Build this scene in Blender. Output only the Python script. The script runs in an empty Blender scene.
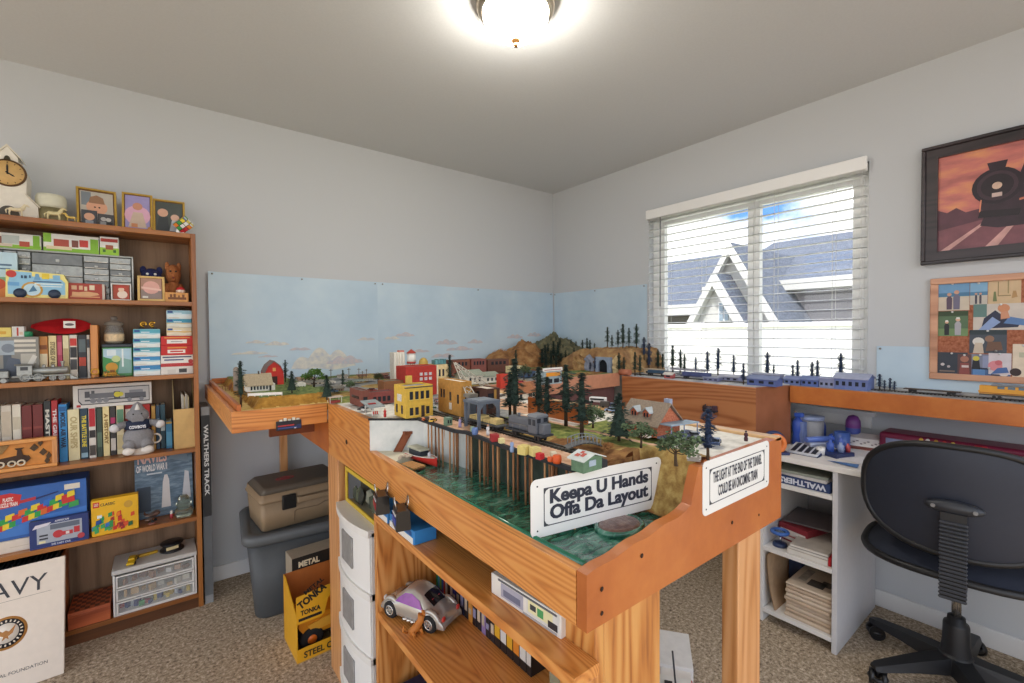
import bpy, bmesh, math, random
from mathutils import Vector, Matrix, noise
PI = math.pi
rnd = random.Random(7)
C = bpy.context.scene.collection
# ------------------------------------------------------------------ camera (level wide lens, 16 mm)
YAW, PIT, ROL, FPX = .6616, -.0220, -.0074, 455.1
CAM = Vector((-2.6367, -2.8119, 1.2925))
_F = Vector((math.sin(YAW)*math.cos(PIT), math.cos(YAW)*math.cos(PIT), math.sin(PIT)))
_R0 = Vector((math.cos(YAW), -math.sin(YAW), 0)); _U0 = _R0.cross(_F)
_R = _R0*math.cos(ROL) + _U0*math.sin(ROL); _U = _U0*math.cos(ROL) - _R0*math.sin(ROL)
def at(px, py, x=None, y=None, z=None):
    """the point of a surface (a plane of the room) that the photograph shows at a pixel"""
    d = _F + _R*((px-512)/FPX) - _U*((py-341.5)/FPX)
    if x is not None: t = (x-CAM.x)/d.x
    elif y is not None: t = (y-CAM.y)/d.y
    else: t = (z-CAM.z)/d.z
    return CAM + d*t
def zat(px, py, P):
    """height over the floor, on the vertical line through P"""
    d = _F + _R*((px-512)/FPX) - _U*((py-341.5)/FPX)
    t = ((P.x-CAM.x)*d.x + (P.y-CAM.y)*d.y)/(d.x*d.x+d.y*d.y)
    return CAM.z + t*d.z
def depth(P): return (Vector(P)-CAM).dot(_F)
cd = bpy.data.cameras.new('camera'); cam = bpy.data.objects.new('camera', cd); C.objects.link(cam)
cd.sensor_width = 36; cd.lens = FPX/1024*36; cd.clip_start = .02; cd.clip_end = 200
cam.matrix_world = Matrix(((_R.x,_U.x,-_F.x,CAM.x),(_R.y,_U.y,-_F.y,CAM.y),(_R.z,_U.z,-_F.z,CAM.z),(0,0,0,1)))
bpy.context.scene.camera = cam
# ------------------------------------------------------------------ materials
def lin(h):
    if isinstance(h, str):
        h = h.lstrip('#'); c = [int(h[i:i+2],16)/255 for i in (0,2,4)]
    else: c = h
    return tuple(v/12.92 if v <= .04045 else ((v+.055)/1.055)**2.4 for v in c) + (1.0,)
_mc = {}
def nodes(name):
    m = bpy.data.materials.new(name); m.use_nodes = True
    nt = m.node_tree; return m, nt, nt.nodes['Principled BSDF']
def mat(col, rough=.55, metal=0., bump=0., var=.10, emit=0., vscale=40., trans=0., alpha=1., coat=0.):
    """plain surface with a light procedural mottling of its own colour"""
    k = (col, rough, metal, bump, var, emit, vscale, trans, alpha, coat)
    if k in _mc: return _mc[k]
    m, nt, b = nodes('surface_%s' % str(col).strip('#'))
    c = lin(col)
    b.inputs['Roughness'].default_value = rough; b.inputs['Metallic'].default_value = metal
    b.inputs['Base Color'].default_value = c
    if trans: b.inputs['Transmission Weight'].default_value = trans; b.inputs['IOR'].default_value = 1.3
    if alpha < 1: b.inputs['Alpha'].default_value = alpha
    if coat: b.inputs['Coat Weight'].default_value = coat; b.inputs['Coat Roughness'].default_value = .1
    if emit: b.inputs['Emission Color'].default_value = c; b.inputs['Emission Strength'].default_value = emit
    if var or bump:
        tc = nt.nodes.new('ShaderNodeTexCoord'); n = nt.nodes.new('ShaderNodeTexNoise')
        n.inputs['Scale'].default_value = vscale; n.inputs['Detail'].default_value = 4
        nt.links.new(tc.outputs['Object'], n.inputs['Vector'])
        if var:
            r = nt.nodes.new('ShaderNodeValToRGB')
            r.color_ramp.elements[0].position = .3; r.color_ramp.elements[1].position = .7
            r.color_ramp.elements[0].color = tuple(v*(1-var) for v in c[:3])+(1,)
            r.color_ramp.elements[1].color = tuple(min(1,v*(1+var)) for v in c[:3])+(1,)
            nt.links.new(n.outputs['Fac'], r.inputs['Fac']); nt.links.new(r.outputs['Color'], b.inputs['Base Color'])
        if bump:
            bp = nt.nodes.new('ShaderNodeBump'); bp.inputs['Strength'].default_value = bump; bp.inputs['Distance'].default_value = .004
            nt.links.new(n.outputs['Fac'], bp.inputs['Height']); nt.links.new(bp.outputs['Normal'], b.inputs['Normal'])
    _mc[k] = m; return m
def ramp_mat(name, stops, scale=(1,1,1), nscale=6., detail=6., dist=0., rough=.6, bump=0., metal=0., coord='Object', bdist=.004, coat=0., rough_n=.6):
    """noise through a colour ramp"""
    m, nt, b = nodes(name); b.inputs['Roughness'].default_value = rough; b.inputs['Metallic'].default_value = metal
    if coat: b.inputs['Coat Weight'].default_value = coat; b.inputs['Coat Roughness'].default_value = .12
    tc = nt.nodes.new('ShaderNodeTexCoord'); mp = nt.nodes.new('ShaderNodeMapping'); mp.inputs['Scale'].default_value = scale
    n = nt.nodes.new('ShaderNodeTexNoise'); n.inputs['Scale'].default_value = nscale; n.inputs['Detail'].default_value = detail
    n.inputs['Distortion'].default_value = dist; n.inputs['Roughness'].default_value = rough_n
    r = nt.nodes.new('ShaderNodeValToRGB'); e = r.color_ramp.elements
    e[0].position, e[0].color = stops[0][0], lin(stops[0][1]); e[1].position, e[1].color = stops[-1][0], lin(stops[-1][1])
    for p, c in stops[1:-1]: x = e.new(p); x.color = lin(c)
    L = nt.links.new
    L(tc.outputs[coord], mp.inputs['Vector']); L(mp.outputs['Vector'], n.inputs['Vector']); L(n.outputs['Fac'], r.inputs['Fac']); L(r.outputs['Color'], b.inputs['Base Color'])
    if bump:
        bp = nt.nodes.new('ShaderNodeBump'); bp.inputs['Strength'].default_value = bump; bp.inputs['Distance'].default_value = bdist
        L(n.outputs['Fac'], bp.inputs['Height']); L(bp.outputs['Normal'], b.inputs['Normal'])
    return m
def wood(name, light, mid, dark, axis='y', freq=34., dist=9., rough=.38, fine=.35, coat=.15, stretch=.07):
    """sawn board: distorted growth rings stretched along one axis, with fine pores"""
    m, nt, b = nodes(name); b.inputs['Roughness'].default_value = rough; b.inputs['Coat Weight'].default_value = coat; b.inputs['Coat Roughness'].default_value = .25
    L = nt.links.new; N = nt.nodes.new
    tc = N('ShaderNodeTexCoord'); mp = N('ShaderNodeMapping')
    s = {'x':(stretch,1,1),'y':(1,stretch,1),'z':(1,1,stretch)}[axis]
    mp.inputs['Scale'].default_value = s; L(tc.outputs['Object'], mp.inputs['Vector'])
    n0 = N('ShaderNodeTexNoise'); n0.inputs['Scale'].default_value = 6; n0.inputs['Detail'].default_value = 1.5; L(mp.outputs['Vector'], n0.inputs['Vector'])
    mul = N('ShaderNodeMath'); mul.operation = 'MULTIPLY'; mul.inputs[1].default_value = freq; L(n0.outputs['Fac'], mul.inputs[0])
    sn = N('ShaderNodeMath'); sn.operation = 'SINE'; L(mul.outputs[0], sn.inputs[0])
    mr = N('ShaderNodeMapRange'); mr.inputs['From Min'].default_value = -1; mr.inputs['From Max'].default_value = 1; L(sn.outputs[0], mr.inputs['Value'])
    n1 = N('ShaderNodeTexNoise'); n1.inputs['Scale'].default_value = 130; n1.inputs['Detail'].default_value = 3; L(mp.outputs['Vector'], n1.inputs['Vector'])
    mx = N('ShaderNodeMix'); mx.data_type = 'FLOAT'; mx.inputs['Factor'].default_value = fine; L(mr.outputs[0], mx.inputs['A']); L(n1.outputs['Fac'], mx.inputs['B'])
    r = N('ShaderNodeValToRGB'); e = r.color_ramp.elements
    e[0].position, e[0].color = .10, lin(dark); e[1].position, e[1].color = .72, lin(light); x = e.new(.30); x.color = lin(mid)
    L(mx.outputs['Result'], r.inputs['Fac']); L(r.outputs['Color'], b.inputs['Base Color'])
    bp = N('ShaderNodeBump'); bp.inputs['Strength'].default_value = .12; bp.inputs['Distance'].default_value = .002
    L(mx.outputs['Result'], bp.inputs['Height']); L(bp.outputs['Normal'], b.inputs['Normal'])
    return m
# ------------------------------------------------------------------ mesh building
class MB:
    """collects shapes; .mi is the material slot of what is added next"""
    def __init__(s): s.bm = bmesh.new(); s.mi = 0; s.T = Matrix.Identity(4); s.sm = False
    def _fin(s, fs, smooth=None):
        for f in fs: f.material_index = s.mi; f.smooth = s.sm if smooth is None else smooth
    def vs(s, pts): return [s.bm.verts.new(s.T @ Vector(p)) for p in pts]
    def box(s, x0,x1,y0,y1,z0,z1, bev=0, seg=2, top=(0,0)):
        a, c = top
        v = s.vs([(x0,y0,z0),(x1,y0,z0),(x1,y1,z0),(x0,y1,z0),(x0+a,y0+c,z1),(x1-a,y0+c,z1),(x1-a,y1-c,z1),(x0+a,y1-c,z1)])
        fs = [s.bm.faces.new([v[i] for i in q]) for q in ((3,2,1,0),(4,5,6,7),(0,1,5,4),(1,2,6,5),(2,3,7,6),(3,0,4,7))]
        s._fin(fs, False)
        if bev:
            es = list({e for f in fs for e in f.edges})
            r = bmesh.ops.bevel(s.bm, geom=es, offset=bev, segments=seg, affect='EDGES', profile=.5, material=-1)
            for f in r['faces']: f.material_index = s.mi; f.smooth = seg > 1
        return s
    def cbox(s, c, sz, bev=0, seg=2): 
        return s.box(c[0]-sz[0]/2,c[0]+sz[0]/2,c[1]-sz[1]/2,c[1]+sz[1]/2,c[2],c[2]+sz[2],bev,seg)
    def prism(s, pts, z0, z1, axis='z', smooth=False):
        """outline extruded: axis z: pts (x,y); axis y: pts (x,z); axis x: pts (y,z)"""
        f = {'z':lambda p,h:(p[0],p[1],h),'y':lambda p,h:(p[0],h,p[1]),'x':lambda p,h:(h,p[0],p[1])}[axis]
        a = s.vs([f(p,z0) for p in pts]); b = s.vs([f(p,z1) for p in pts]); n = len(pts)
        fs = []
        for q in (a[::-1], b):
            try: fs.append(s.bm.faces.new(q))
            except ValueError: pass
        s._fin(fs, False)
        sd = [s.bm.faces.new((a[i],a[(i+1)%n],b[(i+1)%n],b[i])) for i in range(n)]; s._fin(sd, smooth)
        return s
    def tube(s, path, r, n=8, r1=None, cap=True, smooth=True, sq=False):
        P = [Vector(p) for p in path]; k = len(P); rings = []; up = Vector((0,0,1))
        for i, p in enumerate(P):
            d = (P[min(i+1,k-1)]-P[max(i-1,0)]).normalized()
            if i == 0:
                if abs(d.z) > .95: up = Vector((1,0,0))
                u = d.cross(up).normalized()
            else: u = (u - d*u.dot(d)).normalized()
            w = d.cross(u)
            if isinstance(r,(list,tuple)): rr = r[i]
            else: rr = r if r1 is None else r+(r1-r)*i/max(1,k-1)
            o = PI/4 if sq else 0
            rings.append(s.vs([p+u*math.cos(2*PI*j/n+o)*rr+w*math.sin(2*PI*j/n+o)*rr for j in range(n)]))
        fs = []
        for a, b in zip(rings, rings[1:]):
            for j in range(n): fs.append(s.bm.faces.new((a[j],a[(j+1)%n],b[(j+1)%n],b[j])))
        s._fin(fs, smooth and not sq)
        if cap: s._fin([s.bm.faces.new(rings[0][::-1]), s.bm.faces.new(rings[-1])], False)
        return s
    def bar(s, a, b, r): return s.tube([a,b], r*1.414, n=4, sq=True)
    def cyl(s, a, b, r, n=16, r1=None): return s.tube([a,b], r, n=n, r1=r1)
    def lathe(s, prof, c=(0,0,0), n=24, axis='z', smooth=True, sx=1, sy=1):
        """prof: (radius, height) from one end to the other"""
        c = Vector(c); rings = []
        g = {'z':lambda x,y,h:Vector((x*sx,y*sy,h)),'y':lambda x,y,h:Vector((x*sx,h,y*sy)),'x':lambda x,y,h:Vector((h,x*sx,y*sy))}[axis]
        for r, h in prof:
            if r < 1e-6: rings.append(s.vs([c+g(0,0,h)]))
            else: rings.append(s.vs([c+g(r*math.cos(2*PI*j/n), r*math.sin(2*PI*j/n), h) for j in range(n)]))
        fs = []
        for a, b in zip(rings, rings[1:]):
            for j in range(n):
                q = [a[j%len(a)], a[(j+1)%len(a)], b[(j+1)%len(b)], b[j%len(b)]]
                q = list(dict.fromkeys(q))
                if len(q) > 2: fs.append(s.bm.faces.new(q))
        s._fin(fs, smooth); return s
    def ball(s, c, r, sub=2, sc=(1,1,1), jit=0, rot=None):
        M = s.T @ Matrix.Translation(Vector(c)) @ (rot.to_4x4() if rot else Matrix.Identity(4)) @ Matrix.Diagonal((r*sc[0],r*sc[1],r*sc[2],1))
        q = bmesh.ops.create_icosphere(s.bm, subdivisions=sub, radius=1, matrix=M)
        if jit:
            cc = M.translation
            for v in q['verts']: v.co = cc + (v.co-cc)*(1+rnd.uniform(-jit,jit))
        s._fin({f for v in q['verts'] for f in v.link_faces}, not jit); return s
    def torus(s, c, R, r, axis='z', n=24, m=8, a0=0, a1=2*PI, sx=1, sy=1):
        pts = []; full = abs(a1-a0-2*PI) < 1e-6
        g = {'z':lambda u,v,h:(u,v,h),'y':lambda u,v,h:(u,h,v),'x':lambda u,v,h:(h,u,v)}[axis]
        rings = []
        for i in range(n if full else n+1):
            t = a0+(a1-a0)*i/n; rings.append(s.vs([Vector(c)+Vector(g((R+r*math.cos(2*PI*j/m))*math.cos(t)*sx,(R+r*math.cos(2*PI*j/m))*math.sin(t)*sy,r*math.sin(2*PI*j/m))) for j in range(m)]))
        k = len(rings); fs = []
        for i in range(k if full else k-1):
            a, b = rings[i], rings[(i+1)%k]
            for j in range(m): fs.append(s.bm.faces.new((a[j],a[(j+1)%m],b[(j+1)%m],b[j])))
        s._fin(fs, True); return s
    def quad(s, *pts):
        s._fin([s.bm.faces.new(s.vs(pts))], False); return s
    def grid(s, fn, nu, nv, smooth=True, mfn=None):
        V = [[s.bm.verts.new(s.T @ Vector(fn(i/nu, j/nv))) for i in range(nu+1)] for j in range(nv+1)]
        for j in range(nv):
            for i in range(nu):
                f = s.bm.faces.new((V[j][i],V[j][i+1],V[j+1][i+1],V[j+1][i])); f.smooth = smooth
                f.material_index = mfn(f) if mfn else s.mi
        return s
    def build(s, name, mats, parent=None, label=None, loc=None, rz=None, fixn=True):
        if fixn: bmesh.ops.recalc_face_normals(s.bm, faces=s.bm.faces[:])
        me = bpy.data.meshes.new(name); s.bm.to_mesh(me); s.bm.free()
        for m in (mats if isinstance(mats,(list,tuple)) else [mats]): me.materials.append(m)
        o = bpy.data.objects.new(name, me); C.objects.link(o)
        if parent: o.parent = parent
        if label: o['label'] = label
        if loc is not None: o.location = loc
        if rz is not None: o.rotation_euler[2] = rz
        return o
def tag(o, label, cat, group=None, kind=None):
    o['label'] = label; o['category'] = cat
    if group: o['group'] = group
    if kind: o['kind'] = kind
    return o
def thing(name, label, cat, loc=(0,0,0), rz=0, group=None, rot=None):
    o = bpy.data.objects.new(name, None); C.objects.link(o); o.empty_display_size = .05
    o.location = loc; o.rotation_euler = rot if rot else (0,0,rz)
    return tag(o, label, cat, group)
def struct(name, mb, m, parent=None):
    o = mb.build(name, m, parent)
    if not parent: o['kind'] = 'structure'
    return o
def dup(root, loc, rz=0, label=None, scale=None, group=None):
    r = root.copy(); C.objects.link(r); r.location = loc; r.rotation_euler = (0,0,rz)
    if label: r['label'] = label
    if group: r['group'] = group
    if scale: r.scale = scale if isinstance(scale,(tuple,list)) else (scale,)*3
    for ch in list(root.children):
        c = ch.copy(); C.objects.link(c); c.parent = r
        for g in list(ch.children):
            d = g.copy(); C.objects.link(d); d.parent = c
    return r
# ------------------------------------------------------------------ lettering (built-in vector font only)
_ts = bpy.data.scenes.new('lettering'); _tc = {}
def glyphs(s, bold=0.):
    k = (s, bold)
    if k not in _tc:
        cu = bpy.data.curves.new('t', 'FONT'); cu.body = s; cu.size = 1; cu.offset = bold; cu.resolution_u = 3; cu.space_line = .95
        if '\n' in s: cu.align_x = 'CENTER'
        o = bpy.data.objects.new('t', cu); _ts.collection.objects.link(o)
        vl = _ts.view_layers[0]; vl.update(); dg = vl.depsgraph; dg.update()
        me = o.evaluated_get(dg).to_mesh()
        V = [v.co.copy() for v in me.vertices]; Fc = [tuple(p.vertices) for p in me.polygons]
        o.evaluated_get(dg).to_mesh_clear()
        bpy.data.objects.remove(o); bpy.data.curves.remove(cu)
        x0=min(v.x for v in V); x1=max(v.x for v in V); y0=min(v.y for v in V); y1=max(v.y for v in V)
        _tc[k] = ([((v.x-x0)/(x1-x0), (v.y-y0)/(y1-y0)) for v in V], Fc)
    return _tc[k]
def write(mb, s, o, right, up, w, h, bold=0.02, thick=.0003):
    """lettering s filling the w x h rectangle whose lower corner is o, in the plane right/up"""
    V, Fc = glyphs(s, bold); o, right, up = Vector(o), Vector(right).normalized(), Vector(up).normalized()
    n = right.cross(up)*thick
    vs = mb.vs([o+right*(u*w)+up*(v*h)+n for u, v in V])
    for f in Fc:
        try: q = mb.bm.faces.new([vs[i] for i in f]); q.material_index = mb.mi
        except ValueError: pass
    return mb
X, Y, Z = Vector((1,0,0)), Vector((0,1,0)), Vector((0,0,1))
def prints(parent, w, d, h, items, name='printed_marking', y=None):
    """printed areas of a box front (local -y face, base at z=0): (u0,v0,u1,v1,colour) rectangles, ('o',u,v,r,colour) discs, ('p',[(u,v)..],colour) shapes, ('t',text,u0,v0,u1,v1,colour[,bold])"""
    mats = []; mb = MB(); yy = -d/2 if y is None else y
    def slot(c):
        m = mat(c, .5, var=.05) if isinstance(c, str) else c
        if m not in mats: mats.append(m)
        mb.mi = mats.index(m)
    tx = MB(); tm = []
    for i, it in enumerate(items):
        e = .0003+.00012*i
        if it[0] == 't':
            m = mat(it[6], .5, var=0)
            if m not in tm: tm.append(m)
            tx.mi = tm.index(m)
            u0,v0,u1,v1 = it[2:6]
            write(tx, it[1], (-w/2+u0*w, yy-e, v0*h), X, Z, (u1-u0)*w, (v1-v0)*h, it[7] if len(it) > 7 else .02, .0002)
        elif it[0] == 'o':
            slot(it[4]); r = it[3]*h
            mb.prism([(-w/2+it[1]*w+r*math.cos(t*PI/8), it[2]*h+r*math.sin(t*PI/8)) for t in range(16)], yy-e, yy+.0004, 'y')
        elif it[0] == 'p':
            slot(it[2]); mb.prism([(-w/2+u*w, v*h) for u, v in it[1]], yy-e, yy+.0004, 'y')
        else:
            u0,v0,u1,v1,c = it; slot(c); mb.box(-w/2+u0*w, -w/2+u1*w, yy-e, yy+.0004, v0*h, v1*h)
    if mats: mb.build(name, mats, parent)
    if tm: tx.build('lettering', tm, parent)
def carton(name, label, cat, loc, size, col, items=(), rz=0, group=None, rot=None, bev=.0015, m=None, body='box_body'):
    w, d, h = size
    t = thing(name, label, cat, loc, rz, group, rot)
    MB().box(-w/2,w/2,-d/2,d/2,0,h,bev,2).build(body, m or mat(col, .5, var=.05), t)
    if items: prints(t, w, d, h, items)
    return t
WORLD, SUN, LAMP, EXPO = 1.0, 2.0, 30.0, 1.25
# ================================================================== THE ROOM
H = 2.44
M_wall = mat('#c6c9cc', .9, bump=.05, var=.015, vscale=300); M_ceil = mat('#d0d2d3', .95, bump=.08, var=.02, vscale=120)
M_white = mat('#eeeeec', .45, var=.0); M_trim = mat('#e6e6e6', .5, var=.0)
M_carpet = ramp_mat('carpet', [(.37,'#54473a'),(.45,'#99866f'),(.54,'#bfac93'),(.63,'#e8dac4')], nscale=75, detail=8, rough=.98, bump=.5, bdist=.006, rough_n=.8)
M_oak = wood('oak_board', '#dc9850', '#cb7f3a', '#a5652c', 'y', freq=330, fine=.5)
M_oakx = wood('oak_board_cross', '#d8904a', '#c67a38', '#975524', 'x', freq=280, fine=.45)
M_oakv = wood('oak_upright', '#d99a58', '#c47c3a', '#8f4f20', 'z', freq=280, fine=.45)
M_shelf = wood('shelf_veneer', '#a5682f', '#8d5424', '#683a15', 'x', freq=26, fine=.5, coat=.2)
M_shelfv = wood('shelf_veneer_upright', '#ab6c33', '#935826', '#6c3c15', 'z', freq=26, fine=.5, coat=.2)
M_back = wood('shelf_backboard', '#94765a', '#7a5f46', '#5c4733', 'z', freq=30, fine=.55, rough=.6, coat=0)
M_pine = wood('pine_post', '#dca36d', '#cf9158', '#b67540', 'z', freq=110, fine=.45)
M_stain = ramp_mat('orange_stain', [(.3,'#a8581f'),(.5,'#b9682a'),(.7,'#c67834')], nscale=7, detail=8, rough=.45, bump=.15, coat=.15)
M_fasc = wood('fascia_board', '#b3764a', '#a0623a', '#8a4f2c', 'y', freq=120, fine=.4)
M_maroon = ramp_mat('red_brown_paint', [(.3,'#86502f'),(.7,'#9c6040')], nscale=9, detail=6, rough=.5)

def slab(name, x0,x1,y0,y1,z0,z1, m, kind=True):
    o = MB().box(x0,x1,y0,y1,z0,z1).build(name, m)
    if kind: o['kind'] = 'structure'
    return o
slab('floor', -5.2,.12,-5.2,.12,-.10,0, M_carpet)
slab('ceiling', -5.2,.5,-3.7,.12,H,H+.12, M_ceil)
slab('wall_back', -5.2,.12,0,.12,0,H, M_wall)
WY0, WY1, WZ0, WZ1 = -2.150, -.945, .905, 2.075
wb = MB()
wb.box(0,.14,-5.2,WY0,0,H); wb.box(0,.14,WY1,0,0,H); wb.box(0,.14,WY0,WY1,0,WZ0); wb.box(0,.14,WY0,WY1,WZ1,H)
struct('wall_right', wb, M_wall)
def base(name, x0,x1,y0,y1): struct(name, MB().box(x0,x1,y0,y1,0,.078,.004,2), M_trim)
base('baseboard_back', -5.2,-.013,-.013,0); base('baseboard_right', -.013,0,-5.2,0)
# window
w = bpy.data.objects.new('window_1', None); C.objects.link(w); w['kind'] = 'structure'
f = MB()
f.box(.045,.12,WY0,WY0+.045,WZ0,WZ1,.003); f.box(.045,.12,WY1-.045,WY1,WZ0,WZ1,.003)
f.box(.0451,.1201,WY0+.045,WY1-.045,WZ0,WZ0+.045,.003); f.box(.0451,.1201,WY0+.045,WY1-.045,WZ1-.045,WZ1,.003)
f.build('window_frame', M_white, w)
yc = at(755,300,x=.08).y
for a, b in ((WY0+.046, yc-.001), (yc+.001, WY1-.046)):
    s = MB(); k = .032
    s.box(.06,.1,a,a+k,WZ0+.046,WZ1-.046,.002); s.box(.06,.1,b-k,b,WZ0+.046,WZ1-.046,.002)
    s.box(.0601,.1001,a+k,b-k,WZ0+.046,WZ0+.046+k,.002); s.box(.0601,.1001,a+k,b-k,WZ1-.046-k,WZ1-.046,.002)
    so = s.build('window_sash', M_white, w)
    m_gl, nt, bs = nodes('window_glass'); nt.nodes.remove(bs)
    tr = nt.nodes.new('ShaderNodeBsdfTransparent'); gl = nt.nodes.new('ShaderNodeBsdfGlossy'); gl.inputs['Roughness'].default_value = .02
    ms = nt.nodes.new('ShaderNodeMixShader'); ms.inputs[0].default_value = .05
    nt.links.new(tr.outputs[0], ms.inputs[1]); nt.links.new(gl.outputs[0], ms.inputs[2]); nt.links.new(ms.outputs[0], nt.nodes['Material Output'].inputs[0])
    MB().box(.078,.082,a+k,b-k,WZ0+.046+k,WZ1-.046-k).build('window_pane', m_gl, so)
MB().box(-.028,.045,-2.187,-.905,.882,.905,.004).build('window_sill', M_white, w)
MB().box(-.016,-.0005,-2.172,-.92,.826,.882,.003).build('window_apron', M_white, w)
# blind
bl = thing('window_blind', 'white horizontal slat blind lowered open over the sliding window', 'blind', (-.012,0,0))
MB().box(-.035,-.018,WY0-.002,WY1-.004,2.030,2.092,.004).build('valance', M_white, bl)
MB().box(-.014,.030,WY0+.006,WY1-.006,2.032,2.070,.003).build('headrail', M_white, bl)
M_slat = mat('#f4f5f6', .4, var=0)
for i in range(23):
    z = 2.010-i*.0478
    s = MB(); a = .06
    s.grid(lambda u, v: (-.020+.046*u, WY0+.008+(WY1-WY0-.016)*v, z+.0022*math.sin(PI*u)+(u-.5)*.046*a), 4, 1)
    s.grid(lambda u, v: (-.020+.046*u, WY0+.008+(WY1-WY0-.016)*v, z-.0026+.0022*math.sin(PI*u)+(u-.5)*.046*a), 4, 1)
    for q in (0, 1):
        pass
    s.build('slat', M_slat, bl, fixn=False)
M_cordw = mat('#dcdcd8', .7, var=0)
for px in (661, 668, 703, 756, 775, 833, 862):
    yy = at(px,300,x=-.02).y
    if WY0+.01 < yy < WY1-.01:
        for xx in (-.021, .028): MB().tube([(xx,yy,2.03),(xx,yy,.956)], .0011, n=5).build('ladder_cord', M_cordw, bl)
yy = at(661,300,x=-.03).y
MB().tube([(-.026,yy,2.03),(-.028,yy,1.45)], .0045, n=6).build('tilt_wand', mat('#7a7d80',.3,var=0), bl)
MB().box(-.020,.026,WY0+.008,WY1-.008,.932,.948,.004).build('bottom_rail', M_white, bl)
# ------------------------------------------------------------------ outside
M_side = mat('#c9c8c4', .7, var=.03); M_greys = mat('#837f84', .7, var=.04); M_fence = mat('#fbfaf6', .6, var=.01)
M_roof = ramp_mat('shingle_roof', [(.35,'#464e5e'),(.5,'#59616f'),(.65,'#6a7280')], scale=(3,14,3), nscale=3, detail=6, rough=.85)
slab('ground_outside', .14,60,-40,40,-.7,-.5, mat('#8a9068', .9, var=.2, vscale=2))
def P(px, py, x): return at(px, py, x=x)
XF, XR = 8., 12.0
ho = thing('neighbour_house', 'pale neighbour house with blue grey shingle roof and white gable seen through the blind', 'house', (XF,0,-.5))
ez = P(820,278,XF).z+.5; eb = P(820,287,XF).z+.5; rz_ = P(820,236,XR).z+.5
yl, yr = P(735,280,XF).y, P(900,280,XF).y-4
W = MB(); W.box(.35,8,yr,yl+.3,0,ez); W.build('house_wall', M_greys, ho)
R = MB()
v = [(0,yr-1,ez),(0,yl+4,ez),(XR-XF,yl+4,rz_),(XR-XF,yr-1,rz_)]
R.prism([(0,ez),(XR-XF,rz_),(9,ez),(9,ez-.15),(XR-XF,rz_-.15),(0,ez-.15)], yr-1, yl+.8, 'y'); R.build('house_roof', M_roof, ho)
MB().box(-.04,.0,yr-1,yl+.8,eb-.02,ez+.02).build('fascia', M_side, ho)
MB().box(.0,.36,yr-1,yl+.8,eb-.02,eb+.01).build('soffit', M_side, ho)
# projecting gable
XG = 6.6
pk, l0, r0 = P(728,243,XG), P(697,303,XG), P(759,284,XG)
def loc(p): return Vector((p.x-XF, p.y, p.z+.5))
g0, gl_, gr_ = loc(pk), loc(l0), loc(r0)
hw = max(g0.y-gr_.y, 1.0)*1.25; slope = (g0.z-gl_.z)/abs(gl_.y-g0.y)
lo_z = g0.z-slope*hw
gw = MB(); gx = XG-XF
gw.prism([(g0.y-hw*.8,0),(g0.y-hw*.8,g0.z-slope*hw*.8-.05),(g0.y,g0.z-.08),(g0.y+hw*.8,g0.z-slope*hw*.8-.05),(g0.y+hw*.8,0)], gx+.25, 1.2, 'x'); gw.build('gable_wall', M_side, ho)
gr = MB(); t = .14
for s in (1,-1):
    gr.prism([(g0.y,g0.z),(g0.y+s*hw,lo_z),(g0.y+s*hw,lo_z-t*1.6),(g0.y,g0.z-t*1.6)], gx+.001, gx+.13, 'x')
gr.build('gable_trim', M_side, ho)
gr = MB()
for s in (1,-1):
    gr.prism([(g0.y,g0.z+.03),(g0.y+s*(hw+.03),lo_z),(g0.y+s*(hw+.03),lo_z-t*.5),(g0.y,g0.z-t*.5)], gx+.13, 3.2, 'x')
gr.build('gable_roof', M_roof, ho)
p2 = loc(P(712,273,XG-.5)); hw2 = .62*hw; lo2 = p2.z-slope*hw2
gr = MB()
for s in (1,-1): gr.prism([(p2.y,p2.z),(p2.y+s*hw2,lo2),(p2.y+s*hw2,lo2-t*1.8),(p2.y,p2.z-t*1.8)], gx-.5, gx-.34, 'x')
gr.build('porch_trim', M_side, ho)
gr = MB()
for s in (1,-1): gr.prism([(p2.y,p2.z+.02),(p2.y+s*hw2,lo2+.02),(p2.y+s*hw2,lo2-t*.5),(p2.y,p2.z-t*.5)], gx-.34, gx+.3, 'x')
gr.build('porch_roof', M_roof, ho)
gw = MB(); gw.prism([(p2.y-hw2*.8,0),(p2.y-hw2*.8,lo2+.05),(p2.y,p2.z-.12),(p2.y+hw2*.8,lo2+.05),(p2.y+hw2*.8,0)], gx-.3, gx+.3, 'x'); gw.build('porch_wall', M_side, ho)
a, b = loc(P(719,302,XG-.31)), loc(P(731,322,XG-.31))
q = MB(); q.box(gx-.34,gx-.29,b.y,a.y,b.z,a.z); qo = q.build('house_window', M_white, ho)
q = MB(); k = (a.y-b.y)*.12
ym = (a.y+b.y)/2
for u0,u1 in ((b.y+k,ym-k/2),(ym+k/2,a.y-k)):
    zm = (a.z+b.z)/2
    q.box(gx-.36,gx-.335,u0,u1,b.z+k,zm-k/3); q.box(gx-.36,gx-.335,u0,u1,zm+k/3,a.z-k)
q.build('house_pane', mat('#8fa0ae',.2,var=0), qo)
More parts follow.
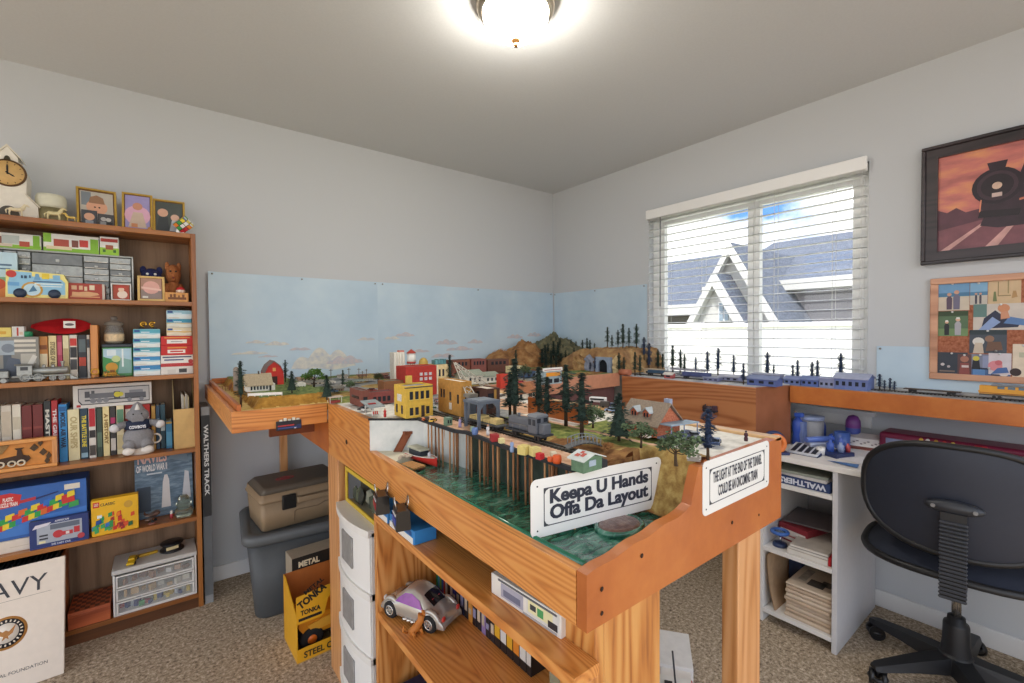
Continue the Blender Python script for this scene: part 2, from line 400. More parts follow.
# lower house with a plain roof further along
XL = 9.5
a = P(668,262,XL+3); b = P(668,306,XL); c = P(712,306,XL)
h2 = thing('far_house', 'lower grey roofed house beyond the white gable at the edge of the blind', 'house', (XL,0,-.5))
y0, y1 = yl+1.3, b.y+5
MB().box(.4,7,y0,y1,0,b.z+.5).build('house_wall', mat('#6d655b',.8,var=.05), h2)
MB().prism([(0,b.z+.5),(3,a.z+.5),(7,b.z+.5),(7,b.z+.35),(3,a.z+.35),(0,b.z+.35)], y0-.4, y1+.4, 'y').build('house_roof', M_roof, h2)
MB().box(-.05,-.001,y0-.4,y1+.4,b.z+.2,b.z+.52).build('fascia', M_side, h2)
fz = P(760,323,4.2).z
fe = thing('garden_fence', 'tall plain white vinyl fence between the window and the neighbour house', 'fence', (4.2,0,-.5))
q = MB(); q.box(-.02,.02,-14,14,0,fz+.5-.06); q.build('fence_panel', M_fence, fe)
q = MB(); q.box(-.05,.05,-14,14,fz+.44,fz+.5,.01); q.build('top_rail', M_fence, fe)
for i in range(-4,5): MB().box(-.07,.07,i*2.4-.07+1.1,i*2.4+.07+1.1,0,fz+.53,.01).build('fence_post', M_fence, fe)
# sky
wd = bpy.data.worlds.new('sky'); bpy.context.scene.world = wd; wd.use_nodes = True; nt = wd.node_tree; nt.nodes.clear()
N = nt.nodes.new; L = nt.links.new
o = N('ShaderNodeOutputWorld'); bg = N('ShaderNodeBackground'); tc = N('ShaderNodeTexCoord'); n = N('ShaderNodeTexNoise'); r = N('ShaderNodeValToRGB')
mp = N('ShaderNodeMapping'); mp.inputs['Scale'].default_value = (1,1,1.7); mp.inputs['Location'].default_value = (.35,.1,0)
n.inputs['Scale'].default_value = 3.1; n.inputs['Detail'].default_value = 6; n.inputs['Roughness'].default_value = .55
e = r.color_ramp.elements; e[0].position, e[0].color = .40, lin('#5a88c8'); e[1].position, e[1].color = .52, (1,1,1,1)
sp = N('ShaderNodeSeparateXYZ'); L(tc.outputs['Generated'], sp.inputs[0])
mr = N('ShaderNodeMapRange'); mr.inputs['From Min'].default_value = -.05; mr.inputs['From Max'].default_value = .02; L(sp.outputs['Z'], mr.inputs['Value'])
mx = N('ShaderNodeMix'); mx.data_type = 'RGBA'; L(mr.outputs[0], mx.inputs['Factor']); mx.inputs['A'].default_value = lin('#b9b0a4'); L(r.outputs['Color'], mx.inputs['B'])
L(tc.outputs['Generated'], mp.inputs['Vector']); L(mp.outputs['Vector'], n.inputs['Vector']); L(n.outputs['Fac'], r.inputs['Fac'])
L(mx.outputs['Result'], bg.inputs['Color']); bg.inputs['Strength'].default_value = WORLD; L(bg.outputs[0], o.inputs[0])
sl = bpy.data.lights.new('sun','SUN'); sl.energy = SUN; sl.angle = .05; sl.color = (1,.96,.9); so = bpy.data.objects.new('sun', sl); C.objects.link(so)
so.rotation_euler = Vector((.62,.25,-1.0)).to_track_quat('-Z','Y').to_euler()
# ------------------------------------------------------------------ ceiling light
lc = (-1.632,-1.556)
cl = thing('ceiling_light', 'round flush ceiling light with brushed nickel rim and glowing white glass bowl', 'ceiling light', (lc[0],lc[1],H))
M_nick = mat('#b9ab98', .3, metal=1, var=0)
MB().lathe([(0,0),(.129,0),(.137,-.012),(.135,-.03),(.125,-.042),(.113,-.046),(.108,-.04)], n=48).build('rim', M_nick, cl)
g = nodes('lit_glass'); g[2].inputs['Base Color'].default_value = (1,.97,.88,1); g[2].inputs['Emission Color'].default_value = (1,.94,.84,1); g[2].inputs['Emission Strength'].default_value = LAMP; g[2].inputs['Roughness'].default_value = .3
MB().lathe([(.115,-.040),(.113,-.058),(.105,-.078),(.088,-.098),(.065,-.115),(.037,-.126),(.012,-.130),(0,-.130)], n=48).build('glass_bowl', g[0], cl)
MB().lathe([(0,-.128),(.014,-.130),(.016,-.136),(.008,-.142),(.006,-.146),(.009,-.151),(.006,-.157),(0,-.159)], n=16).build('finial', mat('#b98a52', .3, metal=.9, var=0), cl)
# ------------------------------------------------------------------ painted sky backdrop behind the layout
M_sky = ramp_mat('painted_sky', [(.35,'#b5cbdb'),(.5,'#bfd3e1'),(.65,'#c8dae5')], nscale=2.2, detail=4, rough=.55)
M_cloudp = ramp_mat('painted_cloud', [(.35,'#c3c6cc'),(.5,'#d5d3cc'),(.65,'#e4dfd2')], nscale=30, detail=5, rough=.6)
M_pink = ramp_mat('painted_pink_cloud', [(.35,'#b9c2cd'),(.5,'#c9c3c8'),(.65,'#d6c8c6')], nscale=40, detail=4, rough=.6)
def backdrop(label, p0, p1, z0, z1, curl, clouds):
    """a poster from wall point p0 to p1; clouds: (s, z, half width, height, pink)"""
    t = thing('sky_backdrop', label, 'backdrop', (p0[0],p0[1],0), math.atan2(p1[1]-p0[1], p1[0]-p0[0]), 'painted sky posters along the layout')
    Ln = math.hypot(p1[0]-p0[0], p1[1]-p0[1])
    mb = MB()
    fy = lambda u: -.004-(curl*(1-u*8)**2 if u < .125 else 0)-.003*math.sin(u*9)**2
    mb.grid(lambda u, v: (u*Ln, fy(u), z0+(z1-z0)*v), 40, 4); mb.grid(lambda u, v: (u*Ln, fy(u)+.0012, z0+(z1-z0)*v), 40, 4)
    mb.build('poster_sheet', M_sky, t, fixn=False)
    cm = MB()
    for (s, z, hw, hh, pk) in clouds:
        cm.mi = 1 if pk else 0
        n = 3 if hh > .03 else 2
        pts = []
        for i in range(25):
            u = i/24; a = math.sin(PI*u)**.6
            pts.append((s-hw+2*hw*u, z+hh*a*(.55+.45*abs(math.sin(n*PI*u+s*7)))))
        for i in range(24,-1,-1):
            u = i/24; pts.append((s-hw+2*hw*u, z-hh*.18*math.sin(PI*u)*(.6+.4*math.cos(9*u))))
        q = fy(s/Ln)
        cm.prism(pts, q-.0022, q-.0003, 'y')
    if clouds: cm.build('painted_clouds', [M_cloudp, M_pink], t)
    for u in (.02,.5,.98):
        MB().lathe([(0,-.012),(.004,-.012),(.005,-.009),(.003,-.007),(.002,0)], (u*Ln, fy(u)-.001, z1-.012), n=8, axis='y').build('pushpin', mat('#8a8a86',.3,metal=.6,var=0), t)
    return t
zt, zb = 1.612, .995
A0, A1 = -2.428, -1.530
def cl_(px, py, hw, hh, pk=0):
    p = at(px,py,y=-.005); return p, hw, hh, pk
def clouds_for(x0, lst):
    out = []
    for px, py, hwp, hhp, pk in lst:
        p = at(px,py,y=-.005); k = depth(p)/FPX
        out.append((p.x-x0, p.z, hwp*k*1.15, hhp*k, pk))
    return out
backdrop('pale blue painted sky poster on the back wall above the toy farm', (A0,0), (A1,0), zb, zt, .02,
    clouds_for(A0, [(325,367,27,20,0),(250,354,14,3,0),(277,345,10,4,0),(256,343,8,3,0),(300,350,9,3,1),(366,340,8,3,0),(345,363,16,8,1),(268,357,8,2,1)]))
backdrop('pale blue painted sky poster on the back wall above the toy town', (A1,0), (-.012,0), zb, zt, 0,
    clouds_for(A1, [(392,339,7,3,0),(405,336,9,4,1),(447,344,11,5,1),(460,350,14,4,1),(443,357,12,4,1),(475,343,8,4,1),(515,338,9,4,1),(534,336,8,4,1),(502,352,10,4,1),(420,352,9,3,1)]))
# the strips on the window wall
y0 = at(648,290,x=0).y
backdrop('plain blue sky poster on the window wall beside the corner', (0,-.012), (0,y0+.004), zb, 1.608, 0, [])
backdrop('plain blue strip on the window wall below the cork board', (0,-2.186), (0,-2.95), zb+.02, 1.213, 0, [])
# ================================================================== THE RAILWAY LAYOUT (benchwork)
TX0, TX1, TY0 = -2.15, -1.484, -2.36         # peninsula: long side, aisle side, near end
ZT, ZB, ZW = 1.035, .85, .925                # scenery level, underside, water
FX0, FY0 = -2.452, -1.085                    # farm extension
lay = thing('model_railway_layout', 'big orange wood model railway table with green resin water and toy town scenery', 'model railway', (0,0,0))
mb = MB()   # long side board with the cut-down top along the water
mb.prism([(-1.09,ZB),(-1.09,ZT),(-1.49,ZT),(-1.492,.942),(-1.75,.939),(-2.0,.936),(-2.338,.934),(-2.338,ZB)], TX0, TX0+.02, 'x')
mb.build('side_board', M_oak, lay)
mb = MB(); mb.box(TX0,TX0+.02,-1.088,-.012,ZB,FARMZ:=.962); mb.build('side_board', M_stain, lay)
prof = [(TX0,ZB),(TX0,.936)]
n = 22
for i in range(1,n):
    u = i/n; x = TX0+u*.27; prof.append((x, .936+.030*u+.0016*math.sin(i*.9)))
prof += [(-1.872,.972),(-1.862,1.0),(-1.852,1.024),(-1.846,1.037),(-1.70,1.038),(TX1,1.040),(TX1,ZB)]
mb = MB(); mb.prism(prof, TY0, TY0+.02, 'y'); 
eb_ = mb.build('end_board', M_stain, lay)
for (x,z,r) in ((-2.118,.905,.004),(-2.118,.868,.0035),(-2.02,.925,.004),(-1.72,.90,.004),(-1.60,.885,.003)):
    MB().lathe([(0,-.001),(r,-.001),(r*.6,.0)], (x,TY0,z), n=8, axis='y').build('nail_mark', mat('#3a2213',.8,var=0), eb_)
mb = MB(); mb.box(TX1-.02,TX1,TY0+.02,FY0+.02,ZB,ZT-.004); mb.build('aisle_board', M_fasc, lay)
mb = MB(); mb.box(TX1-.030,TX1+.004,TY0,FY0-.012,ZT-.004,ZT+.007,.003); mb.build('aisle_rail', wood('pale_rail','#e3bf8d','#d4a873','#bd8c56','y',freq=30), lay)
M_purple = mat('#6d4a48', .7, var=.1)
mb = MB(); mb.box(TX1,-.50,FY0-.012,FY0+.004,.968,1.046,.003); mb.build('fascia', mat('#c48a6c',.5,var=.08), lay)
mb = MB(); mb.box(TX1,-.50,FY0+.03,FY0+.045,.80,.968); mb.build('fascia_skirt', M_purple, lay)
# farm extension frame
mb = MB(); mb.box(FX0,TX0-.001,FY0,FY0+.018,.965,ZT,.002); fb = mb.build('farm_board', M_oakx, lay)
mb = MB(); mb.box(FX0,FX0+.018,FY0+.018,-.02,.965,ZT,.002); mb.build('farm_board', M_oak, lay)
mb = MB(); mb.box(FX0+.018,TX0,FY0+.018,-.02,.968,.985); mb.build('farm_deck', M_pine, lay)
mb = MB(); mb.box(FX0+.018,FX0+.03,FY0+.018,-.03,ZT,ZT+.02); mb.box(FX0+.03,FX0+.25,-.04,-.03,ZT,ZT+.028); mb.build('back_rail', M_stain, lay)
mb = MB(); mb.box(TX0-.16,TX0,-.9,-.88,.90,.965); mb.build('brace', mat('#7a3f1c',.6), lay)
kp_ = at(346.5,442,x=TX0); MB().lathe([(0,-.0006),(.007,-.0006),(.009,.0003),(0,.0003)],(TX0,kp_.y,kp_.z),n=14,axis='x',sx=1.3).build('wood_knot', mat('#3b2213',.7,var=.2), lay)
# legs
mb = MB(); mb.box(-2.130,-2.092,-1.128,-1.005,0,ZB,.003); mb.build('leg', M_pine, lay)
mb = MB(); mb.box(-1.645,-1.538,-2.338,-2.300,0,ZB,.003); mb.build('leg', M_pine, lay)
mb = MB(); mb.box(-2.086,-1.935,-2.338,-2.318,0,ZB,.003); mb.box(-2.106,-2.086,-2.338,-2.255,0,ZB,.003); mb.build('leg', wood('near_leg','#d69b55','#c07a38','#8d4f20','z',freq=200,fine=.5), lay)
fl_ = at(283.5,450,y=-.06).x; mb = MB(); mb.box(fl_-.018,fl_+.018,-.075,-.04,0,.968,.002); mb.build('leg', M_pine, lay)
# ------------------------------------------------------------------ scenery surface
def xb(y):                      # where land ends and the water begins
    if y > -1.495: return -3
    if y > -1.585: return -2.13+(-1.495-y)/.09*.14
    if y > -2.225: return -1.972
    t = min(1,(-2.225-y)/.006); return -1.972+t*t*(3-2*t)*.11
def nz(x, y, s=20., o=0.): return noise.noise(Vector((x*s+o, y*s-o, o)))
def hland(x, y):
    h = ZT+.0015*nz(x,y,40)
    b = x-xb(y)
    if y < -2.225 and b < .05:
        t = max(0,min(1,b/.045)); k = min(1,(-2.225-y)/.006); h -= k*(1-t*t*(3-2*t))*.115
    if -1.93 < x < -1.80 and y < -1.72:        # lawn hillside rises behind the track
        t = min(1,max(0,(x+1.925)/.06)); h += (.010*t)*min(1,(-1.72-y)/.1)
    if x > -1.80 and y < -1.72: h += .010*max(0,1-(x+1.80)/.05)*min(1,(-1.72-y)/.1)
    return h
PAL = [ramp_mat('scenic_grass',[(.35,'#5d6d33'),(.5,'#7d8a45'),(.65,'#a5a45c')],nscale=60,rough=.95,bump=.6),
       ramp_mat('scenic_dirt',[(.35,'#8a6a3a'),(.5,'#a98a4d'),(.65,'#c0a766')],nscale=50,rough=.95,bump=.5),
       ramp_mat('scenic_white_road',[(.35,'#cfccc2'),(.5,'#e2dfd6'),(.65,'#efece4')],nscale=30,rough=.8),
       ramp_mat('scenic_salmon_path',[(.35,'#b98f6f'),(.5,'#cfa688'),(.65,'#dcb99d')],nscale=45,rough=.9,bump=.3),
       ramp_mat('scenic_ballast',[(.35,'#4f5a4c'),(.5,'#6f756a'),(.65,'#8d8c82')],nscale=120,rough=.95,bump=.6),
       ramp_mat('scenic_brown_bank',[(.3,'#6d4526'),(.5,'#8d6237'),(.7,'#a98049')],nscale=40,rough=.95,bump=.6),
       ramp_mat('scenic_tarmac',[(.35,'#76797a'),(.5,'#8d8f8e'),(.65,'#a3a39f')],nscale=40,rough=.9),
       ramp_mat('scenic_green_mat',[(.35,'#4b6232'),(.5,'#64793f'),(.65,'#8a9556')],nscale=70,rough=.95,bump=.6)]
def region(c):
    x, y = c.x, c.y; j = .012*nz(x,y,25)+.006*nz(x,y,70,3)
    if y > -1.0:
        return 7 if nz(x,y,6,2) > .15 else (6 if nz(x,y,5,9) > .0 else 1)
    if y > -1.12+j and x < -1.95: return 0
    if x < -1.98+j and y > -1.60: return 2
    if y > -1.42: return 6 if x < -1.6+j else 2
    if y < -2.2 and x < -1.88+j*2+(y+2.36)*.2: return 5
    if x < -1.925+j*.4: return 4 if x > -1.99 or y < -2.1 else 3
    if y > -1.72+j: return 6 if x < -1.74 else (3 if x < -1.6 else 2)
    if x < -1.885+j*1.4: return 1 if y > -2.03 else 5
    if x < -1.805+j and y > -2.08: return 0
    if x < -1.80+j: return 1 if y < -2.22 or x < -1.85+j else 0
    if x < -1.755+j*.6: return 3 if y > -2.24 else 1
    if x < -1.62+j and y > -2.22+j and y < -1.95: return 0
    return 2
mb = MB()
x0, x1, y0, y1 = TX0+.02, TX1-.02, TY0+.02, -.012
nx, ny = 86, 290
V = [[mb.bm.verts.new((x0+(x1-x0)*i/nx, y0+(y1-y0)*j/ny, hland(x0+(x1-x0)*i/nx, y0+(y1-y0)*j/ny))) for i in range(nx+1)] for j in range(ny+1)]
for j in range(ny):
    for i in range(nx):
        cx, cy = x0+(x1-x0)*(i+.5)/nx, y0+(y1-y0)*(j+.5)/ny
        if cx < xb(cy)-.004: continue
        f = mb.bm.faces.new((V[j][i],V[j][i+1],V[j+1][i+1],V[j+1][i])); f.smooth = True; f.material_index = region(Vector((cx,cy,0)))
for v in [v for v in mb.bm.verts if not v.link_faces]: mb.bm.verts.remove(v)
mb.build('scenery_surface', PAL, lay)
mb = MB()
mb.grid(lambda u,v: (TX1-.02+(1.42)*u, -1.078+1.066*v, ZT+.004*nz(u*1.4,v,12)), 70, 50, mfn=lambda f: (lambda c: 7 if nz(c.x,c.y,7,4) > .1 else (1 if nz(c.x,c.y,6,1) > 0 else (6 if c.x < -1 else 5)))(f.calc_center_median()))
mb.build('scenery_surface', PAL, lay)
# water, quay walls
m_wat, nt, b = nodes('green_resin_water'); b.inputs['Roughness'].default_value = .12; b.inputs['Coat Weight'].default_value = .6; b.inputs['Coat Roughness'].default_value = .08
tc = nt.nodes.new('ShaderNodeTexCoord'); mp = nt.nodes.new('ShaderNodeMapping'); mp.inputs['Rotation'].default_value = (0,0,.9); mp.inputs['Scale'].default_value = (1,2.4,1)
n1 = nt.nodes.new('ShaderNodeTexNoise'); n1.inputs['Scale'].default_value = 22; n1.inputs['Detail'].default_value = 5; n1.inputs['Distortion'].default_value = 1.6
rr = nt.nodes.new('ShaderNodeValToRGB'); e = rr.color_ramp.elements
e[0].position, e[0].color = .33, lin('#1c4439'); e[1].position, e[1].color = .74, lin('#93b3a4'); x_ = e.new(.48); x_.color = lin('#2c6a55'); x_ = e.new(.60); x_.color = lin('#4d8a72')
bp = nt.nodes.new('ShaderNodeBump'); bp.inputs['Strength'].default_value = .55; bp.inputs['Distance'].default_value = .006
for a, c in ((tc.outputs['Object'],mp.inputs[0]),(mp.outputs[0],n1.inputs['Vector']),(n1.outputs['Fac'],rr.inputs[0]),(rr.outputs[0],b.inputs['Base Color']),(n1.outputs['Fac'],bp.inputs['Height']),(bp.outputs[0],b.inputs['Normal'])): nt.links.new(a,c)
mb = MB(); mb.grid(lambda u,v: (TX0+.0195+.30*u, TY0+.0195+.86*v, ZW+.002*nz(u,v,9)+.0016*nz(u*3,v*9,4,2)), 60, 160); mb.build('water', m_wat, lay)
mb = MB(); mb.tube([(TX0+.021,-1.62,ZW+.009),(TX0+.021,-2.0,ZW+.008),(TX0+.023,-2.336,ZW+.008)], .006, n=6); mb.build('resin_edge', mat('#1c6a4e',.2,var=.1,coat=.5), lay)
M_quay = ramp_mat('quay_wall',[(.35,'#c7ccc8'),(.5,'#d6dad5'),(.65,'#e2e4df')],nscale=14,rough=.8)
mb = MB(); 
for a, c in (((TX0+.004,-1.492),(-2.017,-1.585)),((-2.017,-1.585),(-1.985,-1.78))):
    d = (Vector(c)-Vector(a)).normalized(); q = Vector((-d.y,d.x))*.006
    mb.prism([(a[0],a[1]),(c[0],c[1]),(c[0]+q.x,c[1]+q.y),(a[0]+q.x,a[1]+q.y)], ZW-.005, ZT-.001)
mb.build('quay_wall', M_quay, lay)
mb = MB(); mb.box(-1.978,-1.972,-2.236,-1.781,ZW-.005,ZT-.003); mb.build('quay_wall', mat('#3f4a40',.9,var=.3,vscale=30), lay)
mb = MB(); mb.prism([(TX0+.021,-1.50),(-2.045,-1.565),(-2.052,-1.60),(-2.09,-1.615),(-2.115,-1.635),(TX0+.021,-1.64)], ZW-.003, .941); mb.build('concrete_ledge', mat('#d9d3bd',.85,var=.08), lay)
mb = MB()
edge = [(TX0+.012,-1.488),(-2.02,-1.592)]
mb.tube([(TX0+.002,-1.489,ZT),(-2.09,-1.535,ZT),(-2.034,-1.585,ZT)], .0035, n=6); mb.build('quay_edge', mat('#1f2226',.6,var=0), lay)
mb = MB(); mb.lathe([(.052,-.006),(.050,.004),(.043,.009),(.036,.009),(.02,.0105),(0,.011)], (-1.962,-2.268,ZW), n=28, sx=.95, sy=.72); mb.build('resin_islet', ramp_mat('islet_rock',[(.3,'#54352c'),(.5,'#6f4c40'),(.7,'#93796a')],nscale=60,rough=.35,bump=.8,coat=.6), lay)
mb = MB(); mb.torus((-1.962,-2.268,ZW+.003), .050, .006, sx=.97, sy=.74, n=32); mb.build('resin_ring', m_wat, lay)
mb = MB(); mb.grid(lambda u,v: (-1.98+.105*u, -2.232+.006*nz(u*3,v*2,3)*(1 if 0<v<1 else 0), ZW-.004+.115*v), 16, 8); mb.build('bank_face', PAL[5], lay)
# farm ground
M_fgr = ramp_mat('farm_slope',[(.3,'#7f5a1f'),(.5,'#a2762c'),(.68,'#b98c3f')],nscale=40,rough=.95,bump=.6)
def hfarm(x, y):
    d = min(x-(FX0+.07)+.012*nz(x,y,18), y-(FY0+.045)+.010*nz(x,y,18,5))
    t = max(0,min(1,d/.028)); return .992+.040*min(1,max(0,(min(x-FX0,y-FY0)-.015)/.01))+.036*t*t*(3-2*t)+.002*nz(x,y,50)
mb = MB()
mb.grid(lambda u,v: (lambda x,y: (x,y,hfarm(x,y)))(FX0+.019+(TX0+.022-FX0-.019)*u, FY0+.019+1.05*v), 60, 150,
        mfn=lambda f: (f.normal_update(),(lambda c: 1 if f.normal.z < .93 else (0 if c.z > ZT+.025 else 2))(f.calc_center_median()))[1])
mb.build('farm_ground', [PAL[7], M_fgr, ramp_mat('farm_sand',[(.35,'#b99a4f'),(.5,'#cdb06a'),(.65,'#d8c287')],nscale=40,rough=.9)], lay)
# ------------------------------------------------------------------ box module and train shelf along the window wall
cab = thing('layout_box_module', 'deep brown plywood box module carrying railway scenery under the window', 'model railway', (0,0,0))
mb = MB(); mb.box(-.512,-.494,-1.8725,-1.12,.755,1.030,.002); mb.build('front_panel', M_fasc, cab)
mb = MB(); mb.prism([(-.512,-1.8725),(-.300,-1.935),(-.300,-1.917),(-.494,-1.859),(-.494,-1.8725)], .755, 1.030); mb.build('end_panel', M_maroon, cab)
mb = MB(); mb.prism([(-.494,-1.86),(-.30,-1.915),(-.004,-1.915),(-.004,-1.10),(-.494,-1.10)], 1.012, 1.032); mb.build('top_board', ramp_mat('pale_scenic_top',[(.35,'#8f97a6'),(.5,'#b9bcc2'),(.65,'#d9d7d2')],nscale=18,rough=.9), cab)
mb = MB(); mb.tube([(-.50,-1.10,1.05),(-.503,-1.17,1.052)], .018, n=12); mb.build('corner_roll', mat('#b06c50',.5), cab)
shf = thing('train_shelf', 'long narrow orange wood shelf carrying track along the window wall', 'shelf', (0,0,0))
mb = MB(); mb.box(-.318,-.298,-3.1,-1.937,.953,1.030,.002); mb.build('front_rail', M_stain, shf)
mb = MB(); mb.box(-.298,-.004,-3.1,-1.918,1.008,1.028); mb.build('deck', ramp_mat('grey_roadbed',[(.35,'#7d8186'),(.5,'#9a9b9b'),(.65,'#b8b5ae')],nscale=25,rough=.9), shf)
mb = MB(); mb.box(-.30,-.02,-2.78,-2.75,.953,1.008); mb.box(-.03,-.004,-3.1,-1.94,.953,1.008); mb.build('bracket', M_stain, shf)
# ------------------------------------------------------------------ hills in the corner
M_rock = ramp_mat('plaster_rock',[(.28,'#6d4f36'),(.45,'#96714b'),(.6,'#b2905f'),(.75,'#cfb68c')],nscale=14,detail=8,rough=.9,bump=.8)
M_rockr = ramp_mat('red_rock',[(.28,'#654027'),(.45,'#8f6238'),(.6,'#ab8050'),(.75,'#c4a573')],nscale=16,detail=8,rough=.9,bump=.8)
M_rockg = ramp_mat('grey_green_hill',[(.3,'#4f4f3c'),(.5,'#6d6a4f'),(.7,'#8d8463')],nscale=16,detail=8,rough=.9,bump=.8)
def peaks(lst, x, y, ns=.02):
    h = 0
    for (px_, py_, hh, sx_, sy_) in lst:
        d = math.sqrt(((x-px_)/sx_)**2+((y-py_)/sy_)**2); h = max(h, hh*max(0,1-d)**.8)
    return h*(1+.22*nz(x,y,18)+.12*nz(x,y,45,3)) + ns*.15*nz(x,y,30)
def hill(name, label, lst, x0, x1, y0, y1, n, m, z0=1.036):
    mb = MB(); cx, cy = (x0+x1)/2, (y0+y1)/2
    mb.grid(lambda u,v: (lambda x,y: (x-cx, y-cy, max(0,peaks(lst,x,y))-.002))(x0+(x1-x0)*u, y0+(y1-y0)*v), n, n)
    o = mb.build(name, m); o.location = (cx,cy,z0); return tag(o, label, 'model mountain')
PK_M = [(-.655,-.12,.135,.16,.2),(-.58,-.13,.135,.18,.2)]
PK_B = [(-.42,-.13,.20,.26,.24)]
PK_C = [(-.135,-.14,.235,.36,.42),(-.30,-.2,.12,.3,.2)]
hill('model_hill', 'flat topped red brown plaster hill behind the brick row at the back wall', PK_M, -.86,-.44,-.34,-.013, 40, M_rockr)
hill('model_hill', 'pointed brown plaster peak beside the flat topped red hill', PK_B, -.62,-.235,-.40,-.013, 40, M_rockr)
hill('model_hill', 'tall grey green wooded plaster mountain in the room corner', PK_C, -.5,-.013,-.52,-.013, 50, M_rockg)
# tunnel hill
tun = thing('tunnel_hill', 'tan plaster rock hill with an arched tunnel mouth by the window edge', 'model mountain', (0,0,0))
def htun(x, y):
    s = max(0,min(1,(y+1.075)/.05)); n_ = max(0,min(1,(-.36-y)/.30)); f = max(0,min(1,(x+.43)/.035))
    return 1.036+.135*min(s**.5,1)*min(n_,1)*f**.4*(1+.12*nz(x,y,14)+.10*nz(x,y,40,2))
mb = MB(); mb.grid(lambda u,v: (lambda x,y: (x,y,htun(x,y)))(-.44+.42*u, -1.09+.75*v), 60, 90); mb.build('rock', M_rock, tun)
mb = MB(); yc_, hw_ = -.938, .036
pts = [(yc_-.062,1.034),(yc_-.062,1.13),(yc_+.062,1.13),(yc_+.062,1.034)]
arch = [(yc_+hw_,1.034)]+[(yc_+hw_*math.cos(t*PI/12), 1.078+hw_*math.sin(t*PI/12)) for t in range(13)]+[(yc_-hw_,1.034)]
mb.prism(pts+arch, -.470, -.452, 'x'); mb.build('portal', mat('#8b9ab0',.8,var=.12), tun)
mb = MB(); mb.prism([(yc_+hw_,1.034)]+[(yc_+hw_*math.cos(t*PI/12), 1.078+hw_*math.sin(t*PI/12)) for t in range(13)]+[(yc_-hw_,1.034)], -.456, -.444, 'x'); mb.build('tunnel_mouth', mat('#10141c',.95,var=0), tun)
for k,(a,b_) in enumerate(((-.86,-.78),(-.78,-.68),(-1.07,-1.01))):
    mb = MB(); mb.grid(lambda u,v: (-.462+.02*nz(u*3,v*3,2,k), a+(b_-a)*u, 1.03+.115*v*(1-.25*abs(2*u-1))), 10, 10)
    for v in mb.bm.verts: v.co.x += rnd.uniform(-.004,.004)
    mb.build('cliff_face', [mat('#8e93a3',.9,var=.25,vscale=20),M_rock,mat('#c9b48a',.9,var=.2,vscale=20)][k], tun)
# ================================================================== TOY TREES
M_trunk = mat('#4a3a2b',.9,var=.2); M_ndl = [ramp_mat('dark_needles',[(.3,'#1f2f2a'),(.5,'#2f4239'),(.7,'#4b5d4b')],nscale=120,rough=.95), ramp_mat('green_needles',[(.3,'#24382a'),(.5,'#38523a'),(.7,'#58714c')],nscale=120,rough=.95), ramp_mat('blue_needles',[(.3,'#25324a'),(.5,'#374663'),(.7,'#4d5d7a')],nscale=120,rough=.95)]
M_leaf = [ramp_mat('olive_leaves',[(.3,'#3c5138'),(.5,'#55694b'),(.7,'#7d8b63')],nscale=120,rough=.95), ramp_mat('bright_leaves',[(.3,'#3c6128'),(.5,'#5d8738'),(.7,'#8bab55')],nscale=120,rough=.95)]
def leaves(mb, c, r, n, s, R):
    """a clump of n small leaves of size s in an ellipsoid"""
    for _ in range(n):
        d = Vector((R.gauss(0,1),R.gauss(0,1),R.gauss(0,1))).normalized()*(R.random()**.4)
        p = Vector(c)+Vector((d.x*r[0],d.y*r[1],d.z*r[2])); a = Vector((R.gauss(0,1),R.gauss(0,1),R.gauss(0,.7))).normalized(); b = a.orthogonal().normalized()
        mb.quad(p-a*s, p+b*s*.7, p+a*s, p-b*s*.7)
def tree_model(kind, seed, needle=0):
    """unit-height model tree: spruce (cone), cypress (ragged column), broadleaf"""
    R = random.Random(seed); fo = MB(); tr = MB()
    if kind in ('spruce','cypress'):
        tr.tube([(0,0,0),(.005,0,.35),(0,0,.9)], [.022,.018,.006], n=6)
        b0 = .12 if kind == 'spruce' else .24
        n = 560; k = R.uniform(0,6)
        for i in range(n):
            t = (i+R.random())/n; z = b0+(1-b0)*t
            if kind == 'spruce': r = .23*(1-t)**.9+.012
            else: r = .150*(1-t*.5)*(.66+.34*math.sin(t*19+k)+.15*math.sin(t*41+2*k))*min(1,(1-t)*5+.2)
            a = R.uniform(0,2*PI); q = r*R.uniform(.35,1.05); s = .034 if kind == 'spruce' else .031
            p = Vector((q*math.cos(a), q*math.sin(a), z-.25*q*(kind == 'spruce'))); u = Vector((math.cos(a),math.sin(a),R.uniform(-.5,.3))).normalized(); v = Vector((-math.sin(a),math.cos(a),R.uniform(-.4,.4)))
            fo.quad(p-u*s, p+v*s*.55, p+u*s, p-v*s*.55)
        core = .13 if kind == 'spruce' else .042
        if kind == 'spruce': fo.lathe([(0,b0),(core,b0+.02),(core*.55,.5),(0,.95)], n=8, smooth=False)
        else: fo.lathe([(0,b0),(core,b0+.05),(core*.9,.5),(core*.6,.85),(0,.98)], n=8, smooth=False)
    else:
        tr.tube([(0,0,0),(.01,0,.25),(0,.01,.42)], [.035,.026,.02], n=6)
        for i in range(7):
            a = i*2*PI/7+R.uniform(-.3,.3); q = R.uniform(.16,.34); z = R.uniform(.45,.85)
            e = (q*math.cos(a), q*math.sin(a), z); tr.tube([(0,.005,.30+.02*i),(e[0]*.5,e[1]*.5,z*.72),e], [.016,.011,.006], n=5)
            leaves(fo, e, (.17,.17,.13), 60, .048, R)
        leaves(fo, (0,0,.82), (.22,.22,.17), 90, .048, R)
    return tr, fo
def tree_proto(kind, seed, fm):
    t = thing('model_tree', 'model tree', 'model tree', (0,0,-9)); tr, fo = tree_model(kind, seed)
    tr.build('trunk', M_trunk, t); fo.build('foliage', fm, t, fixn=False); return t
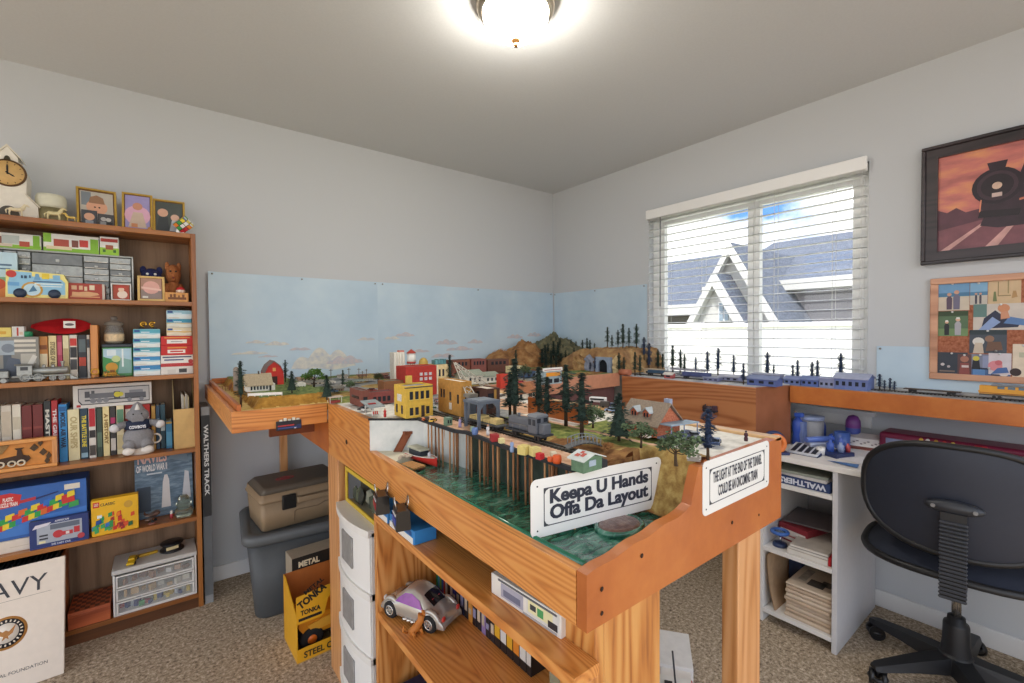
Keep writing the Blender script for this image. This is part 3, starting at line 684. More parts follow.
TP = {'cypress':[tree_proto('cypress',s,M_ndl[0]) for s in (1,2,3)], 'green_cypress':[tree_proto('cypress',4,M_ndl[1])], 'blue':[tree_proto('cypress',s,M_ndl[2]) for s in (5,6)], 'spruce':[tree_proto('spruce',s,M_ndl[0]) for s in (7,8)],
      'olive':[tree_proto('broadleaf',s,M_leaf[0]) for s in (9,10)], 'bright':[tree_proto('broadleaf',11,M_leaf[1])]}
_tn = [0]
def tree(kind, P, top, label, group=None, wide=1.):
    p = TP[kind][_tn[0] % len(TP[kind])]; _tn[0] += 1
    h = max(.012, top-P.z)
    t = dup(p, P, rnd.uniform(0,6.28), label, (h*wide,h*wide,h), group); t.name = 'model_tree'; return t
def tree_px(kind, px, pyb, pyt, label, z=1.045, group=None, wide=1.):
    P = at(px,pyb,z=z); return tree(kind, P, zat(px,pyt,P), label, group, wide)
for a in (
    ('cypress',515,421,359,'tall dark conifer beside the grey gantry on the toy layout'),
    ('cypress',510,417,372,'dark conifer partly hidden behind the tall one beside the grey gantry'),
    ('cypress',539,420,367,'dark conifer standing behind the grey diesel switcher cab'),
    ('cypress',547,425,377,'shorter dark conifer just past the grey diesel cab'),
    ('cypress',566,426,365,'tall dark conifer on the lawn between the diesel and the footbridge'),
    ('cypress',582,438,373,'tall crooked dark conifer right behind the little footbridge'),
    ('spruce',619,441,393,'two tiered dark conifer at the corner of the brick cottage'),
    ('olive',641,448,421,'small olive round tree in front of the brick cottage wall'),
    ('olive',676,466,429,'large spreading olive tree beside the picnic bench near the white sign'),
    ('blue',708,460,409,'tall blue green conifer on the white road near the tunnel sign'),
    ('olive',593,428,404,'small leafy tree by the orange wall past the footbridge')):
    tree_px(*a, wide=1.45 if a[0]=='olive' else 1.6)
for a in (
    ('cypress',241,407,361,'tall dark conifer at the front edge of the toy farm',1.035),
    ('spruce',292,393,371,'dark spruce on the farm green beside the red barn',1.07),
    ('cypress',285.5,384,360,'slim dark conifer behind the red barn',1.06),
    ('spruce',327,400,375,'dark spruce where the farm meets the toy town',1.05),
    ('bright',314,387,368,'bright green leafy tree behind the farm sheds',1.05),
    ('olive',378,384,372,'round dark green tree behind the brown brick shop',1.04),
    ('bright',274,386,378,'low green bush beside the white farmhouse',1.06),
    ('cypress',343,389,370,'slim conifer near the utility poles of the toy town',1.04),
    ('olive',350,392,380,'dark bushy tree between farm and brick shop',1.04),
    ('cypress',450,385,355,'dark conifer behind the tan flat roofed building',1.04),
    ('cypress',516,371,350,'small conifer before the pointed brown peak',1.06),
    ('olive',524,380,364,'small round tree below the pointed brown peak',1.05)):
    tree_px(a[0],a[1],a[2],a[3],a[4],a[5], wide=1.5 if a[0] in('spruce','bright') else 1.1)
# wooded mountain
G1 = 'dark trees covering the wooded mountain'
def hB(x, y): return 1.036+max(0,peaks(PK_B,x,y), peaks(PK_C,x,y))
for px, pt, yy in ((542,349,-.34),(545,345,-.3),(548,343,-.26),(551,337,-.17),(553.5,341,-.33),(556,336,-.2),(558,342,-.36),(560,338,-.24),(563,344,-.3),(565.5,350,-.38),(567,346,-.2),(571,339,-.24),(574,347,-.36),(576,341,-.28),(579,351,-.42),(546,353,-.42),(551,351,-.42),(556,352,-.46),(561,353,-.46),(569,353,-.46)):
    P = at(px,350,y=yy-.05)
    if P.x > -.035: P = at(px,350,x=-.035-.05*rnd.random())
    P.z = hB(P.x,P.y)-.004; tree('cypress', P, max(zat(px,pt,P),P.z+.03), 'dark conifer among the dense wood on the grey green corner mountain', G1, 1.9)
for px, pt, xx in ((582.5,340,-.12),(587,338,-.12),(590,340,-.10),(594.5,343,-.14)):
    P = at(px,350,x=xx); P.z = htun(P.x,P.y)-.004; tree('cypress', P, zat(px,pt,P), 'dark conifer on the bare slope between wooded mountain and tunnel hill', 'conifers on the slope beside the tunnel hill', 1.15)
lab = ['tallest left hand']
nm = ['thin conifer nearest the slope','short conifer second along','pointed conifer third along','very tall conifer fourth along','straight conifer fifth along','tall ragged conifer sixth along','low blue conifer seventh along']
for i,(px, pt) in enumerate(((607.5,327),(612,335),(618,330),(623,324),(629,328),(636.5,324),(644,337))):
    P = at(px,347,x=-.16 if i!=6 else -.22); P.z = htun(P.x,P.y)-.003; tree('cypress' if i<6 else 'blue', P, zat(px,pt,P), nm[i]+' on top of the tan tunnel hill', 'conifers on top of the tunnel hill', 1.15)
for px, pt, xx, w_ in ((649,343,-.2,'tall dark conifer at the window end of the tunnel hill'),):
    P = at(px,366,x=xx); P.z = 1.032; tree('blue', P, zat(px,pt,P), w_, None, 1.15)
for i,(px, pb, pt) in enumerate(((619,368,353),(624,369,357),(635,368,352),(640,369,355),(590,373,362),(595,373,357))):
    P = at(px,368,x=-.47); P.z = 1.033; tree('cypress' if i<4 else 'blue', P, max(zat(px,pt,P),1.06), 'small dark conifer growing against the foot of the rocky tunnel hill', 'conifers at the foot of the tunnel hill', 1.2)
pos = ['just past the tunnel hill','paired beside a shorter one','standing tall near the first blind cord','before the long grey roof','short and leaning by the long grey roof','smallest of the row before the window','slender over the dark blue train','tall and broad by the pole','thin by the window mullion','','ragged below the window mullion','tiny beside the ragged one','stunted and forked','leaning over its stunted neighbour','bare topped over the blue platform','twin of the bare topped one','tall ragged behind the long blue shed']
for i,(px, pt) in enumerate(((658,349.5),(662.7,354),(672.7,345.5),(680.5,349.5),(684.5,354),(695.7,357),(707.5,351),(718,348),(733.7,355),(743.5,363.5),(767.4,352),(773.7,365),(792.8,364.5),(797.6,360),(812,361.5),(817.5,360),(840.7,353))):
    xx = -.11 if i != 9 else -.44
    P = at(px,370,x=xx); P.z = 1.027
    tree('blue' if px > 690 else 'cypress', P, zat(px,pt,P), 'model conifer before the window blind, '+pos[i] if pos[i] else 'blue conifer at the front edge of the brown plywood box', 'conifers along the window shelf' if pos[i] else None, 1.25)
for px, pt, w_ in ((879.6,374,'dark blue tree closest to the long blue shed on the train shelf'),(884.5,380,'pale small tree second from the long blue shed'),(890,378,'bare grey tree between two small ones on the train shelf'),(894.5,381,'small purple grey tree furthest from the long blue shed')):
    P = at(px,385,x=-.2); P.z = 1.027; tree('blue', P, zat(px,pt,P), w_, None, 1.6)
for k_ in TP.values():
    for t in k_:
        for c_ in list(t.children): bpy.data.objects.remove(c_)
        bpy.data.objects.remove(t)
# ================================================================== TOY TOWN
M_pane = mat('#2c3038',.25,var=0); M_lit = mat('#59605f',.3,var=.2)
def edge_box(px0, px1, pyb, pyt, y=None, x=None, z=1.04):
    """base corner, width and height of an upright face seen between two pixel columns"""
    if y is not None:
        A, B = at(px0,pyb,y=y), at(px1,pyb,y=y); A.z = z; return A, abs(B.x-A.x), zat(px0,pyt,A)-z
    A, B = at(px0,pyb,x=x), at(px1,pyb,x=x); A.z = z; return A, abs(B.y-A.y), zat(px0,pyt,A)-z
def corner(xL, xM, xR, yb, yt, z=1.04):
    P_ = at(xM,yb,z=z); w = at(xR,yb,y=P_.y).x-P_.x; d = at(xL,yb,x=P_.x).y-P_.y
    return P_, w, max(d,.02), zat(xM,yt,P_)-z
def holes(t, face, w, d, lst, name='window', m=M_pane, fr=None):
    """openings (u0,v0,u1,v1 in metres) set on the front (-y) or side (-x) face"""
    for (a,b,c,e) in lst:
        q = MB()
        if face == 'f':
            q.box(a,c,-.0012,.0006,b,e); o = q.build(name, m, t)
            if fr: q = MB(); k=.0009; q.box(a-k,c+k,-.0022,-.0004,b-k*1.5,b); q.build('sill', fr, o)
        else:
            q.box(-.0012,.0006,a,c,b,e); q.build(name, m, t)
def shop(name, label, P_, w, d, h, col, roofcol='#77777a', front=(), side=(), door=None, cat='model building', flat=True, group=None, par=.004, frame=None, wallm=None, rz=0, roofk=.32):
    t = thing(name, label, cat, P_, rz, group); wm = wallm or mat(col,.8,var=.12,vscale=90)
    if flat is True:
        q = MB(); q.box(0,w,0,d,0,h-par); k = min(.004,w*.1)
        q.box(0,w,0,k,h-par,h); q.box(0,w,d-k,d,h-par,h); q.box(0,k,k,d-k,h-par,h); q.box(w-k,w,k,d-k,h-par,h); q.build('walls', wm, t)
        MB().box(k,w-k,k,d-k,h-par-.0002,h-par+.0012).build('roof', mat(roofcol,.9,var=.1), t)
    else:
        q = MB(); r = flat   # gable with ridge along x or y
        rh = h*roofk; hb = h-rh
        if r == 'x': q.prism([(0,0),(d,0),(d,hb),(d/2,h-.003),(0,hb)], 0, w, 'x')
        else: q.prism([(0,0),(w,0),(w,hb),(w/2,h-.003),(0,hb)], 0, d, 'y')
        q.build('walls', wm, t); q = MB(); o = .006*min(1,w/.05); th = .003
        if r == 'x':
            for s in (0,1):
                e_ = -o if s == 0 else d+o; sl = rh/(d/2); q.prism([(d/2,h),(e_,hb-sl*o),(e_,hb-sl*o+th),(d/2,h+th)], -o, w+o, 'x')
        else:
            for s in (0,1):
                e_ = -o if s == 0 else w+o; sl = rh/(w/2); q.prism([(w/2,h),(e_,hb-sl*o),(e_,hb-sl*o+th),(w/2,h+th)], -o, d+o, 'y')
        q.build('roof', mat(roofcol,.9,var=.15,vscale=200), t)
    holes(t,'f',w,d,front,fr=frame); holes(t,'s',w,d,side)
    if door: holes(t,'f',w,d,[door],'door',mat('#3a2f2a',.6,var=0))
    return t
def rows(w, h, nx, vs, ww, mg=.12, mh=None):
    """evenly spaced openings across a face"""
    out = []
    for (v0,v1) in vs:
        for i in range(nx):
            c = w*(mg+(1-2*mg)*(i+.5)/nx); out.append((c-ww/2, h*v0, c+ww/2, h*v1))
    return out
# yellow corner building
P_, w, d, h = corner(394.5,406,433,418.8,386.5)
t = shop('yellow_building','yellow two storey corner building with tall dark windows and a roof chimney',P_,w,d,h,'#dcb64a','#8a8d90',rows(w,h,4,[(.57,.82)],w*.12,.10)+rows(w,h,4,[(.08,.32)],w*.12,.10)[:2]+rows(w,h,4,[(.08,.32)],w*.12,.10)[3:],
    [(d*.25,h*.12,d*.38,h*.38),(d*.7,h*.12,d*.83,h*.38)],(w*.56,0,w*.68,h*.36),par=.006,frame=mat('#e8cf7a',.7,var=0))
MB().box(-.0012,.0005,d*.35,d*.7,h*.5,h*.72).build('poster', mat('#d9d7d0',.7,var=.3,vscale=300), t)
MB().box(w*.42,w*.62,d*.86,d*1.0,h*.99,h*1.24).build('chimney', mat('#d9b552',.8,var=.1), t)
MB().box(-.0015,w+.0015,-.0015,.0045,h*.93,h*.96).build('cornice', mat('#33373c',.7,var=0), t)
# brick shop and petrol canopy
P_, w, d, h = corner(350,361.5,369.5,407.5,391)
shop('brick_shop','brown brick corner shop with a flat roof and faded wall lettering',P_,w,d,h,'#7d4a3e','#6c5b55',[(w*.25,0,w*.75,h*.62)],[(d*.2,h*.45,d*.8,h*.62)])
P_, w, h = edge_box(369.5,394,405,392.5,y=-1.26)
shop('brick_shop','long low red brown brick shop behind the petrol station canopy',P_,w,.05,h,'#8c4a44','#5c4b48',rows(w,h,4,[(.2,.6)],w*.12))
g0, g1 = at(371,417,z=1.04), at(392,418.5,z=1.04)
pt = thing('petrol_station','grey petrol station canopy with red roof lettering on thin white posts','model building',g0)
hh = zat(371,408,g0)-1.04; w = g1.x-g0.x; dd = .075
MB().prism([(-.004,hh),(dd,hh+.011),(dd,hh+.014),(-.004,hh+.003)],-.006,w+.004,'x').build('canopy', mat('#8d979a',.6,var=.2,vscale=120), pt)
q = MB(); sl = .011/dd
for i in range(6): 
    q.box(.002+i*w*.1,.002+i*w*.1+w*.07,.022,.03,hh+.0035+.004,hh+.0105)
q.build('red_lettering', mat('#c23a3a',.6,var=0), pt)
for sx in (.006,w-.006):
    for sy in (.004,dd-.012): MB().cyl((sx,sy,0),(sx,sy,hh+sy*sl+.001),.0012,6).build('post', M_white, pt)
q = MB(); q.box(.012,.030,.012,.020,0,.004); q.build('pump_island', mat('#bdb9b0',.8), pt)
for k in range(3): MB().box(.012+k*.006,.015+k*.006,.014,.018,.004,.013).build('petrol_pump', mat('#c8372f',.5,var=0), pt)
shop('flat_roof_shed','low grey green flat roofed sheds behind the brick shop',*[(lambda e:(e[0],e[1],.06,e[2]))(edge_box(384,407,396,381.5,y=-1.15))][0],'#8a5b3a','#6f7a70',rows(.1,.03,3,[(.2,.6)],.012))
# red warehouse, elevator, water tower
P_, w, h = edge_box(406,437,396,367,y=-1.17)
t = shop('red_warehouse','tall bright red warehouse wall with pale window cluster below the water tower',P_,w,.09,h,'#b03228','#8b3a30',[])
for i in range(3):
    for j in range(2): MB().box(w*(.44+.15*i),w*(.44+.15*i)+w*.09,-.0012,.0005,h*(.52+.16*j),h*(.52+.16*j)+h*.10).build('window', mat('#c9c4c4',.5,var=.3,vscale=300), t)
MB().box(w-.001,w+.006,-.002,.004,0,h).build('corner_post', mat('#e3d6b8',.7), t)
P_, w, h = edge_box(394,406,380,352.5,y=-.62)
t = shop('grain_elevator','tall pale cream concrete grain elevator near the painted sky',P_,w*.92,.05,h,'#ddd8cc','#c9b7b0',[])
for i in range(4): MB().lathe([(w*.115,0),(w*.115,h*.97),(w*.09,h*.985),(0,h*.985)],(w*(.115+.23*i),0,0),n=10).build('silo', mat('#e2ddd2',.8,var=.06), t)
MB().box(w*.55,w*.95,.01,.04,h,h*1.06).build('head_house', mat('#d98e80',.8), t)
A = at(411.5,372,y=-.75); A.z = 1.04; k = depth(A)/FPX; zt_, zb_, zr = zat(411.5,349,A)-1.04, zat(411.5,363.5,A)-1.04, zat(411.5,353,A)-1.04
wt = thing('water_tower','white water tower with a red conical cap and red lower band','model water tower',A); r = 4.3*k
MB().lathe([(0,zb_-.004),(r*.6,zb_-.002),(r,zb_+.003),(r,zr),(0,zr)],n=20).build('tank', mat('#e5e2da',.6,var=.06), wt)
MB().lathe([(r*1.18,zr-.001),(r*.5,zr+(zt_-zr)*.6),(0,zt_)],n=20).build('cap', mat('#a83a2c',.6), wt)
MB().lathe([(r*1.03,zb_+.001),(r*1.03,zb_+.010),(r*1.0,zb_+.0105)],n=20).build('red_band', mat('#a8403a',.6), wt)
for i in range(4):
    a = PI/4+i*PI/2; MB().bar((r*1.0*math.cos(a),r*1.0*math.sin(a),0),(r*.8*math.cos(a),r*.8*math.sin(a),zb_+.002),.0012).build('leg', mat('#8d4a40',.6), wt)
P_, w, h = edge_box(415,449,380,366,y=-.92)
t = shop('domed_hall','cream civic hall with a golden dome and teal rooftop skylights',P_,w,.09,h,'#dfc795','#c9b68a',rows(w,h,7,[(.45,.78)],w*.055))
cx = w*.36; MB().lathe([(w*.12,h),(w*.125,h+.006),(w*.115,h+.018),(w*.075,h+.029),(w*.02,h+.034),(0,h+.034)],(cx,.04,0),n=20).build('dome', mat('#b89a4a',.5,metal=.2), t)
for i in range(4): MB().box(w*(.66+.085*i),w*(.66+.085*i)+w*.07,.02,.06,h,h+.020+.003*(i%2)).build('skylight', mat('#5b9298',.3,var=.15), t)
# tan flat roofed building and the brown house next to it
P_, w, d, h = corner(438.5,461.5,472,417,382)
t = shop('tan_building','long tan yellow flat roofed building with small dark side windows beside the track',P_,w,d,h,'#c08d45','#dcd6c8',rows(w,h,1,[(.25,.55)],w*.3),[(d*.10,h*.36,d*.16,h*.62),(d*.42,h*.4,d*.48,h*.66),(d*.7,h*.45,d*.75,h*.7),(d*.82,h*.45,d*.87,h*.7)])
MB().box(-.0012,.0004,d*.40,d*.50,h*.14,h*.34).build('bill_board', mat('#e2dcd0',.7,var=.2), t)
P_, w, d, h = corner(471,487,500,416,389,1.04)
t = shop('brown_house','dark brown timber building with a pale flat roof behind the grey gantry',P_,w,d,h,'#5d4038','#cfc6b8',[(w*.1,h*.25,w*.5,h*.82)],[(d*.45,h*.62,d*.62,h*.86)])
MB().box(w*.55,w*.72,-.0015,.0005,h*.55,h*.95).build('yellow_panel', mat('#c79a4c',.7), t)
# grey portal gantry over the track
Pc = at(479,430.5,z=1.04); w = at(498,430,y=Pc.y).x-Pc.x; d = at(466,427,x=Pc.x).y-Pc.y; hg = zat(479,402,Pc)-1.04
M_gant = mat('#5d6672',.6,var=.15)
ga = thing('gantry_crane','blue grey portal gantry standing over the railway track','model crane',Pc)
for sx in (0,w):
    for sy in (0,d): MB().box(sx-.0035,sx+.0035,sy-.0035,sy+.0035,0,hg-.006).build('leg', M_gant, ga)
q = MB(); q.box(-.005,w+.005,-.005,.005,hg-.007,hg); q.box(-.005,w+.005,d-.005,d+.005,hg-.007,hg); q.box(-.005,.005,.005,d-.005,hg-.007,hg); q.box(w-.005,w+.005,.005,d-.005,hg-.007,hg); q.build('portal_frame', M_gant, ga)
MB().box(.003,w-.003,.003,d-.003,hg-.001,hg+.002).build('deck', mat('#7b848e',.7,var=.15), ga)
q = MB()
for sx,s in ((0,1),(w,-1)): q.prism([(sx+s*.0035,hg-.007),(sx+s*.016,hg-.007),(sx+s*.0035,hg-.022)],-.003,.003,'y')
q.build('knee_brace', M_gant, ga)
# lattice derrick
B0, B1 = at(471,395,z=1.115), at(486,386,z=1.12); tip = at(454.5,362.5,y=-1.38)
de = thing('lattice_derrick','pale grey lattice derrick boom rising over the tan building','model crane',(B0.x,B0.y,1.04)); off = Vector((B0.x,B0.y,1.04))
M_lat = mat('#b6b0a4',.6,var=.15)
def truss(a, b, wd, n, r):
    q = MB(); a = Vector(a)-off; b = Vector(b)-off; dr = (b-a); s = dr.cross(Z).normalized()*wd/2
    e1, e2 = b+s*.25, b-s*.25
    q.bar(a+s,e1,r); q.bar(a-s,e2,r)
    for i in range(n):
        p, p2 = i/n, (i+1)/n; f1 = (a+s).lerp(e1,p); g2 = (a-s).lerp(e2,p2); q.bar(f1,g2,r*.7); q.bar((a-s).lerp(e2,p),(a+s).lerp(e1,p2),r*.7)
    return q
truss(B1,tip,.03,9,.0011).build('boom', M_lat, de); truss(B0,tip,.024,7,.0012).build('back_stay', M_lat, de)
MB().box(-.010,.010,-.010,.010,0,.075).build('mast', M_gant, de)
q = MB(); q.box(-.016,.014,-.014,.014,.070,.079); q.build('winch_platform', mat('#7d776c',.8,var=.2), de)
# brick row along the back wall
for i,(a,b,c,tp,l) in enumerate(((452,470,'#7c4a3a',360.5,'red brick row house with three sash windows nearest the conifer'),(471.5,486.5,'#8a5048',359.5,'red brick row house in the middle of the row with pale trim'),(488,509,'#6d4438',360,'red brick row house at the hill end of the row'))):
    P_, w, h = edge_box(a,b,378,tp,y=-.55); n_ = 4
    shop('row_house',l,P_,w,.08,h,c,'#3d3a38',rows(w,h,n_,[(.62,.86)],w*.11),group='brick row houses at the back wall')
for i,(a,b,tp,l) in enumerate(((466,484,371.5,'pale grey green shed roof in front of the brick row'),(484,500,373.5,'long pale shed with a white end behind the derrick boom'))):
    P_, w, h = edge_box(a,b,388,tp,y=-.98)
    shop('goods_shed',l,P_,w,.10,h,'#d6d2c4','#8f9687',rows(w,h,3,[(.2,.5)],w*.1),flat='x')
P_, w, h = edge_box(500.5,508,392,374.5,y=-1.20); shop('signal_box','small red hut with a pale base beside the tall conifer',P_,w,.03,h,'#c8402f','#a33a2e',[])
P_, w, h = edge_box(512,524,380,366.5,y=-.78); t = shop('corner_store','cream store with a blue roof panel below the pointed hill',P_,w,.06,h,'#d8c99b','#6a7aa8',rows(w,h,3,[(.15,.5)],w*.16))
P_, w, h = edge_box(525,538,384,372,y=-.9); shop('corner_store','dark blue store with white front between the store and the sign',P_,w,.06,h,'#3f5470','#48535e',rows(w,h,2,[(.15,.6)],w*.22))
# stone shed
P_, w, h = edge_box(518,535,408.5,385,y=-1.50); t = shop('stone_shed','small pale stone shed with a brown tiled roof by the tall conifers',P_,w,.075,h,'#cfc5b4','#94603f',roofk=.55,front=[(w*.1,h*.12,w*.25,h*.45)],door=(w*.62,0,w*.82,h*.5),flat='x')
# shop with signs
P_, w, h = edge_box(544,562,402,372,y=-1.22); t = shop('sign_shop','shop front crowded with an orange sign and a white roof board',P_,w,.06,h,'#9fb3ba','#8c6f62',rows(w,h,2,[(.1,.42)],w*.28))
MB().box(w*.12,w*.88,-.004,-.001,h*.62,h*.92).build('orange_sign', mat('#e8982a',.6,var=.1), t)
q = MB(); q.box(-w*.05,w*1.02,-.002,.003,h*1.02,h*1.28); q.build('roof_board', mat('#eceae4',.6,var=.05), t)
MB().box(w*.02,w*.95,-.0028,-.0018,h*1.10,h*1.15).build('board_stripe', mat('#a8504c',.6,var=.0), t)
# orange retaining wall along the road
a, b = at(552,420,z=1.04), at(586,425,z=1.04); a2 = at(528,413,z=1.04); q = MB(); dr = (b-a2).normalized(); n_ = Vector((dr.y,-dr.x,0))*.01
hw_ = zat(556,403,at(556,420.5,z=1.04))-1.04
q.prism([(0,0),(b.x-a2.x,b.y-a2.y),(b.x-a2.x-n_.x,b.y-a2.y-n_.y),(-n_.x,-n_.y)],0,hw_); o = q.build('retaining_wall', M_stain); o.location = (a2.x,a2.y,1.04)
tag(o,'low orange painted retaining wall beside the toy road behind the conifers','model wall')
# ------------------------------------------------------------------ vehicles
M_tyre = mat('#1b1b1c',.8,var=0); M_glz = mat('#20272e',.15,var=0)
def car(label, P_, rz, col, L=.05, kind='car', group=None):
    t = thing('toy_car' if kind == 'car' else 'toy_'+kind, label, 'model '+kind, P_, rz, group); w = L*.40; r = L*.085; m = mat(col,.35,var=0,coat=.4)
    if kind == 'bus': MB().box(-L/2,L/2,-w/2,w/2,r*.8,L*.36,.002).build('bus_body', m, t); MB().box(-L*.42,L*.42,-w/2-.0004,w/2+.0004,L*.20,L*.30).build('window_band', M_glz, t)
    elif kind == 'truck':
        MB().box(-L/2,-L*.12,-w/2,w/2,r*.8,L*.36,.0015).build('cab', m, t); MB().box(-L*.08,L/2,-w/2,w/2,r,L*.42,.001).build('cargo_box', mat('#4b4744',.7), t); MB().box(-L/2-.0004,-L*.2,-w/2-.0004,w/2+.0004,L*.22,L*.31).build('window_band', M_glz, t)
    else:
        MB().prism([(-L/2,r*.7),(L/2,r*.7),(L/2,L*.16),(L*.42,L*.19),(-L*.46,L*.18),(-L/2,L*.14)],-w/2,w/2,'y').build('car_body', m, t)
        MB().prism([(-L*.30,L*.18),(L*.34,L*.18),(L*.22,L*.29),(-L*.16,L*.29)],-w*.44,w*.44,'y').build('cabin', M_glz, t)
        MB().prism([(-L*.16,L*.288),(L*.22,L*.288),(L*.20,L*.302),(-L*.14,L*.302)],-w*.42,w*.42,'y').build('car_roof', m, t)
    for sx in (-.31,.31):
        for sy in (-1,1): MB().cyl((L*sx,sy*(w/2-.001),r),(L*sx,sy*(w/2+.0008),r),r,10).build('wheel', M_tyre, t)
    return t
car('white toy bus parked by the aisle rail near the box module',at(598,403,z=1.04),2.0,'#e4e4e4',.058,'bus')
car('dark blue toy lorry beside the white bus by the aisle rail',at(608,408,z=1.04),2.2,'#27324a',.05,'truck')
car('pale blue toy car behind the cottage conifer',at(612,411.5,z=1.04),2.1,'#93aacb',.045)
car('black toy car parked beside the brown brick shop',at(364,410,z=1.04),.3,'#23262a',.042)
car('white toy car next to the black one by the brick shop',at(367.5,410.5,z=1.04),.2,'#d9dbd9',.04)
for i,(px,py,c,l) in enumerate(((515,381,'#c8333a','red toy car below the cream store'),(521,383,'#d94a55','pink red toy car second below the cream store'),(525,388,'#e9e6dd','white toy car below the dark blue store'),(506,386,'#d8392f','bright red toy car behind the tall conifer'),(345,386,'#d6cfc0','cream toy car among the farm edge houses'),(356,396,'#b7b3a5','pale toy car under the small conifer near the brick shop'),(372,391,'#8b2f2a','dark red toy car behind the brick shop'),(333,392,'#33587a','blue toy car near the spruce at the farm edge'))):
    car(l,at(px,py,z=1.045),rnd.uniform(0,3),c,.042)
# ------------------------------------------------------------------ brick cottage
xf = -1.733; Pn = at(657,439.5,x=xf); Pf = at(621.5,432.5,x=xf); ze = zat(657,426,Pn)-1.04
xr = at(668.7,406,y=Pn.y).x; zr = at(668.7,406,y=Pn.y).z-1.04; dx = (xr-xf)*2; Ly = Pf.y-Pn.y
co = thing('brick_cottage','orange brick cottage with grey brown roof, two dormers and a blue porch','model building',(xf,Pn.y,1.044))
M_brk = ramp_mat('toy_brick',[(.35,'#a8573b'),(.5,'#be6d4d'),(.65,'#cc8463')],nscale=200,rough=.9); M_cr = mat('#8b7c6c',.9,var=.18,vscale=250)
q = MB(); q.prism([(0,0),(dx,0),(dx,ze),(dx/2,zr-.003),(0,ze)],0,Ly,'y'); q.build('walls', M_brk, co)
q = MB(); o_ = .009; sl = (zr-ze)/(dx/2)
for s in (0,1):
    e_ = -o_ if s == 0 else dx+o_; q.prism([(dx/2,zr),(e_,ze-sl*o_),(e_,ze-sl*o_+.003),(dx/2,zr+.003)],-.007,Ly+.007,'y')
q.build('roof', M_cr, co)
for yy in (Ly*.36,Ly*.70):
    do = MB(); x0_ = dx*.10; zb_ = ze+sl*x0_; hd = .013
    do.box(x0_,x0_+.018,yy-.009,yy+.009,zb_-.004,zb_+hd); do.prism([(yy-.009,zb_+hd),(yy+.009,zb_+hd),(yy,zb_+hd+.008)],x0_,x0_+.018,'x'); dob = do.build('dormer', mat('#c06a4c',.8), co)
    q = MB()
    for s in (-1,1): q.prism([(yy,zb_+hd+.010),(yy+s*.0125,zb_+hd-.002),(yy+s*.0125,zb_+hd),(yy,zb_+hd+.012)],x0_-.004,x0_+.024,'x')
    q.build('dormer_roof', mat('#b9c1c4',.7,var=.1), dob)
    for s in (-1,1): MB().box(x0_-.001,x0_+.001,yy+s*.004-.002,yy+s*.004+.002,zb_+.002,zb_+hd-.001).build('dormer_window', M_pane, dob)
holes(co,'s',0,0,[(Ly*.18,ze*.3,Ly*.30,ze*.85),(Ly*.62,ze*.3,Ly*.74,ze*.85)]); holes(co,'s',0,0,[(Ly*.42,0,Ly*.54,ze*.8)],'door',mat('#e3ddd0',.6))
pw = at(686,430,y=Pn.y).x-xf
pr = MB(); pr.prism([(.004,ze*.98),(pw,ze*.80),(pw,ze*.88),(.004,ze*1.06)],-.035,-.0005,'y'); pr.build('porch_roof', mat('#8fa3b4',.6,var=.1), co)
for sx in (.008,pw*.5,pw-.004): MB().cyl((sx,-.032,0),(sx,-.032,ze*(.98-.18*sx/pw)),.0016,6).build('porch_post', mat('#7c8aa5',.6), co)
MB().box(0,pw,-.037,-.0004,-.001,.004).build('porch_floor', mat('#6e7690',.8), co)
MB().box(dx*.62,dx*.75,Ly*.05,Ly*.2,zr-.008,zr+.010).build('chimney', mat('#9aa3b8',.8), co)
MB().box(-.016,-.004,Ly*.12,Ly*.34,0,.006).build('front_step', mat('#e4e0d6',.7), co)
# ------------------------------------------------------------------ pier
pi_ = thing('toy_pier','salmon planked toy pier on rows of thin brown piles over green water','model pier',(0,0,0))
PE = [(-2.034,-1.585),(-2.036,-1.66),(-2.037,-1.80),(-2.022,-1.83),(-2.034,-2.02),(-2.036,-2.225)]
q = MB(); q.prism(PE+[(-1.971,-2.225),(-1.971,-1.60)],ZT+.001,ZT+.006); q.build('deck', PAL[3], pi_)
q = MB(); 
for a,b in zip(PE,PE[1:]): q.bar((a[0],a[1],ZT+.002),(b[0],b[1],ZT+.002),.0042)
q.build('edge_beam', mat('#23262b',.7,var=.1), pi_)
M_pile = [mat(c,.85,var=.15) for c in ('#a8754d','#8d5f3e','#b98a5e')]
k = 0
for i in range(30):
    y_ = -1.62-.6*i/29; xe = -2.029 if i % 3 else -1.998
    for (A,B) in zip(PE,PE[1:]):
        if B[1] <= y_ <= A[1]: xe = xe+( (A[0]+(B[0]-A[0])*(A[1]-y_)/(A[1]-B[1]))+2.034)
    for xx in ((xe,) if i % 2 else (xe, xe+.012)):
        l = rnd.uniform(-.004,.004); q = MB(); q.tube([(xx+l,y_+l,ZW-.004),(xx,y_,ZT+.002)],.0023,n=6); q.build('pile', M_pile[k%3], pi_); k += 1
q = MB()
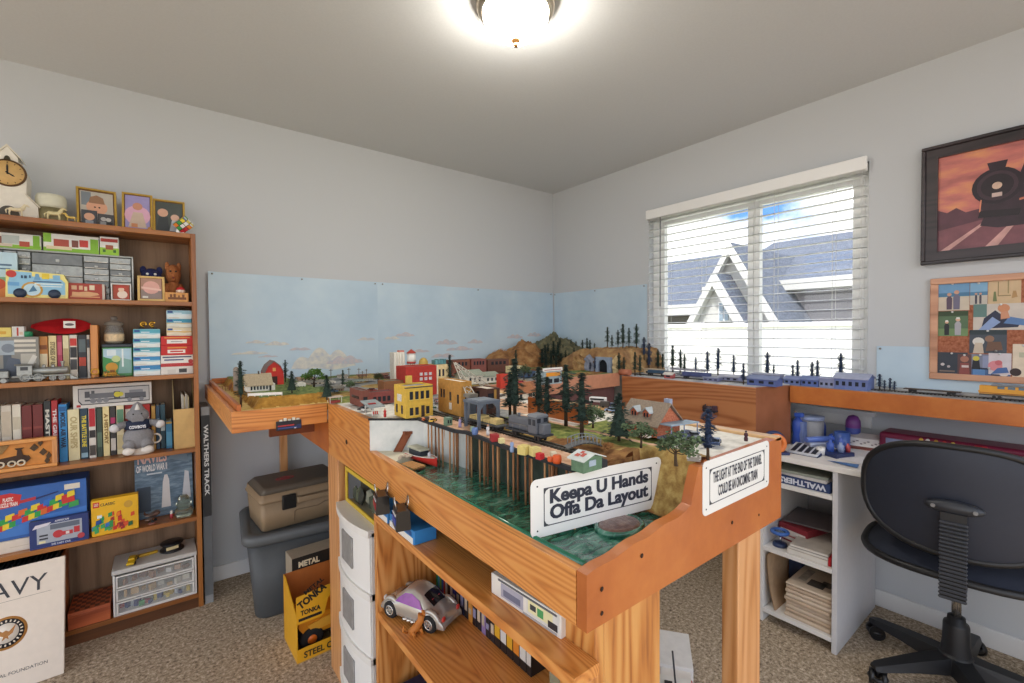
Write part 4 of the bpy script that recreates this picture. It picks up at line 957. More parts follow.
# things on the quay
def crate(label, px, py, col, s=.014, name='toy_crate', z=1.0415, group=None, rz=None):
    P_ = at(px,py,z=z); o = MB().box(-s/2,s/2,-s/2,s/2,0,s*.9,.0006,1); 
    o.box(-s*.53,s*.53,-s*.53,-s*.45,s*.36,s*.54); ob = o.build(name, mat(col,.7,var=.12)); ob.location = P_; ob.rotation_euler[2] = rnd.uniform(-.5,.5) if rz is None else rz
    return tag(ob, label, 'model crate', group)
crate('dark red toy crate on the pier beside the grey diesel',494.5,441,'#a12a2e',.018)
crate('cream toy crate next to the dark red one on the pier',501.5,443,'#e2d79c',.012)
crate('yellow toy crate on the pier below the diesel cab',524,454,'#dcc878',.020)
crate('pale yellow toy crate nearer the green shed on the pier',535,455.5,'#dfcf86',.019)
crate('bright red toy crate on the pier edge',540,459,'#c9282c',.013)
crate('white toy crate beside the orange barrel on the pier',553.5,456.5,'#e6dcc0',.011)
def barrel(label, px, py, col, r=.008, h=.014):
    o = MB().lathe([(0,0),(r*.85,0),(r,h*.3),(r,h*.7),(r*.85,h),(0,h)],n=14).build('toy_barrel', mat(col,.5,var=.05)); o.location = at(px,py,z=1.0415); return tag(o,label,'model barrel')
barrel('orange toy barrel beside the green shed on the pier',557,463,'#dd5a24',.009,.015); barrel('small orange toy drum next to the orange barrel',550.5,461.5,'#d9622f',.006,.009)
barrel('blue toy barrel at the pier edge by the gantry',475,434.5,'#6079ab',.008,.017); barrel('pale green toy drum beside the blue barrel at the pier edge',472.5,431.5,'#8da58b',.006,.013)
car('orange toy handcart beside the yellow corner building',at(425.5,420.5,z=1.041),.2,'#d8672b',.022,'truck'); car('yellow and black toy tractor on the pier by the yellow building',at(433,421.5,z=1.041),.6,'#d4a93c',.03)
P_, w, d, h = corner(443.5,446.5,452.5,426,418,1.041)
shop('dock_office','tiny green dock office with a grey roof on the pier',P_,w,.016,h,'#6f8a72','#9aa5a0',rows(w,h,2,[(.3,.7)],w*.2),par=.002)
P_, w, d, h = corner(571.3,583.2,602,474,458,1.041)
hk = zat(592.6,453.8,Vector((P_.x+w/2,P_.y,0)))-1.041
gs = thing('green_shed','green wooden dock shed with a pale roof printed red beside the sign','model building',P_)
q = MB(); q.prism([(0,0),(w,0),(w,h*.82),(w/2,hk-.003),(0,h*.82)],0,d,'y'); q.build('walls', mat('#5f7d62',.8,var=.15,vscale=100), gs)
sl = (hk-h*.82)/(w/2)
for s in (0,1):
    e_ = -.005 if s == 0 else w+.005; q = MB(); q.prism([(w/2,hk),(e_,h*.82-sl*.005),(e_,h*.82-sl*.005+.002),(w/2,hk+.002)],-.006,d+.006,'y'); ro = q.build('roof', mat('#ccd3cf',.7,var=.1), gs)
    if s == 0:
        q = MB()
        for i,(u0,v0,u1,v1) in enumerate(((.2,.25,.5,.7),(.55,.15,.9,.5),(.5,.6,.75,.9))):
            p = lambda u,v: (w/2*v, d*u, h*.82+sl*w/2*v+.0024)
            q.quad(p(u0,v0),p(u1,v0),p(u1,v1),p(u0,v1))
        q.build('roof_print', mat('#c25a4c',.7,var=.1), ro)
holes(gs,'f',w,d,[(w*.3,h*.35,w*.65,h*.72)],m=mat('#9fb0c0',.3,var=.2)); MB().box(w+.001,w+.016,.0,.014,0,.014,.001).build('stove_bin', mat('#23252a',.7,var=0), gs)
# boat, raft, plank, bushes
Pb = Vector((-2.052,-1.652,ZW+.002)); bo = thing('toy_boat','small red toy fishing boat with a cream cabin roof on green water','model boat',Pb,math.radians(-86)); bo.scale = (1.22,1.1,1.25); L = .115
def hull(u, v):
    x = -L/2+L*u; b = .5*.036*math.sin(PI*min(1,(1-u)*1.35+.18)/2)*(1 if u < .98 else .2)**1; a = PI*(v-.5)
    s = max(0,1-((u-.35)/.65)**2*.95) if u > .35 else 1
    return (x, .019*s*math.sin(a)*(1 if abs(v-.5)<.5 else 1), .006+(.014+.006*u*u)*(1-math.cos(a)**.7 if math.cos(a) > 0 else 1)-.006)
q = MB(); q.grid(hull,20,12); q.build('hull', mat('#c62f26',.4,var=.05), bo, fixn=False)
q = MB(); q.grid(lambda u,v: (-L/2+L*u, (v-.5)*2*.0185*(1 if u < .35 else max(0,1-((u-.35)/.65)**2*.95)), .0125+.004*u*u), 14, 4); q.build('deck', mat('#d9cfb6',.7), bo)
q = MB(); q.tube([hull(u/20,0) for u in range(20)],.0012,n=5); q.tube([hull(u/20,1) for u in range(20)],.0012,n=5); q.build('gunwale', mat('#ece8de',.5,var=0), bo)
MB().box(-.048,.004,-.013,.013,.012,.026,.002).build('cabin', mat('#26303c',.4), bo); MB().box(-.052,.008,-.015,.015,.026,.0295,.0012).build('cabin_roof', mat('#b7b8a4',.6,var=.1), bo)
MB().ball((.022,.002,.020),.005,1,(1,1,1.5)).build('helmsman', mat('#dcdde4',.7,var=0), bo)
ra = thing('toy_raft','flat tan wooden raft moored beside the red boat','model raft',Vector((-2.101,-1.682,ZW+.002)),math.radians(-80))
for i in range(5): MB().box(-.032,.032,-.02+.0082*i,-.0125+.0082*i,.004,.009,.0005,1).build('plank', mat('#b98650',.8,var=.2,vscale=200), ra)
q = MB(); q.box(-.028,-.020,-.021,.022,0,.004); q.box(.018,.026,-.021,.022,0,.004); q.build('float', mat('#7c5733',.8), ra)
Pa, Pt = at(397.5,452,z=.9405), at(402.5,432.5,z=1.0); q = MB(); Pt = Vector((Pa.x+.030,Pa.y-.006,zat(402.5,432.5,Vector((Pa.x+.03,Pa.y,0)))))
rp = thing('toy_ramp','brown plank chute leaning on the white quay wall','model ramp',Pa); v_ = Pt-Pa
q.prism([(-.009,0),(.009,0),(.009,.003),(-.009,.003)],0,.001,'y'); q = MB()
u_ = Vector((.8,-.6,0))*.010; q.quad(-u_,u_,u_+v_,-u_+v_); q.quad(-u_+Vector((0,0,.003)),u_+Vector((0,0,.003)),u_+v_+Vector((0,0,.003)),-u_+v_+Vector((0,0,.003)))
for s in (1,-1): q.bar(u_*s,u_*s+v_,.0022)
q.build('chute', mat('#84492c',.8,var=.15), rp)
q = MB(); q.prism([(-.012,-.007),(.014,-.007),(.014,.008),(-.012,.008)],-.004,.004); o = q.build('chute_head', mat('#7b4227',.8), rp); o.location = v_
lb = thing('toy_stones','pale stone pile and bollard on the concrete ledge','model stones',at(404.5,458,z=.941))
for i in range(5): MB().ball((.008*i-.016,rnd.uniform(-.006,.006),.004),.006,1,jit=.15).build('stone', mat('#cbb9a4',.9,var=.15), lb)
R_ = random.Random(3)
for i,(px,py,l) in enumerate(((416,448,'small teal green bush at the foot of the quay wall'),(432,450,'dark green bush behind the first pier piles'),(447,453,'dark green bush under the middle of the pier'),(456,456,'dark green bush further along under the pier'))):
    P_ = at(px,py,z=ZW+.003); q = MB(); leaves(q,(0,0,.010),(.017,.014,.010),80,.0045,R_); q.ball((0,0,.007),.010,1,jit=.1); o = q.build('toy_bush', M_leaf[0] if i else mat('#3f7a66',.9,var=.2), None, fixn=False); o.location = P_; tag(o,l,'model bush')
# ------------------------------------------------------------------ track and trains
M_rail = mat('#8a8783',.35,metal=.8,var=0); M_tie = mat('#3d342c',.9,var=.15)
def track(label, pts, g=.0165, tie=.011, bed=True):
    P_ = [Vector(p) for p in pts]; dn = []
    for a,b in zip(P_,P_[1:]):
        n = max(1,int((b-a).length/tie)); dn += [a.lerp(b,i/n) for i in range(n)]
    dn.append(P_[-1]); t = thing('model_track', label, 'model track', P_[0]); o0 = P_[0]
    q = MB(); l, r = [], []
    for i,p in enumerate(dn):
        d = (dn[min(i+1,len(dn)-1)]-dn[max(i-1,0)]).normalized(); s = Vector((-d.y,d.x,0)); p = p-o0
        q.T = Matrix.Translation(p) @ Matrix.Rotation(math.atan2(d.y,d.x),4,'Z'); q.box(-.0017,.0017,-.0145,.0145,.0004,.0026); l.append(p+s*g/2+Z*.004); r.append(p-s*g/2+Z*.004)
    q.build('sleepers', M_tie, t)
    for L_ in (l,r): q = MB(); q.tube(L_,.0011,n=4,smooth=False); q.build('rail', M_rail, t)
    return t
zt0 = 1.040
tp = [(-1.955,-1.46,zt0),(-1.962,-1.60,zt0),(-1.963,-1.80,zt0),(-1.957,-2.0,zt0),(-1.955,-2.20,zt0)]
track('dark model track beside the salmon pier carrying the grey diesel', tp)
track('second model track curving through the toy town behind the tall conifers', [(-1.50,-1.35,1.04),(-1.68,-1.42,1.04),(-1.80,-1.55,1.041),(-1.86,-1.72,1.043),(-1.885,-1.9,1.044)])
track('model track on the shelf running under the orange diesel', [(-.20,-1.95,1.0285),(-.20,-2.5,1.0285),(-.20,-3.05,1.0285)])
track('model track along the box module beneath the long grey roof', [(-.40,-1.12,1.0325),(-.40,-1.5,1.0325),(-.36,-1.86,1.0325)])
track('rear model track on the box module along the window', [(-.22,-1.10,1.0325),(-.22,-1.5,1.0325),(-.22,-1.9,1.0325)])
def truck_set(t, xs, z=.006, w=.018, m=None):
    for x in xs:
        o = MB().box(x-.012,x+.012,-.0085,.0085,.004,.010).build('bogie', m or mat('#2b2d31',.7,var=0), t)
        for sx in (-.007,.007):
            for sy in (-1,1): MB().cyl((x+sx,sy*.0075,.0052),(x+sx,sy*.0105,.0052),.0052,12).build('wheel', mat('#3b3a3a',.5,metal=.6,var=0), o)
D0 = Vector((-1.957,-2.015,zt0+.0045)); lo = thing('diesel_switcher','dark grey diesel switcher on the track beside the pier crates','model locomotive',D0,-PI/2+.03)
M_dg = mat('#62666d',.5,var=.08)
MB().box(-.085,.085,-.0165,.0165,.0105,.0145,.001,1).build('frame', mat('#3a3d42',.6), lo); truck_set(lo,(-.052,.052))
MB().box(-.080,.022,-.0105,.0105,.0145,.038,.002).build('hood', M_dg, lo); MB().box(.060,.083,-.0105,.0105,.0145,.034,.002).build('short_hood', M_dg, lo)
cb = MB().box(.022,.060,-.016,.016,.0145,.046,.001,1).build('cab', M_dg, lo)
MB().prism([(-.018,.046),(.018,.046),(.012,.050),(-.012,.050)],.020,.062,'x').build('cab_roof', mat('#7b7f85',.5,var=.05), lo)
for (a,b,c,d_) in ((.026,.038,-1,0),(.044,.056,-1,0),(.026,.038,1,0),(.044,.056,1,0)): MB().box(a,b,c*.0163-.0004,c*.0163+.0004,.030,.041).build('window', M_pane, cb)
for yy in (-.009,.009): MB().box(.0598,.0606,yy-.005,yy+.005,.035,.043).build('window', M_pane, cb)
lo.scale = (.76,1.12,1.2); lo.location.y = -2.0; MB().cyl((-.045,0,.037),(-.045,0,.045),.0035,10).build('exhaust_stack', M_dg, lo)
for sy in (-1,1):
    q = MB(); q.tube([(-.083,sy*.0155,.026),(.02,sy*.0155,.026)],.0006,n=5)
    for x in (-.083,-.05,-.015,.018): q.tube([(x,sy*.0155,.0145),(x,sy*.0155,.026)],.0006,n=5)
    q.build('handrail', M_rail, lo)
def flatcar(label, P_, rz, L, deck, load=None, st=False):
    t = thing('flat_wagon', label, 'model wagon', P_, rz); MB().box(-L/2,L/2,-.016,.016,.0105,.0145,.0008,1).build('wagon_deck', mat(deck,.7,var=.1), t); truck_set(t,(-L*.34,L*.34))
    if load:
        for i in range(4): MB().box(-L*.42+i*L*.21,-L*.42+i*L*.21+L*.19,-.012,.012,.0145,.024+.004*(i%2),.0008,1).build('timber_load', mat(load,.8,var=.15,vscale=200), t)
    return t
flatcar('flat wagon with yellow timber load passing under the grey gantry', Vector((-1.963,-1.835,zt0+.0045)), -PI/2, .15, '#4a4e50', '#cdb578')
flatcar('long dark flat wagon alone on the train shelf below the cork board', Vector((-.20,-2.41,1.033)), PI/2, .17, '#4b4038')
t = flatcar('dark blue wagon on the box module near the red signal hut', Vector((-.40,-1.52,1.037)), PI/2+.02, .17, '#3c4468')
MB().box(-.075,.075,-.014,.014,.0145,.034,.002).build('wagon_body', mat('#46507c',.6,var=.15), t)
t = flatcar('dark teal wagon on the box module nearest the tunnel', Vector((-.40,-1.28,1.037)), PI/2, .13, '#2f3c48')
MB().box(-.055,.055,-.014,.014,.0145,.030,.002).build('wagon_body', mat('#33506a',.6,var=.15), t)
D1 = Vector((-.20,-2.66,1.033)); od = thing('orange_diesel','orange diesel passenger locomotive on the train shelf at the picture edge','model locomotive',D1,PI/2)
M_od = mat('#d99a32',.45,var=.05)
truck_set(od,(-.07,.07),m=mat('#9b9a96',.4,metal=.6,var=.1)); MB().box(-.115,.115,-.016,.016,.0105,.016).build('frame', mat('#54504a',.6), od)
b = MB().box(-.085,.115,-.0165,.0165,.016,.046,.002).build('body_shell', M_od, od)
MB().prism([(.085,.016),(.115,.016),(.118,.026),(.108,.034),(.085,.046)],-.0164,.0164,'y').build('nose', M_od, od)
MB().box(-.085,.085,-.0172,.0172,.046,.052,.003).build('roof', mat('#7d848a',.5,var=.05), od)
for i in range(6): MB().box(-.08+i*.026,-.062+i*.026,-.0168,.0168,.036,.0455).build('window', mat('#5b7180',.2,var=.1), b)
MB().box(-.085,.114,-.0168,.0168,.0185,.021).build('stripe', mat('#9c5b28',.5,var=0), b)
# ------------------------------------------------------------------ buildings along the window
def shelf_bld(name, label, a, b, yb, yt, x, col, roof, flat='y', dpt=.07, n=4, z=1.0285):
    A, w, h = edge_box(a,b,yb,yt,x=x,z=z); t = thing(name, label, 'model building', A)
    m = mat(col,.7,var=.12); ro = mat(roof,.7,var=.12)
    if flat == 'y':
        q = MB(); hb = h*.72; q.prism([(0,0),(dpt,0),(dpt,hb),(dpt/2,h-.003),(0,hb)],-w,0,'y'); q.build('walls', m, t); q = MB(); sl = (h-hb)/(dpt/2)
        for s in (0,1):
            e_ = -.006 if s == 0 else dpt+.006; q.prism([(dpt/2,h),(e_,hb-sl*.006),(e_,hb-sl*.006+.003),(dpt/2,h+.003)],-w-.006,.006,'y')
        q.build('roof', ro, t)
    elif flat == 'open':
        q = MB(); q.box(-.004,dpt,-w,0,h-.005,h); q.build('roof', ro, t); MB().box(0,dpt,-w,0,0,.006).build('platform', m, t)
        for i in range(n+1): q = MB(); y_ = -w*i/n; q.bar((.006,min(-.002,max(-w+.002,y_)),.006),(.006,min(-.002,max(-w+.002,y_)),h-.004),.0013); q.build('post', M_gant, t)
    else:
        MB().box(0,dpt,-w,0,0,h-.004).build('walls', m, t); MB().box(-.003,dpt+.003,-w-.003,.003,h-.004,h).build('roof', ro, t)
    if flat != 'open':
        for i in range(n): 
            c = -w*(i+.5)/n; MB().box(-.0012,.0004,c-w*.25/n,c+w*.25/n,h*.25,h*.52).build('window', M_pane, t)
    return t
Zb = 1.0325
shelf_bld('platform_roof','long low grey station roof on posts along the box module',667,704,377,368.5,-.31,'#9a9aa2','#8e8c98','open',.06,6,Zb)
shelf_bld('stone_platform','pale stone platform before the tunnel on the box module',644,660,374,368.5,-.31,'#c7b394','#b9a68c','flat',.05,2,Zb)
shelf_bld('signal_hut','tiny red and cream signal hut at the front edge of the box module',664,672,382,372.5,-.46,'#b05a58','#d8d2cc','y',.03,1,Zb)
shelf_bld('yard_shed','grey yard shed with cluttered roof on the box module',703,718,386,376.5,-.42,'#7c80a0','#9aa0b4','flat',.05,3,Zb)
shelf_bld('yard_shed','pale lilac yard shed between grey shed and blue conifer',719,738,384,374.5,-.36,'#9298b8','#b4b6c6','y',.06,3,Zb)
shelf_bld('blue_cottage','blue grey cottage with a pitched roof at the front of the box module',747,776,388,375.5,-.44,'#55659c','#7f8bb0','y',.07,3,Zb)
shelf_bld('lilac_depot','long pale lilac depot building below the ragged window conifer',752,779,383,373,-.24,'#8c8fa8','#a9acc0','flat',.06,4,Zb)
shelf_bld('engine_shed','low blue grey round roofed shed on the train shelf',784,800,386,376.5,-.26,'#6d7cae','#7f8cb8','y',.07,3)
shelf_bld('engine_shed','second low blue shed continuing along the train shelf',801,818,386.5,376.5,-.26,'#5d70ac','#7686b6','y',.07,3)
shelf_bld('freight_platform','narrow lilac freight platform on the train shelf',819,834,388,377.5,-.26,'#8b92b4','#9aa0bc','flat',.06,3)
shelf_bld('freight_house','long blue freight house with a pale hipped roof on the train shelf',834,867,392,373.5,-.27,'#6a7aae','#a3aac4','y',.10,5)
# ------------------------------------------------------------------ little things
def footbridge():
    a, b = at(566,448,z=1.047), at(602,446,z=1.047); L = (b-a).length; t = thing('toy_footbridge','grey arched toy footbridge with railings over the brown hillside','model bridge',a,math.atan2(b.y-a.y,b.x-a.x))
    f_ = lambda u: .010*math.sin(PI*u)
    q = MB(); q.grid(lambda u,v: (L*u,-.014+.028*v,f_(u)+.002),12,2); q.grid(lambda u,v: (L*u,-.014+.028*v,f_(u)),12,2); q.build('deck', mat('#6a6c6e',.8,var=.15), t)
    for s in (-1,1):
        q = MB(); q.tube([(L*i/10,s*.0135,f_(i/10)+.016) for i in range(1,10)],.001,n=5)
        for i in range(1,10): q.tube([(L*i/10,s*.0135,f_(i/10)),(L*i/10,s*.0135,f_(i/10)+.017)],.0009,n=5)
        q.build('railing', mat('#7f8486',.6,var=.1), t)
footbridge()
t = thing('picnic_bench','tiny pale picnic bench beside the spreading olive tree','model bench',at(694,460,z=1.04),.5)
MB().box(-.014,.014,-.006,.006,.009,.0105).build('bench_top', mat('#d8d5cc',.7), t)
for s in (-1,1): MB().box(-.014,.014,s*.011-.002,s*.011+.002,.005,.0062).build('seat', mat('#cfcac0',.7), t); MB().box(s*.010-.001,s*.010+.001,-.012,.012,0,.009).build('leg', mat('#9a948a',.7), t)
t = thing('toy_figure','tiny dark red figure standing on the white road near the rail','model figure',at(746,441,z=1.04))
MB().lathe([(0,0),(.004,0),(.0045,.006),(.003,.010),(.0045,.013),(.0035,.018),(0,.019)],n=10).build('coat', mat('#4a2733',.7,var=0), t); MB().ball((0,0,.0215),.0028,1).build('head', mat('#3a2a35',.7,var=0), t)
t = thing('wall_mounted_engine','small dark toy engine fixed to the brown face of the box module','model locomotive',(-.5125,at(711,408,x=-.512).y,at(711,412,x=-.512).z),PI/2)
MB().box(-.036,.036,-.002,.018,.004,.012,.001,1).build('frame', mat('#2c2c38',.6,var=.1), t); MB().box(-.034,-.014,.0,.018,.012,.034,.002).build('cab', mat('#4a3440',.6,var=.1), t); MB().cyl((-.014,.009,.021),(.034,.009,.021),.009,12).build('boiler', mat('#3d3038',.5,var=.1), t)
for i in range(4): MB().cyl((-.026+.017*i,.017,.005),(-.026+.017*i,.020,.005),.006,12).build('wheel', mat('#2b2b33',.5,metal=.4,var=0), t)
MB().cyl((.024,.009,.029),(.024,.009,.037),.003,8).build('smoke_stack', mat('#2b2b33',.5,var=0), t)
for px,py,l,c in ((478,413,'tiny red figure standing by the grey gantry leg','#a33a34'),(488,435,'tiny white figure on the pier beside the dark red crate','#d9d9da'),(512,452,'tiny pale blue figure beside the diesel front','#8fa3c9'),(460,427,'tiny lilac figure behind the green dock office','#9a8fb5'),(385,417,'tiny red figure beside the petrol pumps','#b9322f'),(668,446,'tiny dark figure on the path by the cottage','#3a3d44'),(533,411,'tiny brown figure outside the stone shed','#6d4a3a')):
    t = thing('toy_figure',l,'model figure',at(px,py,z=1.0415)); MB().lathe([(0,0),(.004,0),(.0045,.008),(.003,.012),(.0045,.015),(.0035,.020),(0,.021)],n=10).build('coat', mat(c,.7,var=0), t); MB().ball((0,0,.0235),.0028,1).build('head', mat('#c99a80',.7,var=0), t)
car('slate blue toy car on the white road behind the tall blue conifer',at(716,444,z=1.041),.4,'#4a5f8a',.044)
car('grey toy car on the white road beside the cottage porch',at(694,437,z=1.041),.9,'#7d8590',.042)
car('pale toy van parked between the stone shed and the sign shop',at(541,407,z=1.041),.5,'#d5d0c4',.045,'bus')
car('maroon toy car beside the red warehouse corner',at(437,402,z=1.041),1.2,'#7a2b30',.042)
car('green toy car on the street below the tan building',at(432,408,z=1.041),1.4,'#3f6a55',.042)
for i,(px,py,l) in enumerate(((690,447,'low round bush at the cottage porch corner'),(700,443,'small dark bush beside the grey toy car'),(627,437,'low bush at the cottage back corner'),(608,449,'tuft of brown scrub on the bank past the footbridge'))):
    P_ = at(px,py,z=1.045); q = MB(); leaves(q,(0,0,.007),(.012,.010,.007),60,.004,R_); q.ball((0,0,.005),.007,1,jit=.1); o = q.build('toy_bush', M_leaf[0] if i < 3 else PAL[5], None, fixn=False); o.location = P_; tag(o,l,'model bush')
# train name plate hung on the farm board
a, b = at(276,431,y=FY0), at(301,429,y=FY0); w = b.x-a.x; h = zat(276,419,a)-a.z
t = thing('train_banner','dark toy train banner with red and blue bands fixed on the farm board','model banner',(a.x+w/2,FY0-.005,a.z)); MB().box(-w/2,w/2,-.004,.004,0,h*.78,.0008,1).build('board', mat('#20222b',.6,var=.1), t)
prints(t,w,.008,h,[(.05,.34,.7,.44,'#b9343a'),(.05,.14,.8,.26,'#3a4a86'),(.8,.06,.98,.4,'#22305c'),(.7,.08,.78,.16,'#c9c9cf')])
for i in range(5): MB().box(-w*.38+i*w*.17,-w*.38+i*w*.17+w*.12,-.003,.003,h*.78,h*(.9+.1*(i%2))).build('white_figure', mat('#d9d6c8',.6,var=.2), t)
# ------------------------------------------------------------------ farm
P_, w, h = edge_box(265,284,393,362,y=-.62,z=1.066)
t = thing('red_barn','bright red toy barn with a grey gambrel roof','model building',P_); d = .09
pr_ = [(0,0),(w,0),(w,h*.52),(w*.82,h*.8),(w*.5,h),(w*.18,h*.8),(0,h*.52)]
MB().prism(pr_,0,d,'y').build('walls', mat('#c3322a',.8,var=.1), t); q = MB()
for a,b in zip(pr_[2:6],pr_[3:7]): q.prism([a,b,(b[0],b[1]+.004),(a[0],a[1]+.004)],-.006,d+.006,'y')
q.build('roof', mat('#7e6a66',.8,var=.15), t); MB().box(w*.34,w*.66,-.0014,.0004,0,h*.38).build('barn_door', mat('#3a1c18',.7), t); MB().box(w*.42,w*.58,-.0014,.0004,h*.6,h*.74).build('loft_window', mat('#d8a05a',.6), t)
P_, w, h = edge_box(233.5,239.5,392,367,y=-.66,z=1.06); t = thing('farm_silo','tall grey concrete farm silo with a domed top','model building',P_+Vector((w/2,0,0))); MB().lathe([(w/2,0),(w/2,h*.9),(w*.4,h*.96),(w*.15,h),(0,h)],n=18).build('silo_shell', mat('#8b7f74',.8,var=.15), t)
for i in range(5): MB().torus((0,0,h*(.12+.17*i)),w/2,.0008,n=18,m=4).build('band', mat('#6e645b',.7), t)
P_, w, h = edge_box(247,271.5,393.5,375.5,y=-.82,z=1.068); t = shop('white_farmhouse','white toy farmhouse with a long tan roof on the farm plateau',P_,w,.07,h,'#dfdcd2','#a99a80',rows(w,h,6,[(.10,.34)],w*.07),flat='x',roofk=.58)
MB().box(w*.52,w*.57,.03,.04,h,h+.012).build('chimney', mat('#4a4540',.8), t); MB().box(w*.92,w*1.16,.0,.06,0,h*.42).build('annex', mat('#d3d0c4',.8), t)
def fence(label, pts, col, hgt=.014, rails=2, step=.02):
    P_ = [Vector(p) for p in pts]; t = thing('toy_fence', label, 'model fence', P_[0]); m = mat(col,.8,var=.1); n = 0
    for a,b in zip(P_,P_[1:]):
        a = a-P_[0]; b = b-P_[0]; k_ = max(1,int((b-a).length/step))
        for i in range(k_+(1 if b+P_[0] == P_[-1] else 0)): p = a.lerp(b,i/k_); MB().box(p.x-.001,p.x+.001,p.y-.001,p.y+.001,p.z,p.z+hgt).build('fence_post', m, t)
        for r in range(rails): z_ = hgt*(.4+.45*r/max(1,rails-1)); q = MB(); q.bar(a+Z*z_,b+Z*z_,.0007 if rails < 3 else .0016); q.build('fence_rail', m, t)
    return t
fa, fb_ = at(248,397,z=1.07), at(282,395.5,z=1.07)
fence('white picket fence along the front of the toy farm green', [fa,fb_], '#e8e6de', .013, 3)
fc = at(216,391,z=1.036); fence('brown rail fence around the sandy toy farm yard', [fc,at(229,391,z=1.04),at(233,385,z=1.045)], '#8a5a3a', .022, 2)
fence('second brown rail fence at the back of the toy farm yard', [(-2.42,-.12,1.035),(-2.30,-.12,1.04)], '#7c4c30', .026, 2, .03)
for i,(a,b,yb,yt,y_,c,rf,l) in enumerate(((296,306,393,383.5,-.75,'#d8d4c8','#c9c4b6','small white shed with a flat pale roof past the farm spruce'),(308,324,391,381.5,-.65,'#d9c8b0','#b9b4a8','wide cream shed with a pale roof before the bright bush'),(299,312,387,378,-.45,'#c9bba6','#a8886e','tan cottage behind the cream farm sheds'),
    (326,336,389,382,-.5,'#cfc9bc','#8d9488','grey roofed bungalow between bush and spruce'),(335,344,394,387,-.85,'#8a7b68','#7d7a72','low brown lean-to with white posts near the farm edge'),(352,364,388,381,-.55,'#b7b2a6','#87938a','pale bungalow behind the brown brick shop'),(366,376,387,379.5,-.5,'#a8a295','#6f7d74','grey green cottage among trees behind the brick shop'),
    (378,388,383,374.5,-.38,'#7f5a4a','#8a5d4c','dark brick works in front of the painted sky'),(386,394,386,377,-.5,'#8d6558','#7a4d44','brown brick works beside the cream elevator'),(396,405,392,380,-.85,'#5f6f62','#55645a','dark green depot at the foot of the elevator'),(340,348,381,375.5,-.3,'#d4cdbb','#9d968a','tiny cream house near the utility poles'),(360,367,380,375,-.28,'#b48a72','#8a6a58','tiny tan house far back by the painted sky'))):
    P_, w, h = edge_box(a,b,yb,yt,y=y_,z=1.045 if a > 325 else 1.06); shop('toy_house',l,P_,w,.05,h,c,rf,rows(w,h,3,[(.15,.42)],w*.12),flat='x' if i % 3 else True)
for i,(px,yt,y_,l) in enumerate(((331,369,-.3,'slim utility pole nearest the bright farm bush'),(349,368,-.3,'utility pole second along the painted horizon'),(359,368,-.35,'pair of utility poles middle of the horizon'),(362.5,371,-.45,'short utility pole beside the taller pair'),(366.5,369,-.3,'utility pole nearest the brick works'))):
    A = at(px,380,y=y_); A.z = 1.04; h = zat(px,yt,A)-1.04; t = thing('utility_pole',l,'model pole',A); MB().cyl((0,0,0),(0,0,h),.0016,6).build('pole', mat('#5c4a3a',.9), t); MB().box(-.010,.010,-.001,.001,h*.86,h*.89).build('crossarm', mat('#5c4a3a',.9), t)
t = thing('garden_table','toy market stall with a pink awning and white posts near the farm spruce','model stall',at(336,403,z=1.04)); 
for sx in (-.02,.02):
    for sy in (0,.03): MB().cyl((sx,sy,0),(sx,sy,.020),.001,5).build('post', M_white, t)
MB().box(-.024,.024,-.004,.034,.020,.023).build('awning', mat('#cdbcae',.7), t); MB().box(-.016,.016,.004,.026,0,.008).build('stall_counter', mat('#a0443c',.7,var=.2), t)
# ------------------------------------------------------------------ the two signs
def sign(label, P0, w, h, rz, lean, lines, serif=0):
    t = thing('warning_sign', label, 'sign', P0, rot=(lean,0,rz)); r = .012
    pts = []
    for cx,cz,a0 in ((w-r,r,-90),(w-r,h-r,0),(r,h-r,90),(r,r,180)):
        for k_ in range(6): a = math.radians(a0+18*k_); pts.append((cx+r*math.cos(a),cz+r*math.sin(a)))
    MB().prism(pts,0,.0012,'y').build('sign_plate', mat('#ecebe6',.35,var=0), t)
    q = MB(); m = h*.17; b = .0016; ml = w*.085
    x0_,x1_,z0_,z1_ = ml,w-ml,m,h-m
    for a in ((x0_,x1_,z0_,z0_+b),(x0_,x1_,z1_-b,z1_),(x0_,x0_+b,z0_+b,z1_-b),(x1_-b,x1_,z0_+b,z1_-b)): q.box(a[0],a[1],-.0004,.0002,a[2],a[3])
    c = h*.13
    for sx,sz in ((x0_,z0_),(x1_,z0_),(x0_,z1_),(x1_,z1_)):
        dx_ = 1 if sx == x0_ else -1; dz_ = 1 if sz == z0_ else -1
        q.prism([(sx,sz),(sx+dx_*c,sz),(sx+dx_*c*.35,sz+dz_*c*.35),(sx,sz+dz_*c)],-.0005,.0002,'y')
    q.build('border', mat('#3a3d44',.5,var=0), t)
    q = MB()
    for (s,u0,v0,u1,v1,bd) in lines:
        for k_ in ((0,1) if bd > .025 else (0,)): write(q,s,(u0*w+k_*.0012,-.0004-k_*.00004,v0*h),X,Z,(u1-u0)*w-.0017,(v1-v0)*h,bd)
    q.build('lettering', mat('#2b3040',.5,var=0), t)
    for sx in (ml*.5,w-ml*.5):
        for sz in (m*.7,h-m*.7): MB().cyl((sx,-.0006,sz),(sx,.0003,sz),.0016,10).build('screw_hole', mat('#2a2a2c',.6,var=0), t)
a, b = at(531,540,z=ZW+.008), at(661,506,z=ZW+.008); hs = zat(531,481,a)-a.z
sign('white sign reading Keepa U Hands Offa Da Layout standing in the green water', a, (b-a).length, hs*1.0, math.atan2(b.y-a.y,b.x-a.x), 0,
     [('Keepa U Hands',.125,.47,.885,.79,.032),('Offa Da Layout',.125,.19,.885,.52,.032)])
a, b = at(704,518,y=TY0-.004), at(770,483.5,y=TY0-.004); hs = zat(704,463,a)-a.z
